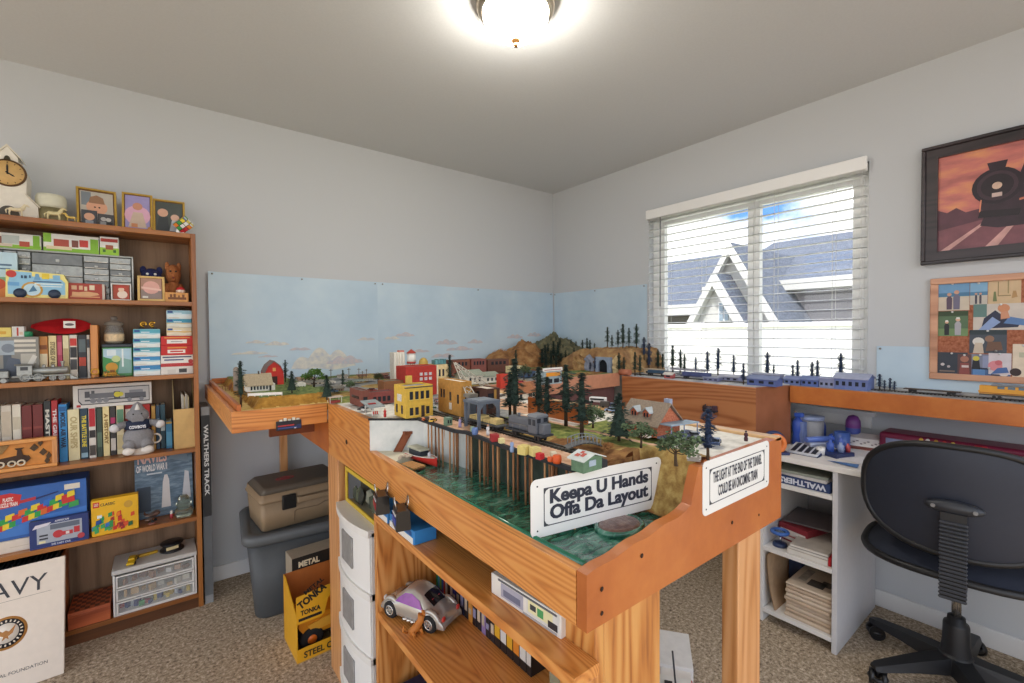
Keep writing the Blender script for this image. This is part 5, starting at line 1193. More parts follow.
sign('white sign reading The Light At The End Of The Tunnel on the end board', Vector((a.x,TY0-.0016,a.z)), b.x-a.x, hs, 0, 0,
     [('THE LIGHT AT THE END OF THE TUNNEL',.13,.55,.87,.76,.02),('COULD BE AN ONCOMING TRAIN',.20,.27,.80,.48,.02)])
# ================================================================== BOOKCASE
BX0, BX1, BYF = -3.29, -2.488, -.221
S0, S1, S2, S3, S4, S5 = 1.758, 1.441, 1.106, .757, .432, .066
bc = thing('bookcase','tall brown wood veneer bookcase crammed with books and toys beside the layout','bookcase',(0,0,0))
MB().box(BX1-.019,BX1,BYF,-.016,0,S0,.0015).build('side_panel', M_shelfv, bc); MB().box(BX0,BX0+.019,BYF,-.016,0,S0,.0015).build('side_panel', M_shelfv, bc)
a, b = BX0+.019, BX1-.019
MB().box(a,b,BYF-.002,-.016,S0-.021,S0,.0015).build('top_panel', M_shelf, bc)
for z in (S1,S2,S3,S4,S5): MB().box(a,b,BYF+.002,-.021,z-.019,z,.0015).build('shelf', M_shelf, bc)
MB().box(BX0,BX1,-.0155,-.0135,0,S0).build('back_panel', M_back, bc)
MB().box(a,b,BYF+.006,BYF+.02,0,S5-.019).build('kickboard', wood('kick','#6d4326','#5a3720','#43280f','x',freq=26,fine=.5), bc)
def pos(px0, px1, pyt, zs, yf):
    A, B = at(px0,pyt,y=yf), at(px1,pyt,y=yf); c = (A+B)/2
    return (c.x, yf, zs), B.x-A.x, zat((px0+px1)/2,pyt,Vector((c.x,yf,0)))-zs
def shelfbox(name, label, cat, px0, px1, pyt, zs, yf, d, col, items=(), group=None, rz=0, rot=None, h=None, m=None):
    (x,y,z), w, hh = pos(px0,px1,pyt,zs,yf); hh = h or hh
    return carton(name,label,cat,(x,y+d/2,z),(w,d,hh),col,items,rz,group,rot,m=m)
# ---- top of the bookcase
c_, w, h = pos(-26,33,145,S0,-.16)
M_cer = mat('#ded6c2',.4,var=.08); M_cerw = mat('#e6e0d2',.45,var=.06)
ck = thing('mantel_clock','white church shaped mantel clock with a round tan dial and bell gable','clock',(c_[0]+.006,-.11,S0))
hw = w*.5; fz_ = zat(4,172,Vector((c_[0],-.16,0)))-S0; fr = .050
q = MB(); q.prism([(-hw*1.05,0),(hw*1.05,0),(hw*1.02,.055),(hw*.62,.095),(hw*.66,h*.62),(hw*.56,h*.70),(hw*.36,h*.78),(hw*.36,h*.86),(0,h),(-hw*.36,h*.86),(-hw*.36,h*.78),(-hw*.52,h*.70),(-hw*.66,h*.62),(-hw*.62,.095),(-hw*1.02,.055)],-.045,.045,'y'); q.build('clock_case', M_cerw, ck)
for s in (-1,1):
    q = MB(); q.prism([(s*hw*1.08,.052),(s*hw*.58,.100),(s*hw*.58,.106),(s*hw*1.12,.056)],-.048,.048,'y'); q.build('side_roof', mat('#cfc6b2',.6,var=.1), ck)
    q = MB(); q.prism([(0,h),(s*hw*.46,h*.84),(s*hw*.46,h*.865),(0,h*1.03)],-.048,.048,'y'); q.build('gable_roof', M_cer, ck)
MB().lathe([(0,-.047),(fr,-.047),(fr*.98,-.0485),(0,-.049)],(0,0,fz_),n=32,axis='y').build('dial', mat('#d0a96a',.5,var=.1), ck)
MB().torus((0,-.047,fz_),fr,.0038,'y',n=36).build('bezel', mat('#5d4226',.4,metal=.4,var=0), ck)
q = MB()
for i in range(12):
    a_ = i*PI/6; q.T = Matrix.Translation((fr*.82*math.sin(a_),-.0492,fz_+fr*.82*math.cos(a_))) @ Matrix.Rotation(a_,4,'Y'); q.box(-.001,.001,-.0004,.0004,-.003,.003)
q.build('numerals', mat('#4a3418',.6,var=0), ck)
for L_, a_, n_ in ((fr*.72,0,'minute_hand'),(fr*.5,2.15,'hour_hand')):
    q = MB(); q.T = Matrix.Translation((0,-.051,fz_)) @ Matrix.Rotation(a_,4,'Y'); q.prism([(-.0022,-.006),(.0022,-.006),(.0028,L_*.7),(0,L_),(-.0028,L_*.7)],-.0006,.0006,'y'); q.build(n_, mat('#1d1a18',.5,var=0), ck)
MB().lathe([(.012,0),(.010,.004),(.007,.014),(.003,.018),(0,.019)],(0,-.047,h*.80),n=14).build('bell', mat('#5a5648',.35,metal=.8,var=0), ck)
q = MB(); q.prism([(hw*.62*math.cos(t*PI/12)*.6,.012+.036*math.sin(t*PI/12)) for t in range(13)],-.0475,-.0445,'y'); q.build('arched_window', mat('#4c463c',.5,var=.2), ck)
def horse(label, x, y, z, L, col, rz=0):
    """little standing pottery horse, one continuous body"""
    t = thing('horse_figurine',label,'figurine',(x,y,z),rz); m = mat(col,.35,var=.08)
    q = MB(); q.tube([(-.42*L,0,.50*L),(-.30*L,0,.54*L),(0,0,.52*L),(.28*L,0,.56*L),(.42*L,0,.72*L),(.50*L,0,.92*L),(.58*L,0,.96*L),(.74*L,0,.84*L)],[.06*L,.15*L,.145*L,.15*L,.11*L,.075*L,.08*L,.045*L],n=10)
    for sx,b in ((-.30,-.06),(.27,.05)):
        for sy in (-1,1): q.tube([(sx*L,sy*.07*L,.50*L),((sx+b)*L,sy*.08*L,.26*L),((sx+b*.6)*L,sy*.08*L,0)],[.07*L,.045*L,.045*L],n=7)
    for sy in (-1,1): q.tube([(.50*L,sy*.03*L,.98*L),(.49*L,sy*.04*L,1.08*L)],[.03*L,.008*L],n=5)
    q.build('horse_body', m, t)
    q = MB(); q.tube([(-.43*L,0,.56*L),(-.54*L,0,.42*L),(-.52*L,0,.18*L)],[.04*L,.06*L,.02*L],n=6); q.build('tail', m, t)
    q = MB(); q.tube([(.24*L,0,.70*L),(.36*L,0,.84*L),(.46*L,0,1.02*L)],[.03*L,.045*L,.03*L],n=6); q.build('mane', m, t)
A = at(16,215,y=-.205); horse('cream pottery horse before the arched window of the church clock',A.x,-.203,S0,.050,'#e2d3b0',.15)
A = at(54,217,y=-.205); horse('cream pottery horse in front of the round trinket box',A.x,-.203,S0,.052,'#ddcf9e',-.1)
A = at(71,220,y=-.207); horse('small yellow pottery horse beside the first gold frame',A.x,-.205,S0,.034,'#d2b25c',PI)
c_, w, h = pos(33,65,192,S0,-.155); tb = thing('trinket_box','round cream pottery trinket box with a pale green lid band','box',(c_[0],-.115,S0)); r = w/2
MB().lathe([(0,0),(r*.9,0),(r*.98,h*.1),(r*.95,h*.5),(0,h*.5)],n=28).build('box_base', mat('#857c58',.5,var=.25), tb); MB().lathe([(0,h*.5),(r*1.0,h*.5),(r*1.03,h*.6),(r*1.02,h*.85),(r*.9,h*.96),(r*.4,h),(0,h)],n=28).build('box_lid', mat('#d8d6c0',.4,var=.06), tb)
M_gold = mat('#c9a54e',.35,metal=.55,var=.1)
def frame(name, label, px0, px1, pyt, yb, lean, pic, bw=.008, m=None, rz=0, zs=S0, group=None, cat='photo frame', h=None):
    """picture frame leaning back; pic: print items over the picture"""
    (x,y,z), w, hh = pos(px0,px1,pyt,zs,yb); hh = h or hh
    t = thing(name,label,cat,(x,yb,z+.0005),rot=(-lean,0,rz),group=group); m = m or M_gold
    for a in ((-w/2,w/2,0,bw),(-w/2,w/2,hh-bw,hh)): MB().box(a[0],a[1],-.006,.006,a[2],a[3],.001,1).build('frame_rail', m, t)
    for a in (-w/2,w/2-bw): MB().box(a,a+bw,-.0058,.0058,bw,hh-bw,.001,1).build('frame_rail', m, t)
    MB().box(-w/2+bw*.5,w/2-bw*.5,.0,.004,bw*.5,hh-bw*.5).build('frame_back', mat('#6b4c33',.8), t)
    prints(t,w,.0,hh,pic,'picture',y=-.0005); return t
b_ = .13
frame('photo_frame','gold photo frame of a smiling child with two small snapshots before it',76,116.5,187,-.14,.2,[(.09,.1,.91,.92,'#b9b2a6'),(.12,.55,.36,.9,'#7d858c'),('o',.5,.52,.20,'#d9a284'),('p',[(.3,.62),(.7,.62),(.66,.78),(.5,.84),(.34,.78)],'#9a7458'),(.34,.1,.78,.34,'#dfe3e6'),('o',.45,.52,.02,'#3a2a24'),('o',.56,.52,.02,'#3a2a24')],rz=.12)
frame('photo_frame','gold photo frame of a seated figure in a pink dress on lilac',121,152,192,-.14,.16,[(.1,.08,.9,.94,'#9c93c2'),('o',.5,.42,.26,'#d9a9c0'),('p',[(.2,.1),(.8,.1),(.66,.5),(.36,.5)],'#c9b3a0'),('o',.5,.66,.10,'#c98f74'),(.3,.1,.5,.2,'#c8875c')],rz=-.05)
frame('photo_frame','gold photo frame of two figures on dark grey nearest the puzzle cube',152.5,184.5,199,-.14,.16,[(.08,.08,.92,.93,'#4c524f'),('o',.3,.62,.12,'#d3a58c'),('p',[(.1,.1),(.5,.1),(.45,.5),(.18,.5)],'#3a3f42'),('o',.68,.50,.10,'#d8b09a'),('p',[(.5,.1),(.88,.1),(.82,.42),(.58,.42)],'#b7bcc4')],rz=-.05)
for i,(a,b,tp,l,it) in enumerate(((81,97,209,'small unframed snapshot of a child leaning on the first gold frame',[(.0,.0,1,1,'#474a50'),('o',.5,.58,.24,'#d6a68a'),(.25,.02,.75,.34,'#8f949c')]),(97.5,114,213.5,'small black and white snapshot beside the child snapshot',[(0,0,1,1,'#4a4a4c'),('o',.35,.6,.16,'#b5b2ae'),('o',.65,.58,.15,'#c1beb9'),(.15,.0,.5,.4,'#8d8d8d'),(.55,0,.9,.38,'#2e2e30')]))):
    (x,y,z), w, h = pos(a,b,tp,S0,-.165); carton('snapshot',l,'photo',(x,-.162,S0+.0005),(w,.0012,h),'#d8d5cf',[(it_ if isinstance(it_[0],str) else it_) for it_ in it],rot=(-.22,0,.08),bev=0,body='print_sheet')
A = at(150,229,y=-.16); o = MB().lathe([(0,0),(.008,0),(.009,.012),(.006,.02),(0,.021)],n=12).build('wooden_peg', mat('#b9824a',.5)); o.location = (A.x,-.165,S0); tag(o,'tiny wooden peg between the second and third gold frames','ornament')
# puzzle cube on its corner, in a white stand
A = at(184,232,y=-.18); s_ = .027; cu = thing('puzzle_cube','coloured puzzle cube standing on one corner in a white holder','toy',(A.x,-.17,S0+.047),rot=(.62,.78,.25))
MB().box(-s_,s_,-s_,s_,-s_,s_,.002).build('cube_body', mat('#16171a',.4,var=0), cu)
cols = ['#c32c34','#e5e5e2','#2f6fb0','#e07f2a','#3c9a4a','#e4cf3a']; R_ = random.Random(5); u = s_*2/3
for ax in range(3):
    for sg in (-1,1):
        for i in range(3):
            for j in range(3):
                q = MB(); c = [0,0,0]; c[ax] = sg*s_; c[(ax+1)%3] = (i-1)*u; c[(ax+2)%3] = (j-1)*u; h_ = [u*.43]*3; h_[ax] = .0006
                q.box(c[0]-h_[0],c[0]+h_[0],c[1]-h_[1],c[1]+h_[1],c[2]-h_[2],c[2]+h_[2]); q.build('sticker', mat(cols[R_.randrange(6)],.4,var=0), cu)
st = thing('cube_stand','small white angled holder under the puzzle cube','stand',(A.x-.012,-.172,S0)); MB().prism([(-.020,0),(.022,0),(.010,.010),(-.002,.006),(-.016,.024)],-.012,.012,'y').build('holder', M_white, st)
# ---- first shelf
(x,y,z), w, h = pos(-45,132.5,250.5,S1,-.125)
pc = thing('parts_cabinet','grey plastic parts cabinet with clear little drawers on the first shelf','cabinet',(0,0,0)); M_pg = mat('#8f9490',.5,var=.05); x0, x1 = x-w/2, x+w/2
MB().box(x0,x1,-.105,-.03,S1,S1+h,.003).build('cabinet_body', M_pg, pc)
MB().box(x0-.001,x1+.001,-.1262,-.105,S1+h-.006,S1+h+.001,.001).build('top_edge', mat('#aab0ac',.5,var=0), pc); MB().box(x1-.004,x1+.001,-.1262,-.105,S1,S1+h-.006).build('side_edge', mat('#c9cdc9',.5,var=0), pc)
M_dr = mat('#9aa09e',.2,var=.2,vscale=60,coat=.5); M_drd = mat('#5c6160',.25,var=.2,coat=.5)
xs = [at(p,260,y=-.125).x for p in (-14,3,17,31,83,109,131)]
for ci in range(6):
    a_, b_2 = xs[ci]+.002, xs[ci+1]-.002; big = ci == 3; n = 4 if big else 7; hh = (h-.012)/n
    for r_ in range(n):
        z0 = S1+.003+r_*hh; d = MB().box(a_,b_2,-.124,-.106,z0+.001,z0+hh-.001,.001,1).build('drawer', M_dr if (r_+ci)%3 else M_drd, pc)
        MB().box((a_+b_2)/2-.006,(a_+b_2)/2+.006,-.129,-.1235,z0+hh*.25,z0+hh*.5,.001,1).build('drawer_pull', mat('#c3c7c5',.3,var=0), d)
        if not big or r_ == 2: MB().box(a_+.004,b_2-.004,-.1246,-.1238,z0+.002,z0+.005).build('drawer_content', mat('#d9d5cb',.6,var=.3), d)
zc = S1+h+.0015
sn = [(.0,.0,1,.25,'#8fc23c'),(.03,.2,.35,.75,'#8d5b4a'),(.32,.3,.62,.85,'#b9c3bd'),(.1,.1,.5,.28,'#d8c9b4'),(.62,.15,.8,.5,'#b5503c'),(.86,.1,.98,.95,'#7fb52f')]
shelfbox('train_box','long green and white toy train box on the parts cabinet at the bookcase end','box',-18,40.5,233,zc,-.12,.07,'#e3e6df',sn)
shelfbox('train_box','long green and white toy train box in the middle of the parts cabinet','box',43,98.5,235,zc,-.12,.07,'#e6e8e2',[(0,0,1,.22,'#86bb35'),(0,.5,.14,1,'#8cc33c'),(.18,.25,.45,.7,'#b0503f'),(.5,.3,.62,.7,'#7d4b40'),(.64,.35,.8,.75,'#c9443c'),(.84,.15,.99,.85,'#83b934'),(.05,.12,.5,.3,'#e0d2b0')])
shelfbox('train_box','small square green and white box at the end of the parts cabinet top','box',99.5,118.5,237,zc,-.12,.06,'#e9ebe6',[(0,0,1,.4,'#97c83c'),(.05,.72,.95,.9,'#b43c34'),(.3,.3,.7,.55,'#a2573c'),(.15,.15,.3,.3,'#3d6b2c'),(.7,.15,.85,.3,'#3d6b2c')])
shelfbox('picture_book','pale blue picture book with an orange foot leaning on the parts cabinet','book',-12,17,252,S1,-.165,.012,'#bcd9e6',[(0,0,1,.25,'#d9823a'),(0,.25,1,.45,'#7fb08c'),(.3,.7,.8,.74,'#51708c'),(.35,.62,.75,.65,'#51708c'),('o',.3,.3,.12,'#c9552c')])
(x,y,z), w, h = pos(4.5,67,270.5,S1,-.20)
t = thing('toy_train_box','yellow and blue train shaped toy carton with round wheels on the first shelf','box',(x,-.18,S1)); 
MB().prism([(-w/2,0),(w/2,0),(w/2+.002,h*.62),(w*.47,h*.75),(w*.44,h*.9),(-w*.35,h*.98),(-w*.48,h)],-.02,.02,'y').build('box_body', mat('#ecdf8a',.5,var=.04), t)
prints(t,w,.04,h,[('p',[(.04,.12),(.96,.12),(.96,.58),(.9,.7),(.42,.78),(.42,.92),(.1,.94),(.04,.5)],'#8fc2de'),(.04,.42,.22,.55,'#6aa6d6'),('p',[(.45,.66),(.56,.66),(.53,.88),(.48,.88)],'#6ba0c8'),(.58,.7,.7,.9,'#e4c93c'),(.76,.68,.88,.86,'#7fb2d4'),('o',.10,.84,.13,'#c23a34'),('o',.42,.30,.28,'#c79a3c'),('o',.42,.30,.22,'#b9d8e6'),('p',[(.36,.2),(.5,.26),(.44,.46)],'#4a7a9c'),(.46,.5,.92,.54,'#e3efec'),(.46,.42,.9,.45,'#dfeaea'),(.25,.7,.28,.8,'#27435e'),(.30,.7,.34,.8,'#27435e'),(.38,.72,.40,.82,'#27435e'),(.44,.58,.9,.62,'#3a5c88'),(.86,.06,.96,.14,'#d9d39a')])
for u in (.23,.78): MB().lathe([(0,-.0245),(.0035,-.0245),(h*.17,-.023),(h*.17,-.0195),(0,-.0195)],(-w/2+u*w,0,h*.16),n=20,axis='y').build('wheel_print', mat('#27374f',.5,var=0), t)
shelfbox('wooden_train_box','red box printed with a pale steam train beside the yellow train carton','box',67.5,104.5,283.5,S1,-.185,.05,'#a83f30',[(.06,.12,.86,.2,'#d49a6c'),('p',[(.1,.2),(.6,.2),(.85,.3),(.8,.42),(.5,.5),(.3,.44),(.12,.46)],'#d9a87a'),(.1,.6,.24,.85,'#d6b08c'),(.3,.6,.4,.85,'#d6b08c'),(.44,.55,.52,.8,'#e0c9a6'),(.58,.6,.72,.9,'#e6d5b8'),(.93,0,1,1,'#c9bdb0')])
frame('picture_card','small white bordered card of a red capped figure before the parts cabinet',111,131,284,-.19,.05,[(.1,.08,.9,.94,'#a5432c'),('o',.55,.35,.24,'#e6d3c3'),('o',.5,.66,.14,'#e0bfa6'),('p',[(.2,.75),(.8,.75),(.6,.9),(.3,.88)],'#b33a2e')],.0035,M_white,zs=S1,cat='picture')
frame('photo_frame','pale wood framed photo of a pink sun hat tilted on the first shelf',137,164.5,275.5,-.185,.22,[(.12,.1,.88,.92,'#b08a78'),(.12,.1,.88,.45,'#93827e'),('o',.5,.55,.26,'#dba79c'),('p',[(.14,.5),(.86,.42),(.86,.5),(.14,.58)],'#e7c0b4'),(.18,.12,.38,.2,'#d8d4cc')],.009,mat('#d8b673',.5,var=.1),zs=S1)
def plush(label, px0, px1, pyt, zs, yf, col, belly, nose, ears='round'):
    (x,y,z), w, h = pos(px0,px1,pyt,zs,yf); t = thing('plush_toy',label,'plush toy',(x,yf,zs)); m = mat(col,.95,bump=1.,var=.15,vscale=250); r = w*.42
    q = MB(); q.ball((0,0,h*.30),1,3,(w*.38,w*.30,h*.30)); q.ball((0,0,h*.70),1,3,(r,r*.85,h*.26)); q.build('plush_body', m, t)
    for s in (-1,1):
        q = MB(); q.ball((s*r*.75,0,h*.90),1,2,(r*.32,r*.2,h*.12)); q.build('ear', m, t); q = MB(); q.tube([(s*w*.32,-.0,h*.45),(s*w*.46,-.012,h*.30),(s*w*.40,-.03,h*.18)],[.014,.013,.012],n=8); q.build('arm', m, t)
        q = MB(); q.tube([(s*w*.2,-.01,h*.12),(s*w*.28,-.05,h*.10)],[.016,.018],n=8); q.build('leg', m, t)
        q = MB(); q.ball((s*r*.35,-r*.78,h*.78),r*.15,2); q.build('eye', mat(belly,.3,var=0), t)
    MB().ball((0,-r*.9,h*.62),r*.18,2).build('nose', mat(nose,.4,var=0), t); MB().ball((0,-r*.66,h*.62),1,2,(r*.42,r*.3,h*.10)).build('muzzle', m, t); return t
plush('dark blue plush toy with white eyes behind the tilted wood frame',138,164,267,S1,-.10,'#1e2450','#e8e8e4','#1a1c38')
plush('brown plush toy with dark eyes and green collar behind the wood block',163.5,182,263,S1,-.10,'#a8683c','#231a17','#7c2f24')
(x,y,z), w, h = pos(165,188.5,292.5,S1,-.195); carton('wooden_block','small tan wooden block with dark carved lettering on the first shelf','block',(x,-.17,S1),(w,.05,h),'#d59a58',[(.12,.25,.9,.5,'#7a4a24'),(.2,.45,.3,.8,'#7a4a24'),(.35,.4,.45,.85,'#7a4a24'),(.55,.4,.62,.7,'#7a4a24'),(.72,.45,.82,.8,'#7a4a24')],m=mat('#d59a58',.6,var=.12))
x_ = at(180.5,285,y=-.165).x; t = thing('gnome_figurine','small red capped white bearded figurine on the wooden block','figurine',(x_,-.165,S1+h)); 
MB().lathe([(0,0),(.016,0),(.019,.010),(.014,.018),(0,.020)],n=16).build('figurine_base', mat('#e2d2c2',.4), t); MB().lathe([(.018,.014),(.017,.020),(.011,.027),(0,.030)],n=16).build('red_cap', mat('#bf2b30',.4,var=0), t); MB().ball((0,-.012,.013),.006,2).build('beard', mat('#efe9df',.6,var=0), t)
# ---- second shelf
(x,y,z), w, h = pos(-25,38.5,337,S2,-.15); t = carton('picture_tin','grey box covered in small collage pictures at the end of the second shelf','box',(x,-.105,S2),(w,.09,h),'#8b8a84',[(.0,.5,.3,.95,'#6d6a62'),(.3,.6,.6,.92,'#a5b3bd'),(.42,.3,.55,.6,'#4f5a66'),(.6,.66,.95,.72,'#d8d3c6'),(.6,.78,.95,.84,'#cfcabd'),(.6,.88,.95,.94,'#d8d3c6'),(.7,.4,.95,.62,'#b9b5aa'),('p',[(.4,.1),(.75,.15),(.68,.5),(.5,.55)],'#566070'),('p',[(.72,.2),(.8,.15),(.97,.55),(.9,.6)],'#d6d3cb'),('o',.5,.75,.1,'#7d8894'),(.35,.05,.5,.3,'#49505c')])
zt2 = S2+h
shelfbox('small_box','little pale yellow box on top of the collage box','box',-6,11,327.5,zt2,-.15,.05,'#e3cf70',[(.2,.3,.7,.6,'#d9a63c')])
shelfbox('small_box','white and red paper packet on top of the collage box','box',11.5,24,326.5,zt2,-.145,.04,'#dcdcd8',[(.4,.1,.55,.9,'#b8402f'),(.62,.2,.9,.5,'#d0b9a5')])
A = at(27,338,y=-.14); o = MB().lathe([(0,0),(.016,0),(.016,.018),(.014,.022),(0,.022)],n=18).build('green_tub', mat('#2f8d62',.4,var=0)); o.location = (A.x,-.13,zt2); tag(o,'green round cap lying on the collage box','cap')
A = at(2,327,y=-.12); o = MB().lathe([(0,0),(.018,0),(.018,.018),(0,.019)],n=18).build('grey_tub', mat('#a5a8a3',.4,var=.05)); o.location = (A.x,-.085,zt2); tag(o,'grey round tub behind the yellow packet on the collage box','tub')
def book(label, px0, px1, pyt, zs, yf, d, col, txt=None, tcol='#20242c', bands=(), group='books', lean=0):
    (x,y,z), w, h = pos(px0,px1,pyt,zs,yf); t = thing('book',label,'book',(x,yf+d/2,zs+.0003),rot=(0,lean,0),group=None); w -= .0012
    q = MB(); q.box(-w/2,w/2,-d/2,-d/2+.002,0,h,.0008,1); q.box(-w/2,-w/2+.0018,-d/2+.002,d/2,0,h); q.box(w/2-.0018,w/2,-d/2+.002,d/2,0,h); q.build('cover', mat(col,.45,var=.06), t)
    MB().box(-w/2+.0018,w/2-.0018,-d/2+.002,d/2-.003,.002,h-.003).build('pages', mat('#e6dec9',.9,var=.05), t)
    it = [(.06,a,.94,b,c) for a,b,c in bands]
    if it: prints(t,w,d,h,it,'spine_marking')
    if txt:
        q = MB(); hh = w*.62; L = h*.62; write(q,txt,(-w*.30,-d/2-.0006,h*.86),-Z,X,L,hh,.04); q.build('lettering', mat(tcol,.5,var=0), t)
    return t
bk = lambda *a, **k: book(*a, **k)
bk('orange and cream paperback next to the collage box',38.8,47.5,336.5,S2,-.13,.10,'#c9853f',None,bands=((.1,.6,'#e8d9b8'),(.7,.8,'#8a4f24')))
bk('cream paperback second from the collage box',48,56.3,335.8,S2,-.13,.10,'#e3d09a','STORIES OF RAIL','#7a6a4a')
bk('crimson paperback under the middle of the red cap',56.6,62,335.5,S2,-.13,.10,'#a63450',None,bands=((.55,.85,'#c25c72'),(.1,.2,'#d99aa6')))
bk('cream paperback between crimson and red lettered books',62.3,68.6,335.5,S2,-.13,.10,'#e2d8b0',None,bands=((.25,.7,'#b7a678'),))
bk('white paperback with red and black spine lettering below the cap badge',69,77,335,S2,-.13,.11,'#dcd6cb',None,bands=((.75,.92,'#c9382f'),(.48,.72,'#2d2d30'),(.2,.44,'#4a4a4c')))
bk('black paperback with a red blot low on the spine',77.6,86,335,S2,-.13,.11,'#2a2c33',None,bands=((.28,.48,'#b5402c'),(.6,.9,'#5c6a6e')))
bk('white paperback touching the wooden bookend',86.3,89.6,335,S2,-.13,.11,'#d3cec2',None,bands=((.7,.9,'#35404c'),))
(x,y,z), w, h = pos(89.8,97.5,325,S2,-.155); t = thing('bookend','tall plain orange wood bookend on the second shelf','bookend',(x,-.105,S2)); MB().box(-w/2,w/2,-.05,.05,0,h,.002).build('upright', wood('bookend_wood','#d28a45','#bd742f','#9a5a20','z',freq=60), t); MB().box(-w*2.6,-w/2,-.04,.04,-.0,.0015).build('foot_plate', mat('#8a8a8a',.4,metal=.8,var=0), t)
MB().torus((0,-.051,.026),.012,.003,'y',n=18).build('brass_ring', mat('#c99a3c',.3,metal=.8,var=0), t)
# red cap
(x,y,z), w, h = pos(28,89,317.5,S2,-.135); zb_ = zat(60,335,Vector((x,-.135,0))); hh = S2+h-zb_
t = thing('garrison_hat','flat bright red folding cap with a white badge lying on the paperbacks','cap',(x,-.085,zb_+.0015)); q = MB()
q.grid(lambda u,v: (-w/2+w*u, -.045*math.cos(PI*v*2)*math.sin(PI*min(max(u,.02),.98))**.5, hh*.5+ hh*.5*math.sin(PI*2*v-PI*.5)*(math.sin(PI*min(max(u,.02),.98))**.45)*(1-.35*(1-u)**2)),28,24); q.build('cap_cloth', mat('#c4141c',.8,bump=.4,var=.08,vscale=60), t)
q = MB(); q.box(w*.06,w*.26,-.047,-.0445,hh*.38,hh*.78); b0 = q.build('badge', mat('#e8e4dc',.5,var=0), t); q = MB(); q.lathe([(0,-.0475),(w*.06,-.0475),(w*.06,-.0468),(0,-.0468)],(w*.16,0,hh*.58),n=16,axis='y',sx=1.3,sy=.5); q.build('badge_print', mat('#6a6468',.5,var=0), b0)
def steam_loco(label, P_, rz, L, col, metal=.7, tender=False, name='toy_locomotive', cat='model locomotive'):
    t = thing(name,label,cat,P_,rz); m = mat(col,.4,metal=metal,var=.12,vscale=120); s = L
    MB().box(-.48*s,.46*s,-.07*s,.07*s,.10*s,.14*s,.002).build('frame', m, t)
    MB().lathe([(0,-.15*s),(.085*s,-.15*s),(.085*s,.40*s),(.07*s,.43*s),(0,.435*s)],(0,0,.235*s),n=18,axis='x').build('boiler', m, t)
    cb = MB().box(-.40*s,-.15*s,-.09*s,.09*s,.14*s,.37*s,.002).build('cab', m, t); MB().prism([(-.11*s,.37*s),(.11*s,.37*s),(.08*s,.40*s),(-.08*s,.40*s)],-.43*s,-.13*s,'x').build('cab_roof', m, t)
    for sy in (-1,1): MB().box(-.34*s,-.22*s,sy*.0905*s-.0005,sy*.0905*s+.0005,.26*s,.34*s).build('cab_window', mat('#3a3d42',.4,var=0), cb)
    MB().lathe([(.022*s,.31*s),(.024*s,.36*s),(.038*s,.43*s),(.038*s,.44*s),(0,.44*s)],(.33*s,0,0),n=14).build('smoke_stack', m, t)
    for x_ in (.02,.17): MB().lathe([(.032*s,.31*s),(.034*s,.34*s),(.02*s,.375*s),(0,.38*s)],(x_*s,0,0),n=14).build('steam_dome', m, t)
    MB().prism([(.46*s,.02*s),(.60*s,.02*s),(.46*s,.12*s)],-.07*s,.07*s,'y').build('cow_catcher', m, t)
    for sy in (-1,1):
        for x_,r in ((-.27,.09),(-.06,.09),(.17,.06),(.32,.06)):
            q = MB(); q.torus((x_*s,sy*.082*s,r*s),r*s*.84,r*s*.16,'y',n=20,m=6); q.cyl((x_*s,sy*.075*s,r*s),(x_*s,sy*.092*s,r*s),r*s*.22,10)
            for k_ in range(5): a = k_*PI/5; q.bar((x_*s-r*s*.8*math.cos(a),sy*.083*s,r*s-r*s*.8*math.sin(a)),(x_*s+r*s*.8*math.cos(a),sy*.083*s,r*s+r*s*.8*math.sin(a)),r*s*.05)
            q.build('wheel', m, t)
        q = MB(); q.bar((-.27*s,sy*.097*s,.075*s),(.05*s,sy*.097*s,.075*s),.010*s); q.build('drive_rod', m, t)
    if tender:
        MB().box(-.86*s,-.52*s,-.08*s,.08*s,.10*s,.26*s,.003).build('tender', m, t)
        for sy in (-1,1):
            for x_ in (-.78,-.60): MB().cyl((x_*s,sy*.07*s,.05*s),(x_*s,sy*.09*s,.05*s),.05*s,14).build('tender_wheel', m, t)
    return t
A, B = at(13,381,y=-.19), at(75,378,y=-.19); steam_loco('silver pewter steam locomotive model in front of the paperbacks',((A.x+B.x)/2-.006,-.186,S2),0,(B.x-A.x)*1.0,'#9a9d9a',.65,True)
# jar, tin, boxes
(x,y,z), w, h = pos(102,132,344,S2,-.165); t = thing('biscuit_tin','painted tin of a green garden scene with a dark lid','tin',(x,-.11,S2)); MB().box(-w/2,w/2,-.055,.055,0,h*.90,.004).build('tin_body', mat('#4a8a52',.35,var=.1), t); MB().box(-w/2-.001,w/2+.001,-.056,.056,h*.90,h,.004).build('tin_lid', mat('#333a44',.35,var=.1), t)
prints(t,w,.11,h,[(.03,.5,.97,.86,'#a9c7d6'),(.15,.65,.45,.82,'#d5e2e6'),('p',[(.03,.1),(.35,.1),(.3,.55),(.03,.62)],'#3f8a4a'),('p',[(.5,.1),(.97,.1),(.97,.5),(.6,.58)],'#7fa7a0'),(.64,.3,.7,.85,'#dfe9e8'),('o',.3,.3,.14,'#c9922e'),('p',[(.2,.05),(.45,.05),(.4,.22),(.24,.22)],'#8d5a26'),('o',.45,.55,.1,'#bfcf92')])
A = at(114,343,y=-.13); hj = zat(114,316.5,Vector((A.x,-.125,0)))-S2-h; t = thing('candle_jar','clear glass candle jar with a cream label and glass lid on the painted tin','jar',(A.x,-.11,S2+h+.0008)); r = .034
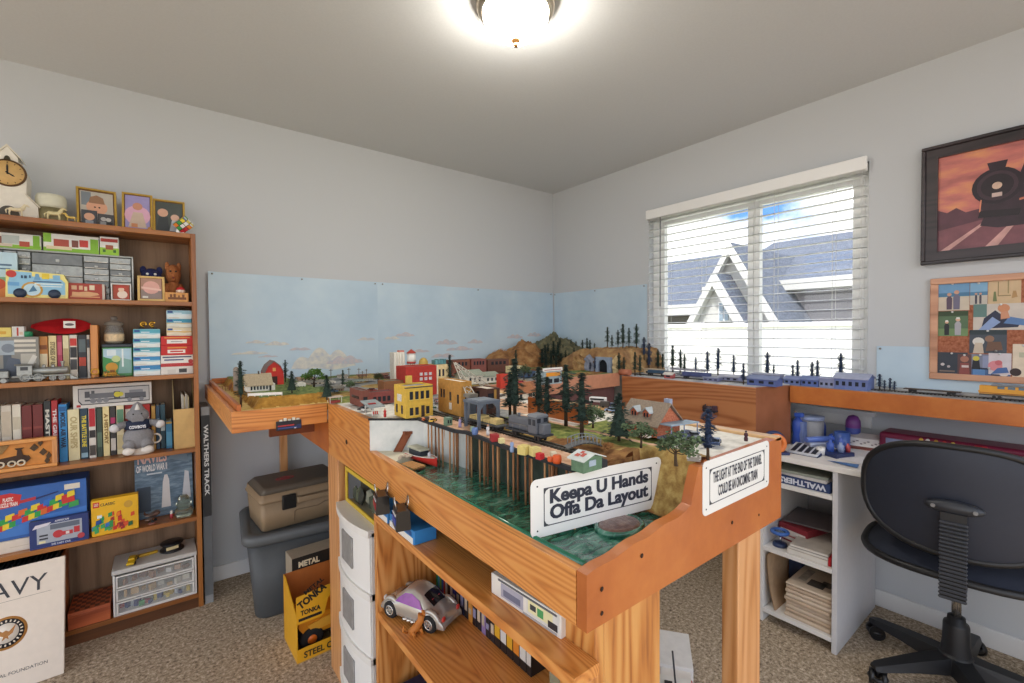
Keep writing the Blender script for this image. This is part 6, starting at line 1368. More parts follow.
g = mat('#d9d8d2',.1,var=0,trans=.85); MB().lathe([(0,0),(r*.75,0),(r*.9,.006),(r,.02),(r,hj*.45),(r*.85,hj*.62),(r*.85,hj*.66)],n=26).build('jar_glass', g, t); MB().lathe([(0,.004),(r*.8,.004),(r*.92,.02),(r*.92,hj*.40),(0,hj*.40)],n=24).build('wax', mat('#e2cfb0',.5,var=.08), t)
MB().lathe([(r*1.01,.012),(r*1.015,.014),(r*1.015,hj*.34),(r*1.01,hj*.35)],n=26).build('paper_label', mat('#d9c19a',.6,var=.25,vscale=90), t); MB().lathe([(r*.85,hj*.66),(r*1.02,hj*.70),(r*.9,hj*.78),(r*.5,hj*.84),(r*.3,hj*.87),(r*.4,hj*.93),(r*.3,hj),(0,hj)],n=26).build('jar_lid', mat('#8f867a',.15,var=0,trans=.3), t)
x_ = at(110,377,y=-.205).x; bt = steam_loco('little brass train on a dark wood base before the painted tin',(x_,-.197,S2+.006),0,.052,'#b98a3a',.7); MB().box(-.05,.05,-.016,.016,-.0058,0,.002).build('wood_base', mat('#4a2e1a',.4,var=.1), bt)
G_b = 'blue and white kit boxes'; wv = lambda c1,c2: [(0,.48,1,.98,c1),('p',[(0,.42),(.35,.5),(.7,.38),(1,.46),(1,.56),(0,.56)],c2),(.04,.68,.24,.9,'#2d4f92'),(.28,.62,.6,.7,'#e4eef2'),(.08,.1,.5,.16,'#cfc6b4')]
zz = zs_ = None
tops = [374.7,365.2,356.5,347.3,338.2,329]
z_ = S2
nm_ = ['at the bottom of the stack','second from the bottom','in the middle of the stack','fourth up the stack','on top under the brass ornament']
for i in range(5):
    (x,y,z), w, h = pos(133.2,160.2,tops[i+1],z_,-.185); carton('kit_box','blue and white model kit box '+nm_[i],'box',(x+rnd.uniform(-.001,.001),-.12,z_),(w,.13,h-.0004),'#dfe6e4',wv(('#3a86bd','#3b8cc4','#52a0b0','#4f9cb0','#57a9bd')[i],'#a9d0dc')); z_ += h
zo = z_; x_ = at(148,328,y=-.15).x; t = thing('brass_ornament','gold ornament of two scrolls on a black base on the blue boxes','ornament',(x_,-.15,zo)); MB().box(-.034,.034,-.014,.014,0,.006,.002).build('black_base', mat('#17171a',.3,var=0), t)
for s in (-1,1):
    q = MB(); q.torus((s*.016,0,.022),.010,.0036,'y',n=18,m=8,a0=.4*s,a1=.4*s+4.9); q.tube([(s*.016,0,.006),(s*.016,0,.013)],.003,n=8); q.ball((s*.016,0,.022),.005,2); q.build('scroll', mat('#c79a3a',.2,metal=.95,var=0), t)
z_ = S2; tops = [374.5,364.2,355,345.2,336]
its = [[(0,.78,1,1,'#b83434'),(.55,.15,.8,.55,'#3a3a3c'),(.2,.1,.45,.5,'#d0ccc4')],[(.05,.72,.95,.86,'#2d3a64'),(.1,.42,.7,.56,'#3c4c80'),('o',.92,.3,.22,'#b83434'),(0,0,1,.12,'#c23a3a')],[(.2,.2,.75,.55,'#eae4dc'),(.2,.68,.8,.84,'#d8863a'),(.28,.3,.68,.45,'#c23b34')],[(.18,.2,.8,.62,'#e9e4dd'),(.1,.76,.9,.9,'#d98a40'),(.3,.36,.66,.44,'#9a9a9a')]]
for i,(c,l) in enumerate((('#dedad2','white kit box with a bar code at the foot of the red stack'),('#e4e1da','white kit box with blue lettering second up the red stack'),('#c5221f','red kit box with pale lettering third up the stack'),('#c42420','red kit box with a white panel on top of the red stack'))):
    (x,y,z), w, h = pos(160.8,193,tops[i+1],z_,-.19); carton('kit_box',l,'box',(x,-.12,z_),(w,.14,h-.0004),c,its[i]); z_ += h
tops = [336,327.5,318.8,310.2]
for i,l in enumerate(('cream and blue kit box resting on the red boxes','teal banded kit box in the middle of the upper pile','pale blue kit box at the very top under the shelf')):
    (x,y,z), w, h = pos(166.5,191.5,tops[i+1],z_,-.185); carton('kit_box',l,'box',(x,-.12,z_),(w,.12,h-.0004),('#e3d8bf','#d6d9cf','#dbe6e6')[i],[wv('#e0d4b4','#d9b46a'),wv('#3f95b4','#c9b890'),wv('#9cc8d8','#d9e8ec')][i]); z_ += h
# ---- third shelf
yb = -.125
for a in (('white hardback at the end of the third shelf above the train plaque',-9,-.2,406,'#dad6cc',((.0,.25,'#9a958c'),)),('white hardback with a grey picture low on the spine',.2,11,405.5,'#d6cfc0',((.05,.2,'#6d6a64'),(.5,.9,'#c9bda8'))),('cream hardback beside the dark red volumes',11.6,20.6,404.5,'#e2dccb',((.6,.8,'#c9c0aa'),)),
    ('dark red leather volume first of the pair',21,31.6,405.5,'#6d2422',((.6,.64,'#8d4038'),)),('dark red leather volume second of the pair',32,42.6,404.5,'#702623',((.6,.64,'#8d4038'),))): bk(a[0],a[1],a[2],a[3],S3,yb,.10,a[4],bands=a[5])
bk('black hardback with pale upright lettering next to the dark red pair',43.2,50.4,401,S3,yb,.10,'#2c2f2f','MASTER','#d8d5c8')
bk('bright red hardback with white lettering beside the black one',50.8,57.4,400.5,S3,yb,.10,'#b5282c','THE GREAT','#ecdcd6')
bk('tall sky blue hardback lettered down the spine',58,66.6,404.5,S3,-.145,.10,'#2f86c4','MODEL AIR WAR','#14243c',((.88,.96,'#1b5a94'),))
bk('thick pale cream hardback with faint lettering',67.2,79,409.5,S3,-.145,.10,'#dfd6ac','OUR SHIPS','#b9a878')
bk('navy hardback with yellow title beside the cream one',79.6,87.4,408.5,S3,-.14,.10,'#233f52','THE BATTLE LINE','#d9c83a',((.03,.12,'#8fb0c0'),))
bk('red white and black hardback in the middle of the third shelf',88,95.4,407.5,S3,-.14,.10,'#d8d3cb',None,bands=((.62,.98,'#b3202c'),(.40,.55,'#2a2628'),(.05,.25,'#4a4440')))
bk('dark green paperback beside the red and black one',96,101.8,408,S3,-.14,.09,'#2f4238',None,bands=((.2,.5,'#58705e'),))
bk('cream hardback with brown upright title below the locomotive box',102.2,109,406.5,S3,-.14,.10,'#e4d39a','A HISTORY','#8a6a34')
bk('black paperback with a pink band under the locomotive box',109.6,115.4,407,S3,-.14,.09,'#33302f',None,bands=((.66,.78,'#b03060'),(.1,.35,'#c9c2b8')))
bk('cream and green hardback behind the plush arm',116,123.8,405.5,S3,-.14,.10,'#e3d6b0',None,bands=((.65,.92,'#5d8a6c'),(.1,.4,'#cdbf92')))
bk('red hardback behind the plush head',124.4,134,404,S3,-.12,.09,'#b32a28',None,bands=((.7,.9,'#e3ded6'),)); bk('white and red hardback behind the plush ear',134.6,150,404.5,S3,-.12,.09,'#c43a34',None,bands=((.62,.8,'#e3ded6'),))
bk('tan paperback behind the mug handle',151,155.2,406,S3,-.13,.09,'#c79a4c',None); bk('navy paperback behind the mug handle',155.6,159.6,405.5,S3,-.13,.09,'#2d4a63',None,bands=((.5,.7,'#7d97a8'),)); bk('dark teal hardback near the magazine file',160,165,404.5,S3,-.13,.10,'#254b5a',None,bands=((.4,.6,'#c9d2d0'),))
bk('short blue paperback against the magazine file',165.6,172,421,S3,-.15,.10,'#3a83ad',None,bands=((.1,.6,'#58a0c4'),(.9,.97,'#d9b24c')))
# magazine file
(x,y,z), w, h = pos(172.6,194,381,S3,-.19); hf = zat(183,409,Vector((x,-.19,0)))-S3; t = thing('magazine_file','tan cardboard magazine file of papers at the end of the third shelf','file',(x,-.105,S3)); m = mat('#d6b274',.7,var=.05); d = .165
MB().box(-w/2,w/2,-d/2,-d/2+.003,0,hf).build('front_face', m, t)
for s in (-1,1): MB().prism([(-d/2+.003,0),(d/2,0),(d/2,h),(d*.1,h),(-d/2+.003,hf)],s*w/2-(.003 if s > 0 else 0),s*w/2+(0 if s > 0 else .003),'x').build('side_face', mat('#a8966c',.7,var=.05), t)
for i in range(6): MB().box(-w*.1+i*.005,-w*.1+i*.005+.003,-d*.38,d*.45,.002,h*(.80-.02*(i%3))).build('paper', mat(('#e0dccf','#d3cdbb','#c9b98f')[i%3],.8), t)
# plaque
(x,y,z), w, h = pos(-40,56.5,437.5,S3,-.205); h = zat(50,437,Vector((at(50,437,y=-.205).x,-.205,0)))-S3; t = thing('train_plaque','shallow wooden plaque carved with a dark steam train on the third shelf','plaque',(x,-.19,S3))
for a in ((-w/2,w/2,0,.014),(-w/2,w/2,h-.014,h)): MB().box(a[0],a[1],-.014,.014,a[2],a[3],.0015).build('frame_rail', wood('plaque_wood_%d'%(a[2]>.1),'#d9964e','#c4803a','#a5642a','x',freq=60), t)
for a in (-w/2,w/2-.014): MB().box(a,a+.014,-.0138,.0138,.014,h-.014).build('frame_rail', M_pine, t)
MB().box(-w/2+.01,w/2-.01,.002,.006,.01,h-.01).build('plaque_back', mat('#d0893e',.6,var=.12), t)
q = MB(); q.mi = 0
q.prism([(-w*.5+.02,h*.2),(w*.16,h*.24),(w*.20,h*.34),(w*.18,h*.44),(w*.12,h*.48),(w*.10,h*.66),(w*.13,h*.72),(w*.03,h*.72),(w*.06,h*.66),(w*.05,h*.48),(-w*.15,h*.42),(-w*.30,h*.50),(-w*.5+.02,h*.46)],-.006,.003,'y'); q.build('carved_train', mat('#3a2619',.7,var=.2), t)
q = MB(); q.prism([(-w*.28,h*.52),(-w*.1,h*.6),(-w*.02,h*.85),(-w*.2,h*.86),(-w*.35,h*.8)],-.004,.003,'y'); q.build('carved_smoke', mat('#8d6f45',.8,var=.3,vscale=200), t)
for (u,v,s) in ((.24,.68,.05),(.34,.5,.045),(.31,.82,.03),(.4,.36,.03),(.38,.2,.03)): q = MB(); q.prism([(w*u-w*s,h*v),(w*u,h*v-.014),(w*u+w*s,h*v),(w*u,h*v+.016)],-.004,.003,'y'); q.build('carved_leaf', mat('#4c3a24',.7,var=.4,vscale=300), t)
for u in (-.12,.0,.1): MB().torus((w*u,-.006,h*.24),.010,.003,'y',n=14,m=6).build('carved_wheel', mat('#d8cdb6',.6,var=.1), t)
# boxed locomotive on the books
(x,y,z), w, h0 = pos(72.5,151.5,384,S3,-.135); zb_ = zat(112,406.5,Vector((x,-.135,0))); h = S3+h0-zb_
t = carton('locomotive_box','long white window box with a silver steam locomotive lying across the books','box',(x,-.095,zb_+.001),(w,.08,h),'#d8d4cd',[('p',[(.10,.14),(.97,.14),(.97,.86),(.06,.86),(.06,.3)],'#3b3c40'),('p',[(.11,.18),(.96,.18),(.96,.82),(.07,.82),(.07,.34)],'#b9b8b6'),(.04,.06,.09,.16,'#b03030'),(.14,.45,.2,.72,'#4d4f55'),(.2,.4,.5,.62,'#6d7076'),(.22,.62,.26,.74,'#55585e'),(.5,.34,.58,.66,'#54575c'),(.64,.3,.92,.56,'#5c5f66'),(.7,.56,.88,.68,'#83868c'),(.14,.3,.92,.36,'#4a4c50'),('o',.24,.3,.10,'#7d8086'),('o',.32,.3,.10,'#7d8086'),('o',.4,.3,.10,'#7d8086'),('o',.7,.26,.08,'#7d8086'),('o',.86,.26,.08,'#7d8086'),('o',.545,.52,.12,'#d3c93a'),('o',.585,.52,.10,'#d3c93a')])
# mug with plush toy
(x,y,z), w, h = pos(131,154,432,S3,-.18); r = w/2; mg = thing('white_mug','white mug behind the grey plush toy, handle showing at its side','mug',(x,-.172,S3)); Lm = [(0,0),(r*.95,0),(r,.003),(r,h*1.0),(r*.92,h*1.0),(r*.92,.006),(0,.006)]
MB().lathe(Lm,n=28).build('mug_cup', mat('#ded6cd',.25,var=.02), mg); MB().torus((r+.006,0,h*.62),.020,.0042,'y',n=20,m=8,a0=-PI*.62,a1=PI*.62,sx=.9).build('handle', mat('#e3dcd3',.25,var=0), mg)
px_ = at(138,430,y=-.2).x; zq = lambda py: zat(139,py,Vector((px_,-.2,0)))-S3
t = thing('plush_toy','grey plush animal in a navy jersey propped against the white mug','plush toy',(px_,-.196,S3)); o_ = 0; m = mat('#8f8f93',.95,bump=1.,var=.12,vscale=260); k = depth((px_,-.2,1))/FPX*.80
Zp = lambda py: zq(py)-o_
q = MB(); q.ball((0,0,Zp(437)),1,3,(15*k,11*k,15*k)); q.build('plush_body', m, t)
q = MB(); q.ball((0,-.0,Zp(415)),1,3,(11.5*k,9*k,9*k)); q.tube([(0,-.01,Zp(417)),(-.0,-.034,Zp(418.5))],[8.5*k,6.0*k],n=12); q.lathe([(8*k,Zp(410)),(4*k,Zp(404)),(0,Zp(401.5))],n=12); q.build('plush_head', m, t)
q = MB(); q.lathe([(2.6*k,0),(1.4*k,5*k),(0,8*k)],(0,-.022,Zp(409)),n=10); q.build('horn', mat('#e6e4de',.7,var=0), t)
q = MB(); q.lathe([(10*k,Zp(429)),(13.5*k,Zp(428)),(12.5*k,Zp(421)),(8*k,Zp(419))],n=24,sy=.8); q.build('jersey', mat('#1f2a44',.8,bump=.3,var=.08), t)
q = MB(); write(q,'COWBOYS',(-8*k,-11.8*k,Zp(427)),X,Z,16*k,4*k,.05,.001); q.build('lettering', mat('#dfe2e8',.6,var=0), t)
for s in (-1,1):
    q = MB(); q.tube([(s*10*k,0,Zp(423)),(s*17*k,-.008,Zp(424)),(s*20*k,-.016,Zp(425.5))],[4.5*k,4.2*k,5*k],n=10); q.build('arm', m, t); q = MB(); q.ball((s*22*k,-.018,Zp(425.5)),5.2*k,2); q.build('paw', mat('#d6d6d8',.9,bump=.6,var=.05), t)
    q = MB(); q.tube([(s*6*k,-.012,Zp(440)),(s*10*k,-.030,Zp(446))],[7*k,6*k],n=10); q.build('leg', m, t); q = MB(); q.ball((s*9*k,-.034,Zp(449)),1,2,(6.5*k,4*k,5*k)); q.build('foot', mat('#ded8d2',.9,bump=.5,var=.05), t)
    q = MB(); q.ball((s*4*k,-.030,Zp(413)),1.0*k,1); q.build('eye', mat('#15161a',.2,var=0), t)
# ---- fourth shelf
(x,y,z), w, h = pos(-60,86,531,S4,-.185); h = .048; carton('white_carton','flat plain white carton under the big blue toy box','box',(x,-.115,S4),(w,.14,h),'#d9cdbf',[(.44,.4,.6,.46,'#c9bca9')])
z1 = S4+h; hb = zat(80,479,Vector((at(80,479,y=-.18).x,-.18,0)))-z1
brick = lambda u,v,c,a=.05: ('p',[(u-a,v-.06),(u+a,v-.03),(u+a*.9,v+.08),(u-a*.9,v+.05)],c)
itb = [(.0,.06,1,.98,'#2f62ab'),('p',[(.0,.06),(1,.06),(1,.42),(.0,.30)],'#3f78c4'),(.83,.82,.95,.93,'#d9d2c2'),('p',[(.0,.55),(.62,.72),(.62,.78),(.0,.61)],'#b3303c'),('p',[(.30,.62),(.50,.66),(.52,.86),(.44,.92),(.30,.9)],'#c42b2c'),('t','PLASTIC\nPUZZLE TRAIN',.36,.66,.49,.84,'#f0e3da',.03),(.32,.7,.35,.86,'#efe3c8')]
cc = ['#c8302c','#e3c832','#2f9a4a','#2e6cc0','#c8302c','#e3c832','#2f9a4a','#d86a2c']
for i in range(13): itb.append(brick(.30+.045*i,.30+.03*i+.05*(i%2),cc[(i*3)%8],.034)); itb.append(brick(.28+.045*i,.18+.03*i,cc[(i*5+2)%8],.034))
itb += [brick(.86,.60,'#c8302c'),brick(.88,.72,'#e3c832',.03),brick(.90,.50,'#3a9a50',.04),('p',[(.62,.72),(.78,.80),(.78,.82),(.62,.75)],'#24346a')]
carton('toy_brick_box','big blue toy box picturing a train of coloured bricks on the fourth shelf','box',(x+.004,-.112,z1),(w,.13,hb),'#2d5ca3',itb)
(x,y,z), w, h = pos(28.5,88.5,514,S4,-.212); h = zat(58,518,Vector((x,-.212,0)))-S4
carton('toy_car_box','navy window box holding a small red and silver race car','box',(x,-.1988,S4),(w,.026,h),'#24356f',[(.12,.16,.88,.84,'#a4aab6'),(.34,.62,.84,.80,'#5f6878'),(.16,.42,.30,.48,'#2c2e38'),(.16,.30,.30,.36,'#2c2e38'),('o',.47,.42,.14,'#b9323a'),(.50,.34,.72,.48,'#c03a40'),(.60,.36,.66,.46,'#dcd6d2'),(.74,.36,.84,.58,'#bc3038'),('p',[(.05,.72),(.30,.80),(.36,.90),(.10,.86)],'#d8d3dc'),('o',.86,.20,.10,'#b43c46'),(.15,.18,.26,.26,'#dcd4a8'),('t','DIE CAST CAR',.36,.05,.68,.12,'#d5d9e6'),('t','AMERICAN',.42,.88,.66,.95,'#d5d9e6'),(.02,.02,.98,.04,'#3a4c90')])
(x,y,z), w, h = pos(90.5,138,493,S4,-.205); h = zat(114,498,Vector((x,-.205,0)))-S4
R_ = random.Random(11); it = [('t','LEGO',.06,.84,.15,.92,'#f4e9d8'),('t','CLASSIC',.19,.82,.50,.90,'#26282c',.02),('o',.78,.76,.10,'#c79a34')]; it.insert(0,(.04,.80,.17,.95,'#c5281f'))
for i in range(34):
    u, v = R_.uniform(.05,.9), R_.uniform(.12,.62); c = ('#2f74b8','#2f8f4c','#39a15c') if u < .42 else ('#c8301f','#d9542a','#e07a1c','#a8282a')
    if v < .62-.3*(abs(u-.5)): it.append(brick(u,v,c[R_.randrange(len(c))],.045))
it += [(.12,.5,.22,.58,'#dfe8ea'),brick(.15,.38,'#1f4a90',.06),brick(.62,.2,'#8a2a2c',.04),brick(.82,.18,'#23603a',.05)]
carton('yellow_brick_box','yellow toy brick box with scattered coloured bricks on the fourth shelf','box',(x,-.184,S4),(w,.04,h),'#e9b41c',it)
(x,y,z), w, h = pos(134,192,454,S4,-.085)
h = .315; t = thing('picture_book','large blue picture book titled Navies of World War II leaning at the back','book',(x,-.105,S4+.0008),rot=(-.13,0,0)); MB().box(-w/2,w/2,0,.022,0,h,.0012).build('cover', mat('#3f5a70',.35,var=.12,vscale=14), t)
prints(t,w,.0,h,[(.0,.02,1,.98,ramp_mat('sea_print',[(.35,'#3d586c'),(.5,'#557086'),(.65,'#7a93a4')],scale=(1,1,4),nscale=16,rough=.4)),('p',[(.44,.12),(.60,.12),(.58,.52),(.55,.60),(.50,.60),(.47,.5)],'#d8d5d2'),('p',[(.80,.2),(.96,.2),(.93,.60),(.86,.62)],'#c9ccd0'),(.03,.1,.26,.46,'#2c3f52'),('t','NAVIES',.05,.80,.55,.97,'#e3b9ae',.03),('t','OF WORLD WAR II',.03,.68,.55,.78,'#e6e4e2',.03),(.2,.63,.46,.65,'#c9d2d8'),('p',[(.55,.84),(.95,.74),(.9,.86),(.7,.92)],'#6d8496')],'cover_print',y=-.0)
def aircraft():
    A = at(152,523,y=-.19); t = thing('toy_aircraft','small dark brown twin wing aircraft model on a stand on the fourth shelf','toy',(A.x,-.185,S4)); m = mat('#5a3f34',.5,var=.25)
    MB().tube([(-.03,0,.042),(0,0,.038),(.032,0,.05)],[.003,.009,.006],n=10).build('fuselage', m, t)
    for z_ in (.030,.046): MB().box(-.006,.012,-.040,.040,z_,z_+.002).build('wing', mat('#7d6f68',.5,var=.2), t)
    MB().prism([(-.034,.042),(-.022,.042),(-.030,.058)],-.001,.001,'y').build('tail_fin', m, t); MB().cyl((0,0,.004),(0,0,.034),.0022,8).build('stand_rod', m, t); MB().lathe([(0,0),(.016,0),(.014,.005),(0,.006)],n=16).build('stand_base', mat('#8d5a4c',.5,var=.1), t)
    for sy in (-1,1): MB().cyl((.008,sy*.01,.014),(.008,sy*.013,.014),.006,10).build('wheel', M_tyre, t)
    t.rotation_euler[2] = -.5
aircraft()
A = at(171.5,513,y=-.17); t = thing('sailor_figurine','tiny red and white standing figurine beside the glass insulator','figurine',(A.x,-.165,S4)); MB().lathe([(0,0),(.006,0),(.007,.016),(.005,.022),(0,.023)],n=12).build('figurine_body', mat('#b5444a',.5,var=0), t); MB().lathe([(.0055,.021),(.006,.030),(.003,.036),(0,.037)],n=12).build('figurine_head', mat('#e3ded6',.5,var=0), t)
(x,y,z), w, h = pos(174,193,492,S4,-.185); t = thing('glass_insulator','green grey glass telegraph insulator at the end of the fourth shelf','insulator',(x,-.165,S4)); r = w/2; h = .098
MB().lathe([(0,.002),(r*.85,.0),(r*.95,.01),(r,.03),(r*.9,.036),(r*.72,.042),(r*.72,.050),(r*.86,.056),(r*.86,.064),(r*.66,.070),(r*.62,.085),(r*.4,h),(0,h)],n=28).build('glass_body', mat('#dbe2cf',.08,var=0,trans=.92), t)
# ---- foot of the bookcase
(x,y,z), w, h = pos(112,196.5,562,S5,-.215); x0, x1 = x-w/2, x+w/2; h = zat(196,551,Vector((at(196,551,y=-.215).x,-.215,0)))-S5
du = thing('drawer_unit','small white plastic three drawer unit at the foot of the bookcase','drawer unit',(x,-.125,S5)); M_pw = mat('#e3e0da',.4,var=.02)
for s in (-1,1): MB().box(s*w/2-(.008 if s > 0 else 0),s*w/2+(0 if s > 0 else .008),-.088,.09,0,h-.02,.002).build('side_panel', M_pw, du)
MB().box(-w/2,w/2,.084,.0895,.0,h-.02).build('rear_panel', M_pw, du); MB().box(-w/2+.008,w/2-.008,-.086,.084,0,.006).build('bottom_panel', M_pw, du)
MB().box(-w/2-.003,w/2+.003,-.093,.092,h-.02,h,.004).build('top_panel', mat('#c9c6c0',.45,var=.03), du)
dh = (h-.03)/3
M_clear = mat('#d5d8d8',.15,var=0,alpha=.16); R_ = random.Random(2)
for i in range(3):
    z0 = .007+i*dh; d = MB(); a, b = -w/2+.010, w/2-.010
    d.box(a,b,-.090,-.087,z0,z0+dh-.004); d = d.build('drawer', M_clear, du)
    for q4 in ((a,b,z0,z0+.006),(a,b,z0+dh-.010,z0+dh-.004),(a,a+.007,z0+.006,z0+dh-.010),(b-.007,b,z0+.006,z0+dh-.010)): MB().box(q4[0],q4[1],-.093,-.0865,q4[2],q4[3],.001,1).build('drawer_rim', M_pw, d)
    MB().box(a+.004,b-.004,-.08,.078,z0,z0+.003).build('drawer_floor', M_pw, d)
    for j in range(16 if i == 0 else 8):
        c = (('#2f62b0','#b9323a','#3a9a50','#d3b83a','#2b3d7a','#c9d0d6') if i == 0 else (('#c9a878','#dcd6c4','#a88a5c','#b5aa98') if i == 1 else ('#a0714e','#c2a083','#dedad2','#7d5a44')))
        xx = a+.015+(b-a-.03)*(j+.5)/(16 if i == 0 else 8); s = R_.uniform(.008,.016); yq = R_.uniform(-.07,-.03)
        q = MB(); q.T = Matrix.Translation((xx,yq,z0+.004)) @ Matrix.Rotation(R_.uniform(0,3),4,'Z'); q.box(-s,s,-s*.5,s*.5,0,R_.uniform(.012,dh*.55),.001,1); q.build('small_part', mat(c[R_.randrange(len(c))],.5,var=.05), d)
zt_ = S5+h
A = at(132,556,y=-.19); t = thing('toy_pickup','yellow toy car standing on the white drawer unit','toy car',(A.x,-.165,zt_),PI/2-.15)
MB().box(-.045,.045,-.014,.014,.006,.016,.003).build('car_body', mat('#d9b21f',.35,var=.03), t); MB().box(-.02,.018,-.012,.012,.016,.027,.003).build('cabin', mat('#d2aa1c',.35,var=.03), t); MB().box(-.0185,.0165,-.0125,.0125,.018,.0245).build('window_band', M_glz, t)
for sx in (-.028,.028):
    for sy in (-1,1): MB().cyl((sx,sy*.011,.007),(sx,sy*.0155,.007),.007,12).build('wheel', M_tyre, t)
A = at(148,544,y=-.13); o = MB().box(-.035,.035,-.008,.008,0,.012,.003).build('yellow_bar', mat('#c29a26',.4)); o.location = (A.x,-.12,zt_); o.rotation_euler[2] = .15; tag(o,'slim yellow toy bar behind the yellow car on the drawer unit','toy')
A = at(172,548,y=-.14); t = thing('tape_reel','black round reel with a tan paper label on the drawer unit','reel',(A.x,-.125,zt_)); r = .046
MB().lathe([(0,0),(r,0),(r*1.02,.004),(r,.008),(r*.78,.010),(r*.78,.030),(r*.98,.033),(r*.98,.038),(r*.3,.040),(0,.040)],n=32).build('reel_body', mat('#1c1c1e',.35,var=.05), t)
MB().prism([(-.022,.012),(.024,.016),(.024,.030),(-.022,.026)],-r*.78-.0015,-r*.78+.004,'y').build('paper_label', mat('#cbb888',.7,var=.05), t)
# chess box, leaning board, black file, big white book
A, B = at(67,620,y=-.21), at(111,600,y=-.21); t = thing('chess_box','red brown wooden chess box with a chequered lid beside the drawer unit','game box',((A.x+B.x)/2,-.125,S5)); w = B.x-A.x-.004
MB().box(-w/2,w/2,-.088,.088,0,.056,.002).build('box_body', wood('chess_side','#c2653a','#ad5430','#8a3d20','x',freq=60), t); MB().box(-w/2,w/2,-.089,.089,.0565,.070,.002).build('lid', mat('#b35a36',.45,var=.08), t)
q = MB(); n_ = 8; cw = w*.94/n_
for i in range(n_):
    for j in range(n_):
        if (i+j)%2: q.box(-w*.47+i*cw,-w*.47+(i+1)*cw,-.082+.0205*j,-.082+.0205*(j+1),.0698,.0704)
q.build('chequer_pattern', mat('#5a2f1c',.45,var=.05), t)
A = at(66,600,y=-.2); o = MB().box(-.006,.006,-.09,.09,0,.30,.001).build('wooden_board', wood('lean_board','#c9793c','#b2622a','#8f4a1c','z',freq=80)); o.location = (A.x-.014,-.123,S5); tag(o,'thin orange wood board standing upright beside the chess box','board')
t = thing('black_file','black ribbed expanding file behind the big white book','file',(-3.06,-.12,S5)); MB().box(-.12,.09,-.08,.08,0,.30,.003).build('file_body', mat('#17171a',.5,var=.05), t)
for i in range(13): MB().box(-.115+.0155*i,-.106+.0155*i,-.078,.078,.30,.312,.001,1).build('file_rib', mat('#232327',.5,var=0), t)
bw, bh = .37, .425; t = thing('navy_book','large cream white book with NAVY and a gold eagle seal leaning on the bookcase','book',(-3.128,-.415,.0015),rot=(-.34,0,.04)); xr_ = bw/2
MB().box(-bw/2,bw/2,0,.003,0,bh,.001,1).build('cover', mat('#e0d3c4',.5,var=.03), t); MB().box(-bw/2,bw/2-.004,.0032,.026,.004,bh-.004).build('pages', mat('#e9e2d6',.8,var=.05), t); MB().box(-bw/2,bw/2,.0262,.029,0,bh,.001,1).build('cover', mat('#dccfbf',.5,var=.03), t)
q = MB(); q.mi = 0; write(q,'NAVY',(-bw*.20,-.0003,bh*.755),X,Z,bw*.57,bh*.135,0,.0004); write(q,'NAVAL HISTORICAL FOUNDATION',(-bw*.28,-.0003,bh*.13),X,Z,bw*.66,bh*.025,0,.0004); q.build('lettering', mat('#2c2b30',.5,var=0), t)
MB().box(-bw*.24,bw*.40,-.0006,.0005,bh*.725,bh*.728).build('rule_line', mat('#8a7f74',.5,var=0), t)
sz = bh*.47; sr = .056; sx_ = .030
def disc(n_, r, y_, col, **k): MB().lathe([(0,y_-.0006),(r,y_-.0006),(r,y_+.0005),(0,y_+.0005)],(sx_,0,sz),n=40,axis='y').build(n_, mat(col,.5,var=0,**k), t)
disc('seal_rim',sr,0,'#b98242'); disc('seal_ring',sr*.86,-.0004,'#23252c'); disc('seal_field',sr*.60,-.0008,'#e2d9cc')
q = MB()
for i in range(22):
    a = i*2*PI/22; q.T = Matrix.Translation((sx_+sr*.73*math.sin(a),-.0014,sz+sr*.73*math.cos(a))) @ Matrix.Rotation(a,4,'Y'); q.box(-.0022,.0022,-.0003,.0003,-.0035,.0035)
q.build('seal_letters', mat('#d9cdb8',.5,var=0), t)
q = MB(); q.T = Matrix.Translation((sx_,0,0)); q.prism([(0,sz+.010),(.008,sz+.004),(.026,sz+.024),(.018,sz-.004),(.006,sz-.012),(.008,sz-.022),(0,sz-.016),(-.010,sz-.024),(-.006,sz-.010),(-.020,sz-.002),(-.024,sz+.020),(-.008,sz+.006)],-.0016,-.0006,'y'); q.build('seal_eagle', mat('#a9702c',.5,var=.1), t)
# ---- track carton at the bookcase side
t = thing('track_carton','tall narrow black and grey track carton standing at the bookcase side','box',(-2.4645,-.118,.0),rot=(0,-.0,0)); w_, d_, h_ = .034, .19, .945
MB().box(-w_/2,w_/2,-d_/2,d_/2,.0,h_,.001,1).build('box_body', mat('#8d8e8e',.5,var=.08), t); MB().box(-w_/2-.0004,w_/2+.0004,-d_/2-.0006,-d_/2+.0006,.42,h_-.04).build('black_band', mat('#242628',.5,var=.05), t); MB().box(-w_/2-.0004,w_/2+.0004,-d_/2-.0006,-d_/2+.0006,.04,.419).build('grey_band', mat('#5f6264',.5,var=.12,vscale=12), t)
q = MB(); write(q,'WALTHERS TRACK',(-w_*.26,-d_/2-.0009,h_-.085),-Z,X,.34,w_*.55,.03,.0004); q.build('lettering', mat('#d3d3d0',.5,var=0), t)
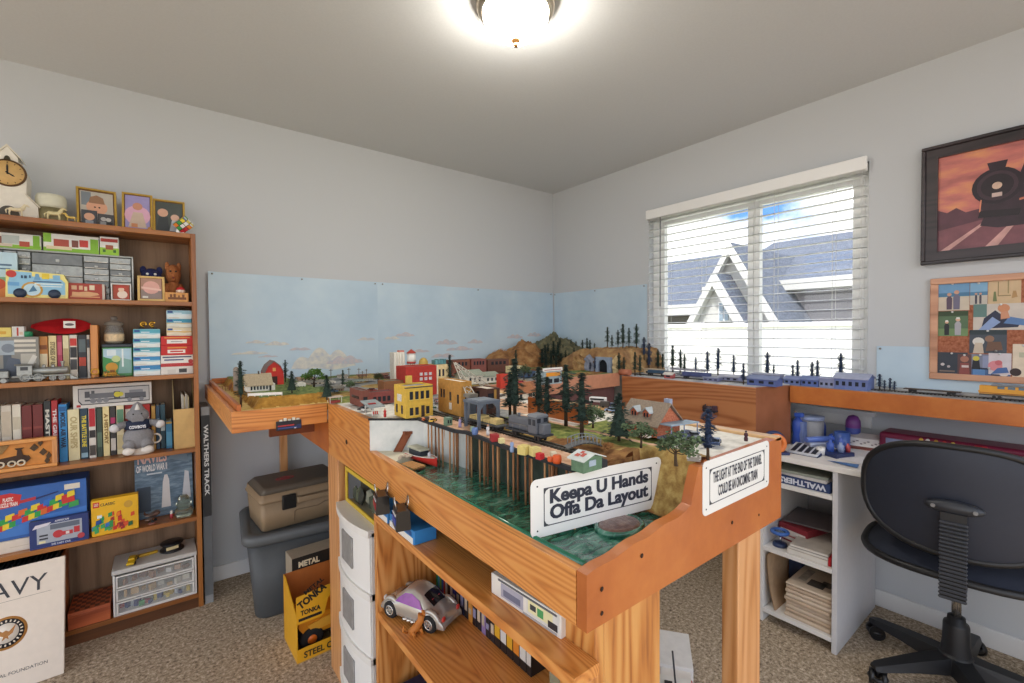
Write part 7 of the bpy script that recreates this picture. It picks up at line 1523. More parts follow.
# ================================================================== UNDER THE LAYOUT
def sell(q, w, d, h, taper, r, z0=0, n=6, flip=False):
    """rounded tapering tub: ring lists at given heights"""
    def ring(a, b, r, z):
        out = []
        for cx,cy,a0 in ((a-r,b-r,0),(-a+r,b-r,90),(-a+r,-b+r,180),(a-r,-b+r,270)):
            for k in range(n+1): t = math.radians(a0+90*k/n); out.append((cx+r*math.cos(t),cy+r*math.sin(t),z))
        return out
    return ring
def shell(q, rings, cap0=True, cap1=True):
    V = [q.vs(r) for r in rings]; k = len(V[0]); fs = []
    for a,b in zip(V,V[1:]):
        for j in range(k): fs.append(q.bm.faces.new((a[j],a[(j+1)%k],b[(j+1)%k],b[j])))
    q._fin(fs, True)
    if cap0: q._fin([q.bm.faces.new(V[0][::-1])], False)
    if cap1: q._fin([q.bm.faces.new(V[-1])], False)
    return q
ring = sell(None,0,0,0,0,0)
to = thing('storage_tote','large dark grey plastic storage tote with a lid under the toy farm','storage tote',(-2.108,-.355,0),-.10)
M_tote = mat('#4b4e50',.5,var=.04); q = MB(); shell(q,[ring(.185,.175,.05,.0),(ring(.19,.18,.05,.01)),ring(.218,.208,.055,.355)]); q.build('tub', M_tote, to)
q = MB(); shell(q,[ring(.232,.222,.06,.352),ring(.238,.228,.06,.362),ring(.238,.228,.06,.388),ring(.228,.218,.055,.398),ring(.205,.195,.05,.398),ring(.20,.19,.05,.392)]); q.build('tote_lid', mat('#5c6062',.45,var=.04), to)
am = thing('ammo_case','tan and brown plastic ammo case with a black latch on the grey tote','case',(-2.108,-.385,.3990),.07); M_tan = mat('#9a8468',.55,var=.04); w, d, h = .39, .28, .19
q = MB(); shell(q,[ring(w/2-.012,d/2-.012,.02,0),ring(w/2-.004,d/2-.004,.02,.125)]); q.build('case_body', M_tan, am)
q = MB(); shell(q,[ring(w/2,d/2,.02,.126),ring(w/2+.004,d/2+.004,.02,.136),ring(w/2,d/2,.02,.142),ring(w/2-.004,d/2-.004,.02,.165)]); q.build('lid_rim', M_tan, am)
q = MB(); shell(q,[ring(w/2-.005,d/2-.005,.02,.1652),ring(w/2-.028,d/2-.028,.015,h)]); ld = q.build('case_lid', mat('#5f564a',.55,var=.05), am)
q = MB(); q.torus((-.055,-.01,h+.0003),.034,.0022,n=28,m=6,sx=1.15,sy=.6); q.box(-.075,-.035,-.016,-.004,h-.0003,h+.0012); q.build('red_emblem', mat('#a3343a',.5,var=0), ld)
MB().box(-.105,-.045,-d/2-.013,-d/2+.004,.085,.150,.004).build('latch', mat('#17181a',.4,var=0), am)
q = MB(); q.box(-.04,.15,-d/2-.022,-d/2-.010,.108,.130,.004); q.box(-.042,-.028,-d/2-.020,-d/2+.002,.105,.132,.002); q.build('carry_handle', M_tan, am)
q = MB(); q.prism([(-.05,.012),(-.045,.060),(-.038,.066),(.06,.062),(.09,.074),(.18,.080),(.18,.083),(.088,.077),(.058,.066),(-.040,.070),(-.050,.062)],-d/2+.004,-d/2+.010,'y'); q.build('moulded_rib', mat('#7e6b54',.6,var=0), am)
# toy truck box
M_yb = mat('#e0a51e',.5,var=.03); M_card = mat('#b9935c',.7,var=.05)
tb = thing('truck_box','yellow open fronted toy box holding an orange dump truck on the carpet','box',(-2.110,-.812,0),.03); w, d, h = .25, .20, .275
MB().box(-w/2,w/2,-d/2,d/2,0,.004).build('box_floor', M_card, tb); MB().box(-w/2,w/2,d/2-.003,d/2,.004,h).build('box_back', mat('#b0662c',.6,var=.05), tb)
q = MB(); q.prism([(-d/2,.004),(d/2-.003,.004),(d/2-.003,h),(d/2-.03,h),(-d/2+.005,.19),(-d/2,.16)],-w/2,-w/2+.003,'x'); q.build('box_side', M_yb, tb)
q = MB(); q.prism([(-d/2,.004),(d/2-.003,.004),(d/2-.003,h),(-d/2,h)],w/2-.003,w/2,'x'); q.build('box_side', M_yb, tb)
q = MB(); q.box(-w/2+.003,w/2-.003,-d/2,-d/2+.003,.004,.055); fr_ = q.build('front_lip', M_yb, tb)
q = MB(); write(q,'STEEL CLASSIC',(-w*.40,-d/2-.0005,.014),X,Z,w*.80,.026,.03); q.build('lettering', mat('#1e1c1a',.5,var=0), fr_)
q = MB(); q.prism([(-w/2,.155),(-.035,.155),(-.020,.165),(-.005,.22),(w*.3,h+.004),(-w/2,h-.012)],-d/2,-d/2+.003,'y'); hd = q.build('header_panel', M_yb, tb)
q = MB(); u_ = Vector((.82,0,.42)).normalized(); write(q,'TONKA',(-w*.44,-d/2-.0006,.210),u_,Vector((-u_.z,0,u_.x)),.115,.032,.05); write(q,'METAL',(-w*.36,-d/2-.0006,.262),u_,Vector((-u_.z,0,u_.x)),.08,.018,.04); write(q,'TONKA',(-w*.44,-d/2-.0006,.186),X,Z,.075,.020,.04); q.build('lettering', mat('#1d1b19',.5,var=0), hd)
MB().box(-w*.47,-w*.12,-d/2-.0004,-d/2+.001,.165,.176).build('black_strip', mat('#1d1b19',.5,var=0), hd)
dt = thing('toy_dump_truck','orange and yellow toy dump truck with a big black wheel inside the yellow box','toy truck',(-2.105,-.805,.0052),.03); M_or = mat('#d98a1a',.4,var=.05)
q = MB(); q.prism([(-.11,.10),(-.085,.06),(.08,.06),(.11,.13),(-.02,.14),(-.11,.145)],-.06,.06,'y'); q.build('dump_bed', M_or, dt); q = MB(); q.prism([(-.08,.105),(-.06,.075),(.075,.085),(.095,.12),(.0,.118)],-.066,-.0605,'y'); q.build('bed_panel', mat('#e8a93a',.4,var=.03), dt)
q = MB(); q.box(-.10,.10,-.035,.035,.035,.059,.004); q.build('chassis', mat('#2a2522',.6), dt); MB().box(.05,.11,-.05,.05,.13,.19,.006).build('cab', M_or, dt)
for sx in (-.062,.062):
    for sy in (-1,1):
        wt_ = MB().lathe([(.018,-.02),(.040,-.02),(.046,-.012),(.046,.012),(.040,.02),(.018,.02)],(sx,sy*.048,.046),n=26,axis='y').build('wheel', M_tyre, dt); MB().lathe([(0,-.021),(.018,-.021),(.019,.021),(0,.021)],(sx,sy*.048,.046),n=20,axis='y').build('hub', mat('#e0701e',.4,var=0), wt_)
carton('truck_box','second toy box with a black METAL header standing behind the truck box','box',(-2.075,-.655,0),(.26,.10,.325),'#a99b86',[(0,.78,1,1,'#1d1b19'),('t','METAL',.10,.86,.44,.94,'#e6d9b8',.05),('t','METAL',.2,.68,.52,.76,'#f0ead8',.05),(.0,.62,1,.66,'#d0902a'),(.55,.1,.98,.6,'#9aa0a0')],rz=.05)
# drawer tower
dw = thing('drawer_tower','tall white plastic drawer tower with translucent drawers under the layout','drawer unit',(-1.985,-1.305,0)); M_tw = mat('#e9e6df',.4,var=.02); M_tr = mat('#efede8',.3,var=0)
W, D = .31, .30   # opens towards -x
def bow(y): return -.150-.022*(1-(y/(W/2))**2)
zt_ = .688; n_ = 3; dh = .2
for s in (-1,1): MB().box(-.1485,.145,s*W/2-(.006 if s > 0 else 0),s*W/2+(0 if s > 0 else .006),0,zt_-.01).build('side_panel', M_tw, dw)
slabb_ = None; MB().box(-.13,.13,-W/2+.02,W/2-.02,0,.066,.004).build('plinth', M_tw, dw)
MB().box(.140,.146,-W/2+.006,W/2-.006,0,zt_-.01).build('rear_panel', M_tw, dw)
def slabb(z0, z1, o): 
    q = MB(); ys = [W/2*math.cos(math.pi*k/16) for k in range(17)]; q.prism([(bow(y)-o,y) for y in ys]+[(.146,-W/2),(.146,W/2)],z0,z1); return q
slabb(zt_-.022,zt_,.010).build('top_panel', M_tw, dw)
for i in range(n_):
    z0 = .078+i*dh; q = MB(); ys = [(W/2-.008)*math.cos(math.pi*k/16) for k in range(17)]
    q.prism([(bow(y),y) for y in ys]+[(bow(y)+.004,y) for y in ys[::-1]],z0+.012,z0+dh-.016); d_ = q.build('drawer', M_tr, dw)
    slabb(z0-.010,z0+.011,.006).build('divider', M_tw, dw)
    q = MB(); q.box(-.176,-.168,-.050,.050,z0+.055,z0+dh-.045,.004); q.build('pull_recess', mat('#8f8c88',.5,var=.15), d_)
    for j in range(4): q = MB(); q.box(-.12+.03*j,-.02+.03*j,-.12+.05*j,-.06+.05*j,z0+.014,z0+.05+.015*j,.006); q.build('stored_item', mat(('#8a5a4a','#4a5668','#b9a68a','#6d6a66')[j],.7,var=.2), d_)
# yellow window box on the tower
A, B = at(341,500,x=-2.12), at(374,520,x=-2.12); w = abs(A.y-B.y); zb_ = zt_+.001; ht = .125
yt_ = thing('toy_window_box','yellow framed window box of dark toy soldiers on the white drawer tower','box',(-2.085,-1.31,zb_),-PI/2); w, d, h = .30, .06, ht
for a in ((-w/2,w/2,0,.014),(-w/2,w/2,h-.014,h)): MB().box(a[0],a[1],-d/2,-d/2+.006,a[2],a[3],.001,1).build('box_rail', mat('#d8b83a',.5,var=.03), yt_)
for a in (-w/2,w/2-.014): MB().box(a,a+.014,-d/2,-d/2+.006,.014,h-.014,.001,1).build('box_rail', mat('#d8b83a',.5,var=.03), yt_)
MB().box(-w/2,w/2,d/2-.004,d/2,0,h).build('box_back', mat('#4d4f42',.7,var=.2), yt_); MB().box(-w/2,w/2,-d/2+.006,d/2-.004,h-.004,h).build('box_top', mat('#5a5640',.6,var=.3), yt_); MB().box(-w/2,w/2,-d/2+.006,d/2-.004,0,.003).build('box_bottom', mat('#b9b39a',.6), yt_)
R_ = random.Random(4)
for i in range(7): q = MB(); q.ball((-.11+.035*i,R_.uniform(-.01,.01),.03+.02*R_.random()),.022,1,(1,.6,1.4),jit=.25); q.build('toy_soldier', mat(('#3f4636','#59604a','#2f322a','#8a8a78')[i%4],.7,var=.3), yt_)
# ------------------------------------------------------------------ tape shelf
KX0, KX1, KY0, KY1 = -2.162, -1.862, -2.345, -1.558; KT, KS = .779, .503
ks = thing('tape_shelf','low oak bookcase of video tapes under the long side of the layout','bookcase',(0,0,0))
MB().box(KX0,KX1,KY1-.02,KY1,0,KT-.02,.001,1).build('side_panel', M_oakv, ks); MB().box(KX0+.002,-2.108,KY0,KY0+.02,0,KT-.02,.001,1).build('side_panel', M_oakv, ks)
KP = lambda o: [(KX0+o,KY1-(.02 if o else 0)),(KX1,KY1-(.02 if o else 0)),(KX1,-2.25),(-1.94,-2.25),(-2.107,-2.25),(-2.107,KY0+(.02 if o else 0)),(KX0+o,KY0+(.02 if o else 0))]
MB().prism(KP(0),KT-.0195,KT).build('top_panel', M_oak, ks); MB().prism(KP(.001),KS-.02,KS).build('shelf', M_oak, ks); MB().prism(KP(.004),.05,.07).build('shelf', M_oak, ks)
MB().box(KX1,KX1+.006,-2.25,KY1-.02,.0,KT-.02).build('back_panel', mat('#5a3a20',.7), ks)
sp = [('#2f8f5a',.014,.20),('#3f8fc4',.012,.19),('#7fb04a',.013,.20),('#2e62b0',.016,.195),('#b9463a',.012,.20),('#d8d4cc',.014,.19),('#2a2422',.020,.205),('#c9c2b4',.014,.19),('#2c2f6a',.026,.19),('#1b1b20',.026,.19),('#222a44',.026,.19),('#26262a',.026,.19),('#c98a3c',.026,.19),('#1c1d22',.026,.19),('#202024',.026,.19),('#8f7aa8',.024,.188),('#26262a',.025,.19),('#23242a',.026,.19),('#d9a528',.026,.19),('#d8d6d0',.026,.19),('#dba52a',.026,.19),('#d8842a',.026,.19),('#d6d4cc',.026,.19),('#cfccc4',.018,.19)]
y_ = KY1-.024
desc = ['green spined case nearest the far end panel','blue slim case second from the far end','light green slim case third from the far end','bright blue case beside the light green one','dark red slim case among the first cases','white slim case beside the dark red one','black case with a bird mark behind the toy car','pale slim case behind the toy car roof','deep violet tape behind the car','black tape with small red print beside the violet one','navy tape with pale print','black tape before the orange one','orange and black tape halfway along','black tape with white upright title after the orange one','black tape with two white words','lilac tape with a dark foot','black tape with pale block lettering','second black tape with pale block lettering','yellow tape with a black foot before the white one','white tape with a black foot between two yellow ones','yellow tape second of the bright pair','orange tape with a black foot','white tape next to the orange one','pale tape at the end of the row']
for i,((c,wd,hh),l) in enumerate(zip(sp,desc)):
    t = thing('video_tape',l+' of the tape shelf' if len(l.split()) < 12 else l,'video tape',(-1.982+.105/2,y_-wd/2,KS+.0005),-PI/2,'video tapes in the oak tape shelf'); 
    wd *= .80 if i < 18 else .95; MB().box(-wd/2+.0006,wd/2-.0006,-.052,.052,0,hh,.0015,1).build('tape_case', mat(c if i < 18 else '#1b1b1d',.4,var=.04), t)
    if i >= 18: prints(t,wd,.104,hh,[(.06,.13,.94,.97,c)],'spine_marking')
    elif i >= 8: prints(t,wd,.104,hh,[(.15,.62+.03*(i%3),.85,.90,('#c9c6cc','#a83a34','#d9d6d0','#4a62a8','#e0d6c0')[i%5]),(.2,.12,.8,.2+.05*(i%4),('#b5a890','#8f8fb0','#c9b8a0')[i%3])],'spine_marking')
    else: prints(t,wd,.104,hh,[(.15,.5,.85,.9,('#dfe6dc','#d9e3ea','#e3e0c8','#dfe3ee')[i%4])],'spine_marking')
    y_ -= wd+.0005
q = MB(); q.box(-.05,.03,-.012,.012,0,.20,.004); o = q.build('clear_case', mat('#c9c6a8',.15,var=.1,trans=.55)); o.location = (-1.97,-2.12,KS+.0005); o.rotation_euler[2] = .5; tag(o,'cloudy pale plastic case standing at the near end of the tape shelf','case')
# beetle shaped toy car
tc_ = thing('toy_beetle_car','round silver toy car with purple windows and a black sunroof on the tape shelf','toy car',(-2.074,-1.668,KS+.0005),math.radians(113)); L, Wd = .222, .095
M_sil = mat('#b9b4ac',.25,metal=.55,var=.02,coat=.6); M_pur = mat('#8a2f8f',.12,var=.15,coat=.6)
prof_ = [(-.5,.20),(-.49,.30),(-.44,.40),(-.34,.50),(-.26,.60),(-.14,.78),(0,.86),(.12,.82),(.22,.66),(.30,.54),(.40,.46),(.47,.36),(.5,.26),(.49,.18)]
def car_sec(u, v):
    k = u*(len(prof_)-1); i = min(int(k),len(prof_)-2); f = k-i; a, b = prof_[i], prof_[i+1]; x = a[0]+(b[0]-a[0])*f; z = a[1]+(b[1]-a[1])*f
    return x, z
q = MB(); Hc = .093
def carpt(u, v):
    x, z = car_sec(u,0); t = (v-.5)*2; belt = .46; wz = .5*Wd*(1-.16*abs(x*2)**3)
    a = abs(t)
    if a < .5: yy = wz*(.62 if z > belt else .92)*(a/.5); zz = z-(.05*(a/.5)**3)*(1 if z > belt else .5)
    elif a < .75: f = (a-.5)/.25; y0 = wz*(.62 if z > belt else .92); yy = y0+(wz*1.0-y0)*f**.7; zz = (z-.05)+(min(z-.05,belt*.92)-(z-.05))*f
    else: f = (a-.75)/.25; yy = wz*(1.0+.03*math.sin(PI*f)); z0 = min(z-.05,belt*.92); zz = z0+(.15-z0)*f
    return (x*L, math.copysign(yy,t), max(.12,zz)*Hc/.86)
q.grid(carpt,39,24); q.build('car_shell', M_sil, tc_, fixn=False)
for sx in (-.30,.31):
    for sy in (-1,1):
        q = MB(); q.torus((sx*L,sy*Wd*.405,.026),.026,.0075,'y',n=22,m=8,a0=-.1,a1=PI+.1); q.build('mudguard', M_sil, tc_)
        wl = MB().lathe([(.014,-.009),(.020,-.009),(.0232,-.005),(.0232,.005),(.020,.009),(.014,.009)],(sx*L,sy*(Wd*.5-.006),.0233),n=26,axis='y').build('wheel', M_tyre, tc_)
        q = MB(); q.torus((sx*L,sy*(Wd*.5+.002),.0233),.012,.002,'y',n=20,m=6); q.cyl((sx*L,sy*(Wd*.5-.006),.0233),(sx*L,sy*(Wd*.5+.003),.0233),.004,10)
        for k_ in range(5): a = k_*2*PI/5; q.bar((sx*L,sy*(Wd*.5+.002),.0233),(sx*L+.012*math.cos(a),sy*(Wd*.5+.002),.0233+.012*math.sin(a)),.0016)
        q.build('hub', mat('#d3d1cc',.25,metal=.8,var=0), wl)
MB().box(-L*.44,L*.44,-Wd*.42,Wd*.42,.014,.028).build('chassis', mat('#1d1c1e',.6,var=0), tc_)
for sy in (-1,1):
    pts = [(-.20,.50),(-.13,.66),(0,.745),(.10,.72),(.18,.60),(.22,.50)]
    q = MB(); y0_, y1_ = Wd*.345, Wd*.478
    top = [(x*L,sy*(y0_+(y1_-y0_)*max(0,1-(z-.5)/.25))+sy*.002,z*Hc/.86) for x,z in pts]
    vs_q = q.vs(top); q._fin([q.bm.faces.new(vs_q)],False); q.build('side_window', M_pur, tc_)
q = MB(); q.grid(lambda u,v: (L*(-.30+.15*u), Wd*.26*(v-.5)*2, (.545+.205*u)*Hc/.86+.0035-.012*((v-.5)*2)**2*.3), 6, 6); q.build('rear_window', mat('#1c1a1e',.12,var=0), tc_)
q = MB(); q.grid(lambda u,v: (L*(.25-.12*u), Wd*.26*(v-.5)*2, (.61+.185*u)*Hc/.86+.003-.012*((v-.5)*2)**2*.3), 6, 6); q.build('windscreen', mat('#3a2f40',.12,var=0), tc_)
for i in range(3): MB().box(-L*.245,-L*.225,-.016+.012*i,-.008+.012*i,.0655,.0705).build('red_sticker', mat('#b9343a',.5,var=0), tc_)
for sy in (-1,1): MB().ball((-L*.468,sy*Wd*.33,.040),.0075,2,(.5,1,1)).build('tail_lamp', mat('#c23a32',.3,var=0), tc_); MB().ball((L*.462,sy*Wd*.30,.040),.008,2,(.5,1,1)).build('headlamp', mat('#e3e0da',.2,var=0), tc_)
for i in range(4): MB().cyl((-.035+.014*i,Wd*.5,.017),(-.025+.014*i,Wd*.5+.006,.017),.0045,8).build('chrome_pipe', mat('#d8d6d2',.15,metal=.9,var=0), tc_)
A = at(416,634,z=KS); t = thing('orange_figurine','small orange toy animal standing beside the silver toy car','figurine',(A.x,A.y,KS+.0005)); m = mat('#c87a2e',.6,var=.08)
q = MB(); q.tube([(-.018,0,.010),(0,0,.016),(.014,0,.03),(.018,0,.046)],[.008,.011,.009,.011],n=10); q.tube([(.018,0,.046),(.034,0,.044)],[.010,.006],n=8)
for sx in (-.012,.010):
    for sy in (-1,1): q.tube([(sx,sy*.006,.014),(sx+.004,sy*.010,0)],[.005,.004],n=6)
q.tube([(-.024,0,.012),(-.036,0,.020),(-.034,0,.034)],[.003,.003,.002],n=6); q.build('animal_body', m, t)
# on top of the tape shelf: two card boxes with clips, a white train box
for i,(a,b,l) in enumerate(((375,387.8,'small blue and white card box under the red labelled clip'),(389.5,414,'blue and white card box under the blue labelled clip nearest the open shelf'))):
    A, B = at(a,510,x=-2.16), at(b,520,x=-2.16); w = abs(B.y-A.y); carton('card_box',l,'box',(-2.16+.03,(A.y+B.y)/2,KT+.0005),(w,.06,.034),'#2f7fc0',[(0,0,.95,.45,'#e6e3dc'),(.1,.55,.6,.62,'#e8eef2'),(.65,.55,.9,.85,'#1d4f8c')],rz=-PI/2)
for i,(px,py,c,l) in enumerate(((384,505,'#a8262c','big black binder clip with a red label on the first card box'),(404,515,'#3a4fa8','big black binder clip with a blue label on the second card box'))):
    A = at(px,py,x=-2.165); t = thing('binder_clip',l,'clip',(-2.172,A.y,KT+.0352),-PI/2-.25); M_bk = mat('#131316',.3,var=0,coat=.3)
    q = MB(); q.prism([(-.017,0),(.017,0),(.018,.004),(.016,.044),(.012,.048),(-.012,.048),(-.016,.044),(-.018,.004)],-.028,.028,'x'); q.build('clip_body', M_bk, t)
    MB().box(-.026,.020,-.0186,-.016,.012,.028).build('label_strip', mat(c,.4,var=0), t); MB().box(-.022,.018,-.0180,-.0155,.033,.037).build('white_strip', mat('#d9d9dc',.4,var=0), t)
    for sy in (-1,1): q = MB(); q.tube([(-.012,sy*.012,.046),(-.010,sy*.016,.062),(-.006,sy*.017,.074),(.006,sy*.017,.074),(.010,sy*.016,.062),(.012,sy*.012,.046)],.0016,n=7); q.build('wire_loop', mat('#c9c8c4',.18,metal=.95,var=0), t)
carton('model_kit_box','long white model train box with green and blue prints on the tape shelf','box',(-2.098,-2.178,KT+.0005),(.185,.05,.040),'#e4e1d8',[(.16,.15,.5,.8,'#a9a9b8'),(.2,.25,.46,.55,'#6f7388'),(.55,.2,.98,.9,'#d8d9d4'),(.57,.3,.9,.85,'#e3dfb0'),(.6,.45,.68,.7,'#3a3d42'),(.70,.36,.78,.72,'#4a9a5c'),(.84,.2,.96,.5,'#2c2d32'),(.5,.05,.95,.14,'#b0afae'),(.12,.85,.95,.93,'#5d5f66')],rz=-PI/2+.06)
# lowest compartment
q = MB(); q.box(-.12,.12,-.12,.12,0,.22,.008); o = q.build('navy_box', mat('#1d2648',.5,var=.05)); o.location = (-2.01,-1.72,.0705); tag(o,'navy box standing in the lowest opening of the tape shelf','box')
o = MB().lathe([(0,0),(.05,0),(.06,.03),(.058,.10),(.04,.15),(.035,.17),(0,.17)],n=22).build('beige_bag', mat('#c9bb94',.8,bump=.4,var=.1)); o.location = (-2.09,-1.93,.0705); tag(o,'beige cloth bag in the lowest opening of the tape shelf','bag')
# boxes on the carpet past the near leg
Pq = at(687,636,z=.13); carton('carpet_box','white box with a printed lid on the carpet behind the near leg','box',(Pq.x-.10,Pq.y+.0,0),(.19,.13,.13),'#e3e0dc',[(0,.0,1,.3,'#b9b0a4')],.62)
Pq = at(690,652,z=.135); carton('carpet_box','red and white box in front of the printed white box on the carpet','box',(Pq.x-.115,Pq.y-.015,0),(.19,.10,.118),'#dcd6cf',[(0,0,1,.6,'#c42a2c')],.62)
Pt_ = at(690,672,z=.13)
t = thing('tool_tray','red tray with a white sheet and black screw strip on the carpet','tray',(Pt_.x-.135,Pt_.y-.035,0),.62); MB().box(-.10,.10,-.055,.055,0,.125,.003).build('tray_body', mat('#b9392a',.5,var=.05), t); MB().box(-.095,.095,-.05,.05,.1255,.128).build('white_sheet', mat('#dedbd4',.7,var=.03), t)
for i in range(6): MB().box(-.08+.026*i,-.064+.026*i,.01,.035,.128,.134,.001,1).build('screw_strip', mat('#26262a',.5,var=0), t)
MB().cyl((.05,.0,.128),(.058,.01,.24),.003,8).build('steel_rod', mat('#4a4a4e',.4,metal=.6,var=0), t)
# ================================================================== DESK
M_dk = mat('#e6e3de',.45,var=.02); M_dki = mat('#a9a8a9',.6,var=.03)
DT, DX = .752, -.549
dk = thing('desk','white laminate desk with an open shelf pedestal under the window','desk',(0,0,0))
MB().box(DX,-.016,-3.2,-1.15,DT-.022,DT,.002).build('desk_top', M_dk, dk)
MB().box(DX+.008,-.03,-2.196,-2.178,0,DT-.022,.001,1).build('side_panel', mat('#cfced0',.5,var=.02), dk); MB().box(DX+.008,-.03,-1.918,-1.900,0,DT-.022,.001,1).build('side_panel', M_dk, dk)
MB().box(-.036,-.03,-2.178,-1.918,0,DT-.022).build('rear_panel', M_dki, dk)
for z in (.632,.338,.062): MB().box(DX+.006,-.037,-2.1775,-1.9185,z-.018,z,.001,1).build('shelf', M_dk, dk)
MB().box(DX+.02,-.05,-3.19,-3.17,0,DT-.022).build('side_panel', M_dk, dk)
def dkp(px, py): return at(px,py,z=DT)
# things on the desk
M_blue = mat('#2f4fa8',.35,var=.08); M_navy = mat('#26335e',.4,var=.06)
A = dkp(774,455); t = thing('tape_roll','orange tape roll standing in a dark blue dispenser on the desk','tape roll',(A.x+.02,A.y,DT),-.75)
MB().torus((0,0,.045),.034,.011,'y',n=30,m=8,sx=1).build('tape_ring', mat('#e07b3a',.4,var=.05), t); MB().torus((0,.022,.047),.042,.010,'y',n=30,m=8,a0=.2,a1=PI*.95).build('dispenser_hood', M_navy, t); MB().box(-.05,.05,-.02,.035,0,.012,.004).build('dispenser_base', M_navy, t)
A = dkp(802,455); t = thing('slotted_tray','grey desk tray with four dark slots at the front edge of the desk','tray',(A.x+.045,A.y-.0,DT+.012),rot=(0,-.22,0)); MB().box(-.052,.052,-.058,.058,0,.010,.003).build('tray_body', mat('#c4c8d0',.35,var=.03), t); MB().box(-.054,.054,-.060,.060,-.012,0,.003).build('tray_base', M_navy, t)
for i in range(4): MB().box(-.044,.044,-.050+.026*i,-.032+.026*i,.0095,.0112,.001,1).build('slot', mat('#20242c',.4,var=.1), t)
A = dkp(819,456); o = MB().lathe([(0,0),(.014,0),(.017,.034),(.015,.034),(.012,.003),(0,.003)],n=20).build('small_cup', mat('#e3e2e0',.3,var=.02)); o.location = (A.x+.02,A.y,DT); tag(o,'tiny white cup next to the slotted grey tray','cup')
A = at(798,440,x=-.30); t = thing('spray_bottle','tall royal blue plastic bottle beside the cloudy jug on the desk','bottle',(-.27,at(797.5,440,x=-.27).y,DT)); MB().lathe([(0,0),(.022,0),(.025,.006),(.020,.05),(.024,.075),(.022,.11),(.012,.122),(.010,.13),(0,.13)],n=22).build('bottle_body', M_blue, t); MB().box(-.012,.012,-.025,.012,.13,.150,.004).build('spray_head', mat('#3b62c4',.35,var=0), t)
t = thing('plastic_jug','cloudy pale plastic jug with a blue lid standing on the desk','jug',(-.20,at(810,436,x=-.20).y,DT)); MB().lathe([(0,0),(.046,0),(.052,.01),(.056,.10),(.052,.115),(0,.115)],n=26).build('jug_body', mat('#b3b4b8',.3,var=.08,trans=.3), t); MB().lathe([(0,.115),(.056,.115),(.058,.13),(0,.132)],n=26).build('jug_lid', mat('#a3b1d4',.35,var=.05), t); MB().torus((.0,-.058,.06),.028,.006,'x',n=20,m=8,a0=-1.4,a1=1.4).build('jug_handle', M_blue, t)
t = thing('spray_bottle','second royal blue bottle on the far flank of the cloudy jug','bottle',(-.13,at(820,430,x=-.13).y,DT)); MB().lathe([(0,0),(.024,0),(.026,.01),(.024,.08),(.014,.105),(0,.108)],n=22).build('bottle_body', M_blue, t)
t = thing('paint_box','hazy blue upright box at the end of the brown plywood module on the desk','box',(-.255,-1.965,DT),-.1); MB().box(-.03,.03,-.022,.022,0,.11,.004).build('box_body', mat('#6d7fb0',.5,var=.06), t); MB().cyl((.005,0,.11),(-.02,.02,.155),.003,8).build('brush_handle', mat('#c99a72',.5,var=0), t)
t = thing('soldering_station','silver and blue clamp tool lying on the desk before the jug','tool',(-.35,at(818,445,x=-.35).y,DT),-.6); MB().box(-.045,.045,-.03,.03,0,.022,.006).build('tool_base', M_navy, t); MB().box(-.05,.04,-.022,.022,.024,.045,.006).build('tool_body', mat('#aeb6cc',.3,metal=.4,var=.08), t); MB().cyl((-.055,0,.055),(.055,0,.058),.012,14).build('tool_barrel', mat('#5a76c0',.3,var=.05), t); MB().ball((.06,0,.058),.016,2).build('tool_knob', M_blue, t)
t = thing('blue_mug','blue mug on the desk in front of the purple topped bottle','mug',(-.20,at(842,440,x=-.20).y,DT)); MB().lathe([(0,0),(.028,0),(.030,.004),(.031,.075),(.028,.075),(.027,.006),(0,.006)],n=24).build('mug_cup', mat('#4a68b0',.3,var=.05), t); MB().torus((0,.034,.04),.018,.004,'x',n=18,m=8,a0=-1.5,a1=1.5).build('handle', M_blue, t)
t = thing('purple_bottle','tall blue bottle with a rounded purple top at the back of the desk','bottle',(-.11,at(853,432,x=-.11).y,DT)); MB().lathe([(0,0),(.026,0),(.029,.008),(.029,.085),(.026,.10),(0,.10)],n=24).build('bottle_body', mat('#4658a8',.35,var=.08), t); MB().lathe([(.0285,.085),(.030,.09),(.028,.118),(.018,.138),(0,.145)],n=24).build('bottle_top', mat('#7a3f8a',.35,var=.05), t)
t = thing('glue_caddy','blue tangle of small tools and bottle caps in a desk caddy','caddy',(-.36,at(838,449,x=-.36).y,DT),-.4); MB().box(-.05,.05,-.035,.035,0,.02,.004).build('caddy_base', M_navy, t)
for i,(x,y,r,h,c) in enumerate(((-.03,.01,.014,.05,'#3e5cb0'),(.0,-.012,.012,.04,'#8f9fc4'),(.03,.012,.013,.055,'#4a66b8'),(.032,-.018,.009,.035,'#b0484a'))): MB().lathe([(0,.02),(r,.02),(r,.02+h*.7),(r*.5,.02+h*.8),(r*.5,.02+h),(0,.02+h)],(x,y,0),n=16).build('caddy_bottle', mat(c,.35,var=.05), t)
A = dkp(861,451); t = thing('white_tray_box','white sloped box with grey printed marks on a red brown base on the desk','box',(A.x+.06,A.y-.002,DT),-PI/2+.12); MB().box(-.075,.075,-.032,.04,0,.016,.002).build('box_base', mat('#8d5148',.5,var=.05), t)
q = MB(); q.prism([(-.04,.0162),(.045,.0162),(.045,.060),(.02,.066),(-.03,.05)],-.082,.082,'x'); q.build('box_body', mat('#e2dcd8',.5,var=.02), t)
for i in range(9): q = MB(); q.box(-.055+.013*i,-.047+.013*i,-.0412+.0,-.0375,.026+.006*(i%3),.030+.006*(i%3)); q.build('printed_marking', mat('#8a7f84',.6,var=0), t)
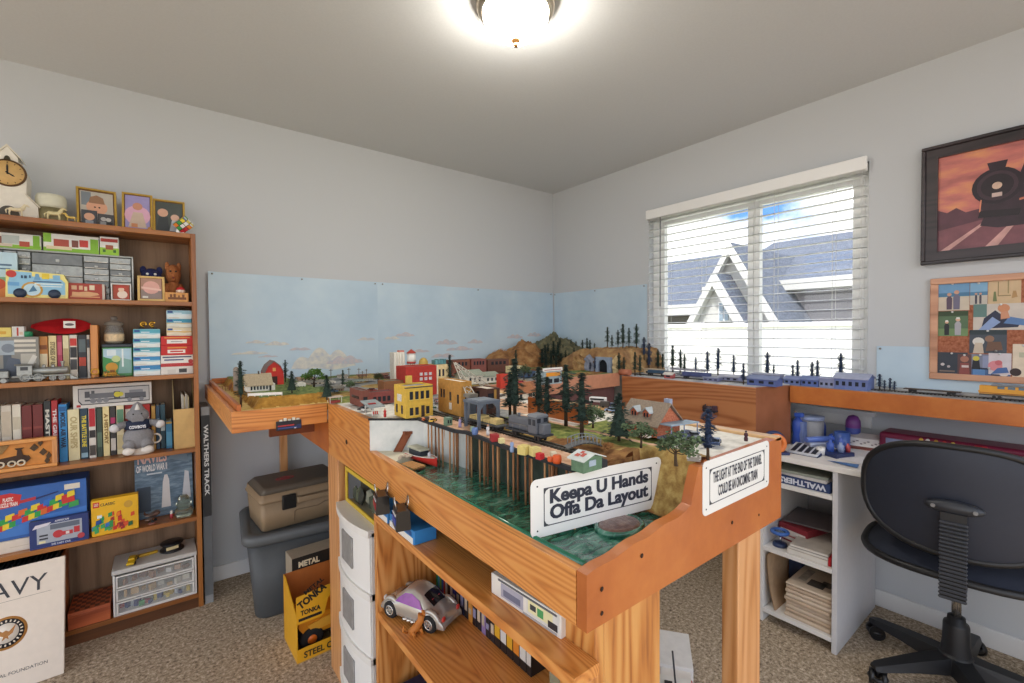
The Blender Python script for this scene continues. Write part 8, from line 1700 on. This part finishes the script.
for i,(px,py,rz,l,c) in enumerate(((848,461,-.3,'white paper sheet with faint print lying at the desk front','#e3e2e4'),(860,456,.15,'second white sheet under the white sloped box on the desk','#dcdbde'))):
    A = dkp(px,py); o = MB().box(-.06,.06,-.085,.085,0,.0008).build('paper_sheet', mat(c,.8,var=.02)); o.location = (A.x+.06,A.y,DT+.0006+.0012*(1-i)); o.rotation_euler[2] = rz; tag(o,l,'paper')
A = dkp(842,466); o = MB().prism([(-.03,-.05),(.03,-.04),(.0,.06)],0,.0007).build('blue_flyer', mat('#4f79b0',.6,var=.1)); o.location = (A.x+.03,A.y,DT+.0036); tag(o,'blue corner of a flyer poking from under the white sheet','paper')
# long maroon case behind the chair
t = thing('maroon_case','long low maroon plastic case of parts on the desk behind the chair','case',(0,0,0)); M_mar = mat('#7d2242',.4,var=.08)
q = MB(); q.box(-.17,-.03,-3.1,-2.235,DT,DT+.095,.014,3); q.build('case_body', M_mar, t); MB().box(-.1725,-.168,-2.33,-2.26,DT+.045,DT+.072,.001,1).build('window_label', mat('#8a93b4',.35,var=.08), t)
MB().box(-.176,-.168,-2.565,-2.53,DT+.03,DT+.092,.003).build('red_catch', mat('#a81c30',.4,var=.03), t)
for i,(y,c) in enumerate(((-2.375,'#d8b03a'),(-2.395,'#e0e0dc'),(-2.42,'#c9a22f'),(-2.445,'#c23a3a'),(-2.47,'#e3cf5a'))): MB().ball((-.165,y,DT+.080),.011,2,(.6,1,1)).build('coloured_knob', mat(c,.4,var=0), t)
t = thing('silver_tool','shiny silver hand tool lying on the red box by the chair back','tool',(-.21,-2.66,DT+.055),1.2); MB().tube([(-.06,0,.0),(-.02,.006,.012),(.03,0,.014),(.07,-.01,.006)],[.007,.012,.014,.006],n=12).build('tool_body', mat('#c9cbd0',.2,metal=.8,var=.05), t); MB().torus((.085,-.012,.008),.014,.005,n=18,m=8).build('tool_ring', mat('#b9bcc2',.2,metal=.8,var=0), t)
carton('red_box','bright red box half hidden behind the chair back on the desk','box',(-.245,-2.70,DT+.0005),(.22,.12,.054),'#b5121c',rz=-PI/2)
# things in the pedestal
y0, y1 = -2.176, -1.920
for i,(c,l,dz,rz) in enumerate((('#2c3f6b','thick navy catalogue lettered WALTHERS upside down on the upper pedestal shelf',.0005,.02),('#c9c6c4','pale magazine on top of the navy catalogue',.0385,-.05),('#8f9488','grey green magazine topmost of the catalogue stack',.0505,.10))):
    hh = (.037,.011,.010)[i]; w = (.225,.215,.19)[i]; t = thing('catalogue',l,'catalogue',(-.43+.0*i,-2.052,.632+dz),-PI/2+rz); MB().box(-w/2,w/2,-.10,.12,0,hh,.001,1).build('cover', mat(c,.5,var=.08), t); MB().box(-w/2+.002,w/2-.002,-.098,.1205,.002,hh-.002).build('pages', mat('#d5d1c8',.8,var=.05), t)
    if i == 0: q = MB(); write(q,'WALTHERS',(w*.44,-.1008,.030),-X,-Z,.175,.024,.04); q.build('lettering', mat('#d8dce6',.5,var=0), t)
carton('pink_slip','flat pale pink box on the upper pedestal shelf beside the catalogues','box',(-.40,-1.945,.6325),(.05,.20,.02),'#cfc0bc',rz=-PI/2)
for i,(c,l,dz,w,hh) in enumerate((('#c9bcae','flat stack of cream papers on the middle pedestal shelf',.0005,.15,.022),('#9a948c','grey magazine on the cream papers of the middle shelf',.023,.145,.012),('#b5aca2','bent pale magazine leaning over the grey one on the middle shelf',.0355,.14,.010))):
    t = thing('magazine',l,'magazine',(-.42,-2.085,.338+dz),-PI/2+.03*i); MB().box(-w/2,w/2,-.11,.14,0,hh,.001,1).build('cover', mat(c,.6,var=.12,vscale=30), t); MB().box(-w/2+.002,w/2-.002,-.1105,.138,.002,hh-.002).build('pages', mat('#ddd8cf',.8,var=.04), t)
carton('card_carton','dark red carton with a white side label on the middle pedestal shelf','box',(-.32,-2.015,.3385),(.13,.20,.075),'#8d2a34',[(.06,.12,.94,.7,'#d8cfc8'),(.10,.3,.7,.4,'#b86a68')],rz=-PI/2-.25)
carton('grey_folder','grey brown folder lying over the dark red carton','folder',(-.27,-2.03,.415),(.20,.22,.008),'#6d6465',rz=-PI/2+.1)
t = thing('ring_magnifier','blue rimmed ring magnifier on a chrome stand on the middle pedestal shelf','magnifier',(-.485,-1.965,.3385)); MB().lathe([(0,0),(.030,0),(.028,.012),(.012,.016),(0,.017)],n=24).build('stand_base', mat('#2c3a5e',.35,var=0), t); MB().cyl((0,0,.016),(.004,0,.045),.006,12).build('chrome_post', mat('#c9ccd2',.15,metal=.9,var=0), t)
MB().torus((-.002,0,.062),.030,.008,n=30,m=10).build('blue_rim', mat('#3d68b4',.3,var=.04), t); MB().lathe([(0,.059),(.024,.059),(.024,.063),(0,.064)],n=24).build('glass_lens', mat('#9fb4cc',.05,var=0,trans=.8), t)
carton('red_packet','small red packet at the front corner of the middle pedestal shelf','packet',(-.50,-2.158,.3385),(.025,.05,.035),'#b9161e',rz=-PI/2)
z = .0625
for i in range(9):
    hh = .017 if i < 8 else .012; w = .172; t = thing('newspaper',('folded newspaper at the bottom of the pedestal pile' if i == 0 else 'folded newspaper on top of the pedestal pile with a dark photograph' if i == 8 else 'folded newspaper inside the pile in the bottom of the desk pedestal'),'newspaper',(-.40,-2.086+rnd.uniform(-.002,.002),z+.0003),-PI/2+rnd.uniform(-.02,.02),'newspapers inside the pedestal pile' if 0 < i < 8 else None)
    MB().box(-w/2,w/2,-.125+rnd.uniform(-.004,.006),.17,0,hh-.001,.006,3).build('folded_sheets', mat(('#cdb9a2','#c4ae96','#d2c0aa')[i%3],.85,var=.06,vscale=25), t)
    if i == 8:
        for k,(a,b,c_,d_) in enumerate(((-.02,.04,-.08,-.02),(.02,.06,-.05,.0),(-.06,-.03,-.06,.06))): MB().box(a,b,c_,d_,hh-.001,hh-.0005).build('printed_marking', mat(('#5b544d','#6d665e','#a89c8c')[k],.8,var=.3,vscale=60), t)
    z += hh
t = thing('file_folder','curved tan folder leaning against the pedestal side beside newspapers','folder',(-.40,-1.955,.0625)); q = MB(); q.grid(lambda u,v: (-.13+.26*u, .028-.034*(1-v)**2+.0, .235*v), 6, 10); q.grid(lambda u,v: (-.13+.26*u, .024-.034*(1-v)**2+.0, .235*v), 6, 10); q.build('folder_sheet', mat('#b99a78',.7,var=.08), t, fixn=False)
carton('navy_binder','dark navy binder standing behind the curved folder in the pedestal','binder',(-.24,-1.975,.0625),(.05,.22,.24),'#1f2c4a',rz=-PI/2)
# ================================================================== CHAIR
CX, CY = -.385, -2.515
ch = thing('office_chair','black office chair with a ribbed back support pulled up to the desk','chair',(CX,CY,0),.10); M_fab = mat('#252b3a',.85,bump=.35,var=.08,vscale=400); M_pl = mat('#1a1b1e',.45,var=.04)  # navy cast of fabric and back shell: flare haze put into the colour
BXc = -.255   # back shell distance from the column
def backf(u, v, off=0):
    a = 2*PI*u; n = 2.6; cs, sn = math.cos(a), math.sin(a); r = (abs(cs)**n+abs(sn)**n)**(-1/n)*v
    y, z = .242*r*cs, .182*r*sn
    return (BXc+.09*(y/.27)**2*1.0-.02*(z/.2)+off, y, .734+z)
q = MB(); q.grid(lambda u,v: backf(u,v,-.012*(1-v**4)), 48, 8); q.build('back_shell', mat('#262b38',.55,var=.04), ch, fixn=True)
q = MB(); q.grid(lambda u,v: backf(u,v*.97,.012+.040*(1-v**5)), 48, 8); q.build('backrest', M_fab, ch)
q = MB(); q.tube([backf(k/48,1.0,.004) for k in range(49)],.011,n=8,cap=False); q.build('back_piping', M_pl, ch)
def seatf(u, v, z):
    a = 2*PI*u; n = 2.8; cs, sn = math.cos(a), math.sin(a); r = (abs(cs)**n+abs(sn)**n)**(-1/n)*v; return (.03+.245*r*cs, .262*r*sn, z(v, r*cs))
q = MB(); q.grid(lambda u,v: seatf(u,v,lambda v,x: .520-.05*v**6), 48, 8); q.build('seat', M_fab, ch)
q = MB(); q.grid(lambda u,v: seatf(u,v,lambda v,x: .430+.04*v**4), 48, 8); q.tube([seatf(k/48,1.0,lambda v,x:.470) for k in range(49)],.013,n=8,cap=False); q.build('seat_pan', M_pl, ch)
q = MB(); q.prism([(BXc-.030,.712),(BXc-.030,.455),(-.04,.43),(-.04,.41),(BXc-.02,.425),(BXc-.055,.440),(BXc-.050,.712)],-.030,.030,'y'); sp_ = q.build('back_support', M_pl, ch)
for i in range(20): z_ = .442+.0125*i; MB().box(BXc-.060,BXc-.048,-.033,.033,z_,z_+.0062,.0025,1).build('rib', mat('#3a3d44',.35,var=0), sp_)
q = MB(); q.lathe([(0,-.016),(.055,-.014),(.070,-.004),(.070,.006),(0,.010)],(BXc-.034,0,.728),n=30,axis='x',sx=1.0,sy=.30); q.build('support_plate', mat('#2b2e34',.4,var=.03), ch)
for s in (-1,1): MB().cyl((BXc-.052,s*.048,.728),(BXc-.046,s*.048,.728),.006,10).build('screw', mat('#8a8d92',.3,metal=.7,var=0), ch)
MB().cyl((0,0,.23),(0,0,.43),.0135,18).build('gas_lift', mat('#b0aaa2',.2,metal=.9,var=0), ch)
MB().lathe([(.046,.075),(.044,.12),(.038,.16),(.036,.225),(.034,.232),(.026,.236),(.024,.255),(.014,.258)],n=24).build('column_cover', M_pl, ch)
q = MB(); q.box(-.09,.09,-.07,.07,.405,.428,.004); q.build('seat_plate', M_pl, ch); q = MB(); q.tube([(.0,-.06,.415),(.02,-.24,.418),(.03,-.30,.44)],.008,n=8); q.build('lift_lever', M_pl, ch)
bs = MB().lathe([(.0,.055),(.05,.058),(.055,.085),(.046,.125),(0,.128)],n=24).build('base_hub', M_pl, ch)
for k in range(5):
    a = math.radians(135+72*k); d = Vector((math.cos(a),math.sin(a),0)); n_ = Vector((-d.y,d.x,0)); R_ = .275
    q = MB(); V = []
    for r_,hw,zt_,zb_ in ((.03,.036,.118,.062),(.16,.030,.100,.066),(R_,.022,.080,.060),(R_+.018,.015,.074,.062)):
        V.append(q.vs([d*r_+n_*hw+Z*zb_, d*r_+n_*hw*.75+Z*zt_, d*r_-n_*hw*.75+Z*zt_, d*r_-n_*hw+Z*zb_]))
    for A_,B_ in zip(V,V[1:]):
        for j in range(4): q.bm.faces.new((A_[j],A_[(j+1)%4],B_[(j+1)%4],B_[j]))
    q.bm.faces.new(V[0][::-1]); q.bm.faces.new(V[-1]); lg = q.build('leg', M_pl, ch)
    p = d*R_; q = MB(); a2 = a+.9; e = Vector((math.cos(a2),math.sin(a2),0)); f_ = Vector((-e.y,e.x,0))
    for s in (-1,1): q.cyl(p+f_*s*.010+Z*.027,p+f_*s*.026+Z*.027,.027,20)
    q.cyl(p+Z*.03,p+Z*.066,.009,10); q.torus(p+Z*.029,.024,.008,n=16,m=6); q.build('caster', mat('#141416',.4,var=0), lg)
# ================================================================== PICTURE AND CORK BOARD
PY0, PY1, PZ0, PZ1 = -2.340, -3.07, 1.566, 2.064
pf = thing('framed_picture','dark wood framed sunset picture of a black steam locomotive','picture',(-.0,0,0)); M_fr = wood('dark_frame','#2f2226','#241a1f','#191216','y',freq=80,coat=.3)
fw = .052
for a in ((PY1,PY0,PZ0,PZ0+fw),(PY1,PY0,PZ1-fw,PZ1)):
    q = MB(); o = 1 if a[2] == PZ0 else -1
    q.prism([(-.026,0),(-.030,.012),(-.022,.03),(-.026,.055),(-.014,fw),(0,fw),(0,0)] if False else [(a[0],a[2]),(a[1],a[2]),(a[1],a[3]),(a[0],a[3])],-.022,-.001,'x'); q.build('frame_rail', M_fr, pf)
for a in ((PY1,PY1+fw),(PY0-fw,PY0)): q = MB(); q.box(-.0222,-.001,a[0],a[1],PZ0+fw,PZ1-fw); q.build('frame_rail', M_fr, pf)
q = MB()
for (a,b,c,d,k) in ((PY1,PY0,PZ0,PZ0+.014,0),(PY1,PY0,PZ1-.014,PZ1,0),(PY1,PY1+.014,PZ0+.014,PZ1-.014,0),(PY0-.014,PY0,PZ0+.014,PZ1-.014,0)): q.box(-.031,-.022,a,b,c,d,.003)
q.build('frame_bead', M_fr, pf)
i0, i1, j0, j1 = PY0-fw, PY1+fw, PZ0+fw, PZ1-fw   # u from the window side to the far side
PW, PH = i0-i1, j1-j0
def pc_(mb, pts, off): mb.prism([(max(i1,i0-u*PW*.56), j0+v*PH) for u,v in pts], -.010-off, -.008, 'x')
m_sun, nt, b = nodes('sunset_print'); tcn = nt.nodes.new('ShaderNodeTexCoord'); mpn = nt.nodes.new('ShaderNodeMapping'); mpn.inputs['Scale'].default_value = (1,2.2,7); nn = nt.nodes.new('ShaderNodeTexNoise'); nn.inputs['Scale'].default_value = 3.2; nn.inputs['Detail'].default_value = 6
rr = nt.nodes.new('ShaderNodeValToRGB'); e = rr.color_ramp.elements; e[0].position, e[0].color = .3, lin('#a5605c'); e[1].position, e[1].color = .72, lin('#e09a68'); x_ = e.new(.5); x_.color = lin('#c9766c'); b.inputs['Roughness'].default_value = .35
for a, c in ((tcn.outputs['Object'],mpn.inputs[0]),(mpn.outputs[0],nn.inputs['Vector']),(nn.outputs['Fac'],rr.inputs[0]),(rr.outputs[0],b.inputs['Base Color'])): nt.links.new(a,c)
q = MB(); pc_(q,[(0,0),(1.79,0),(1.79,1),(0,1)],0); q.build('sunset_sky', m_sun, pf)
def pl(name, pts, col, off): q = MB(); pc_(q,pts,off); q.build(name, mat(col,.35,var=.18,vscale=25), pf)
pl('dark_trees',[(0,.22),(0,.44),(.08,.40),(.16,.44),(.24,.38),(.5,.42),(1.79,.40),(1.79,.2)],'#5a3540',.0004)
pl('rail_bed',[(0,0),(1.79,0),(1.79,.30),(.5,.30),(0,.22)],'#7a4a52',.0008)
pl('rail_line',[(.02,.0),(.10,.0),(.44,.27),(.42,.28)],'#c99a94',.0011); pl('rail_line',[(.40,.0),(.50,.0),(.68,.27),(.66,.28)],'#c99a94',.0011); pl('rail_line',[(.78,.0),(.9,.0),(.9,.27),(.84,.28)],'#b98a88',.0011)
def circ(u,v,r,n=22): return [(u+r*math.cos(2*PI*k/n)*PH/PW/.56, v+r*math.sin(2*PI*k/n)) for k in range(n)]
pl('engine_front',[(.36,.22),(.40,.34),(.36,.40),(.38,.56),(.46,.60),(1.2,.62),(1.7,.56),(1.7,.24),(.8,.18),(.5,.18)],'#33222c',.0013)
pl('engine_boiler',circ(.49,.60,.18),'#261a24',.0016); pl('engine_rim',circ(.49,.60,.145),'#3d2a34',.0019); pl('engine_door',circ(.49,.60,.115),'#251a22',.0022)
pl('smoke_stack',[(.43,.76),(.55,.76),(.57,.84),(.41,.84)],'#2b1d28',.0018); pl('head_lamp',circ(.49,.60,.035),'#d9b9a4',.0026); pl('number_plate',[(.45,.49),(.53,.49),(.53,.53),(.45,.53)],'#c9b0a8',.0026)
pl('engine_body',[(.6,.5),(1.7,.50),(1.7,.80),(.9,.86),(.7,.80)],'#2d1f29',.0014); pl('pilot_beam',[(.34,.30),(.66,.28),(.68,.34),(.36,.37)],'#1f151c',.0024); pl('lit_rail',[(.35,.36),(.36,.36),(.37,.48),(.36,.48)],'#d98a68',.0026); pl('lit_rail',[(.66,.42),(.9,.46),(.9,.48),(.66,.44)],'#c9785c',.0026)
CY0, CY1, CZ0, CZ1 = -2.371, -3.00, 1.076, 1.504
cb = thing('cork_board','wood framed cork board covered in pinned snapshots on the window wall','cork board',(0,0,0)); M_cf = wood('cork_frame','#cf9c7c','#bd8868','#a67456','y',freq=50); fw = .026
for a in ((CY1,CY0,CZ0,CZ0+fw),(CY1,CY0,CZ1-fw,CZ1)): MB().box(-.020,-.001,a[0],a[1],a[2],a[3],.003).build('frame_rail', M_cf, cb)
for a in ((CY1,CY1+fw),(CY0-fw,CY0)): MB().box(-.0198,-.001,a[0],a[1],CZ0+fw,CZ1-fw,.003).build('frame_rail', M_cf, cb)
MB().box(-.010,-.002,CY1+fw,CY0-fw,CZ0+fw,CZ1-fw).build('cork_sheet', ramp_mat('cork',[(.35,'#8d5238'),(.5,'#a3644a'),(.65,'#b4775a')],nscale=90,rough=.9,bump=.3), cb)
def cy(px): return at(px,330,x=-.012).y
def cz(px, py): return at(px,py,x=-.012).z
def photo(label, px0, py0, px1, py1, base_, items, k):
    """pinned snapshot; items are shapes in 0..1 of the print"""
    y_0, y_1 = cy(px0), cy(px1); z1, z0 = cz(px0,py0), cz(px0,py1); w, h = y_0-y_1, z1-z0
    t = thing('snapshot',label,'photo',(-.0106-.0004*k,(y_0+y_1)/2,z0),-PI/2)
    MB().box(-w/2,w/2,-.0004,.0,0,h).build('print_sheet', mat(base_,.35,var=.08,vscale=30), t); prints(t,w,.0,h,items,'picture',y=-.0002)
    MB().lathe([(0,-.006),(.004,-.005),(.003,-.001),(0,0)],(0,0,h*.96),n=10,axis='y').build('pushpin', mat('#dcdcda',.3,var=0), t)
def man(u, s, c, f='#c99a80', hat=None):
    o = [('p',[(u-.10*s,.04),(u+.10*s,.04),(u+.11*s,.30*s+.2),(u+.05*s,.40*s+.2),(u-.05*s,.40*s+.2),(u-.11*s,.30*s+.2)],c),('o',u,.48*s+.2,.075*s,f)]
    if hat: o.append(('p',[(u-.07*s,.50*s+.2),(u+.07*s,.50*s+.2),(u+.05*s,.58*s+.2),(u-.05*s,.58*s+.2)],hat))
    return o
photo('snapshot of two people standing on a sandy beach on the cork board',936,284,969,311,'#c9bca8',[(0,.62,1,1,'#6d9ac0'),(0,.5,1,.64,'#4a7a9c')]+man(.4,.8,'#5a4a5c')+man(.62,.95,'#6d6a80'),0)
photo('small snapshot of people by the sea at the top of the cork board',969.5,283,987,305,'#bfb8ac',[(0,.55,1,1,'#7faac9'),(0,.42,1,.58,'#4f7f9f')]+man(.35,.6,'#3f4250')+man(.6,.6,'#4a4450'),0)
photo('tan drawing of small figures pinned in the top row of the cork board',987.5,280,1020.5,304,'#c9ad86',[(.3,.3,.7,.34,'#8a7a52'),(.3,.3,.33,.9,'#8a7a52'),(.6,.4,.64,.95,'#9a8a60'),('p',[(.15,.1),(.28,.1),(.24,.5),(.18,.5)],'#6f7a4f'),('p',[(.72,.2),(.9,.25),(.85,.5),(.76,.5)],'#b08a5a')],0)
photo('snapshot of two people in caps against green hedges on the cork board',937,311.5,968,336,'#4f6a48',[(0,.0,1,.3,'#6d8a5c'),(.0,.8,1,1,'#35492f')]+man(.32,.75,'#23262a','#d3a88c','#e6e4de')+man(.68,.95,'#a8a6ac','#d3a88c','#dcdad2'),0)
photo('large snapshot of a crouching person with a red face on the cork board',973,304.5,1030,330,'#c7bdb2',[(0,.5,.25,1,'#5f7f7a'),('p',[(.15,.05),(.8,.1),(.85,.3),(.6,.45),(.4,.75),(.2,.45)],'#2b3148'),('p',[(.1,.0),(.3,.0),(.5,.3),(.35,.5)],'#8aa0c9'),('o',.55,.82,.16,'#c98a64'),('p',[(.55,.25),(.95,.15),(.9,.4),(.65,.5)],'#5b7fb0'),('p',[(.5,.4),(.66,.45),(.62,.72),(.5,.66)],'#c98f70')],1)
photo('dark snapshot of people gathered at a table on the cork board',969.5,330,1007,353,'#3c4550',[('o',.25,.5,.18,'#d8d4cc'),('p',[(.1,.0),(.4,.0),(.36,.45),(.16,.45)],'#c9b8a4'),('o',.55,.62,.14,'#8a6a58'),('p',[(.45,.1),(.9,.15),(.85,.5),(.5,.5)],'#6d5040'),(.0,.8,1,1,'#2c3a40')],1)
photo('dark night snapshot in the bottom row of the cork board',937,352,968,376,'#2c3440',[(.1,.2,.6,.26,'#7a6a60'),(0,.06,.8,.14,'#a08c80'),('o',.2,.5,.06,'#c9c2c0'),('o',.4,.42,.05,'#b9b0b0')],0)
photo('snapshot of a person in dark red beside the night snapshot',958,354,972,376,'#5a3a3a',[('o',.5,.78,.14,'#a8705c'),('p',[(.1,.0),(.9,.0),(.8,.6),(.2,.6)],'#8d4a44'),(.3,.4,.8,.5,'#d9c9c4')],2)
photo('snapshot of a person in yellow between grey figures on the cork board',970,354,992,369,'#7a7f92',[('p',[(.1,.0),(.5,.0),(.45,.6),(.15,.6)],'#22252c'),('o',.3,.72,.16,'#cfc04a'),(.6,.1,.95,.9,'#8d94b0')],1)
photo('bright snapshot of a laughing person in pink on the cork board',989,353,1012,374,'#cfc6ca',[('o',.3,.4,.24,'#d98a90'),('p',[(.1,.0),(.9,.1),(.8,.35),(.4,.3)],'#4a6aa0'),('o',.45,.55,.12,'#c96a70')],2)
photo('blue snapshot of people in denim along the bottom of the cork board',969.5,367,1011,377,'#40608c',[(.1,.2,.4,.8,'#5a86b8'),(.55,.1,.75,.9,'#27364a'),('o',.85,.5,.3,'#d8d0c8')],1)
photo('cream card with dark corner at the edge of the cork board',1013,344,1035,377,'#dccbb4',[('o',.15,.15,.12,'#3a2c2c'),(.3,.6,.7,.75,'#b9b49a')],2)
# ================================================================== colour management
for s_ in list(bpy.data.scenes):
    if s_.name == 'lettering': bpy.data.scenes.remove(s_)
vs_ = bpy.context.scene.view_settings
vs_.view_transform = 'Standard'; vs_.look = 'None'; vs_.gamma = 1; vs_.use_curve_mapping = False; vs_.exposure = EXPO
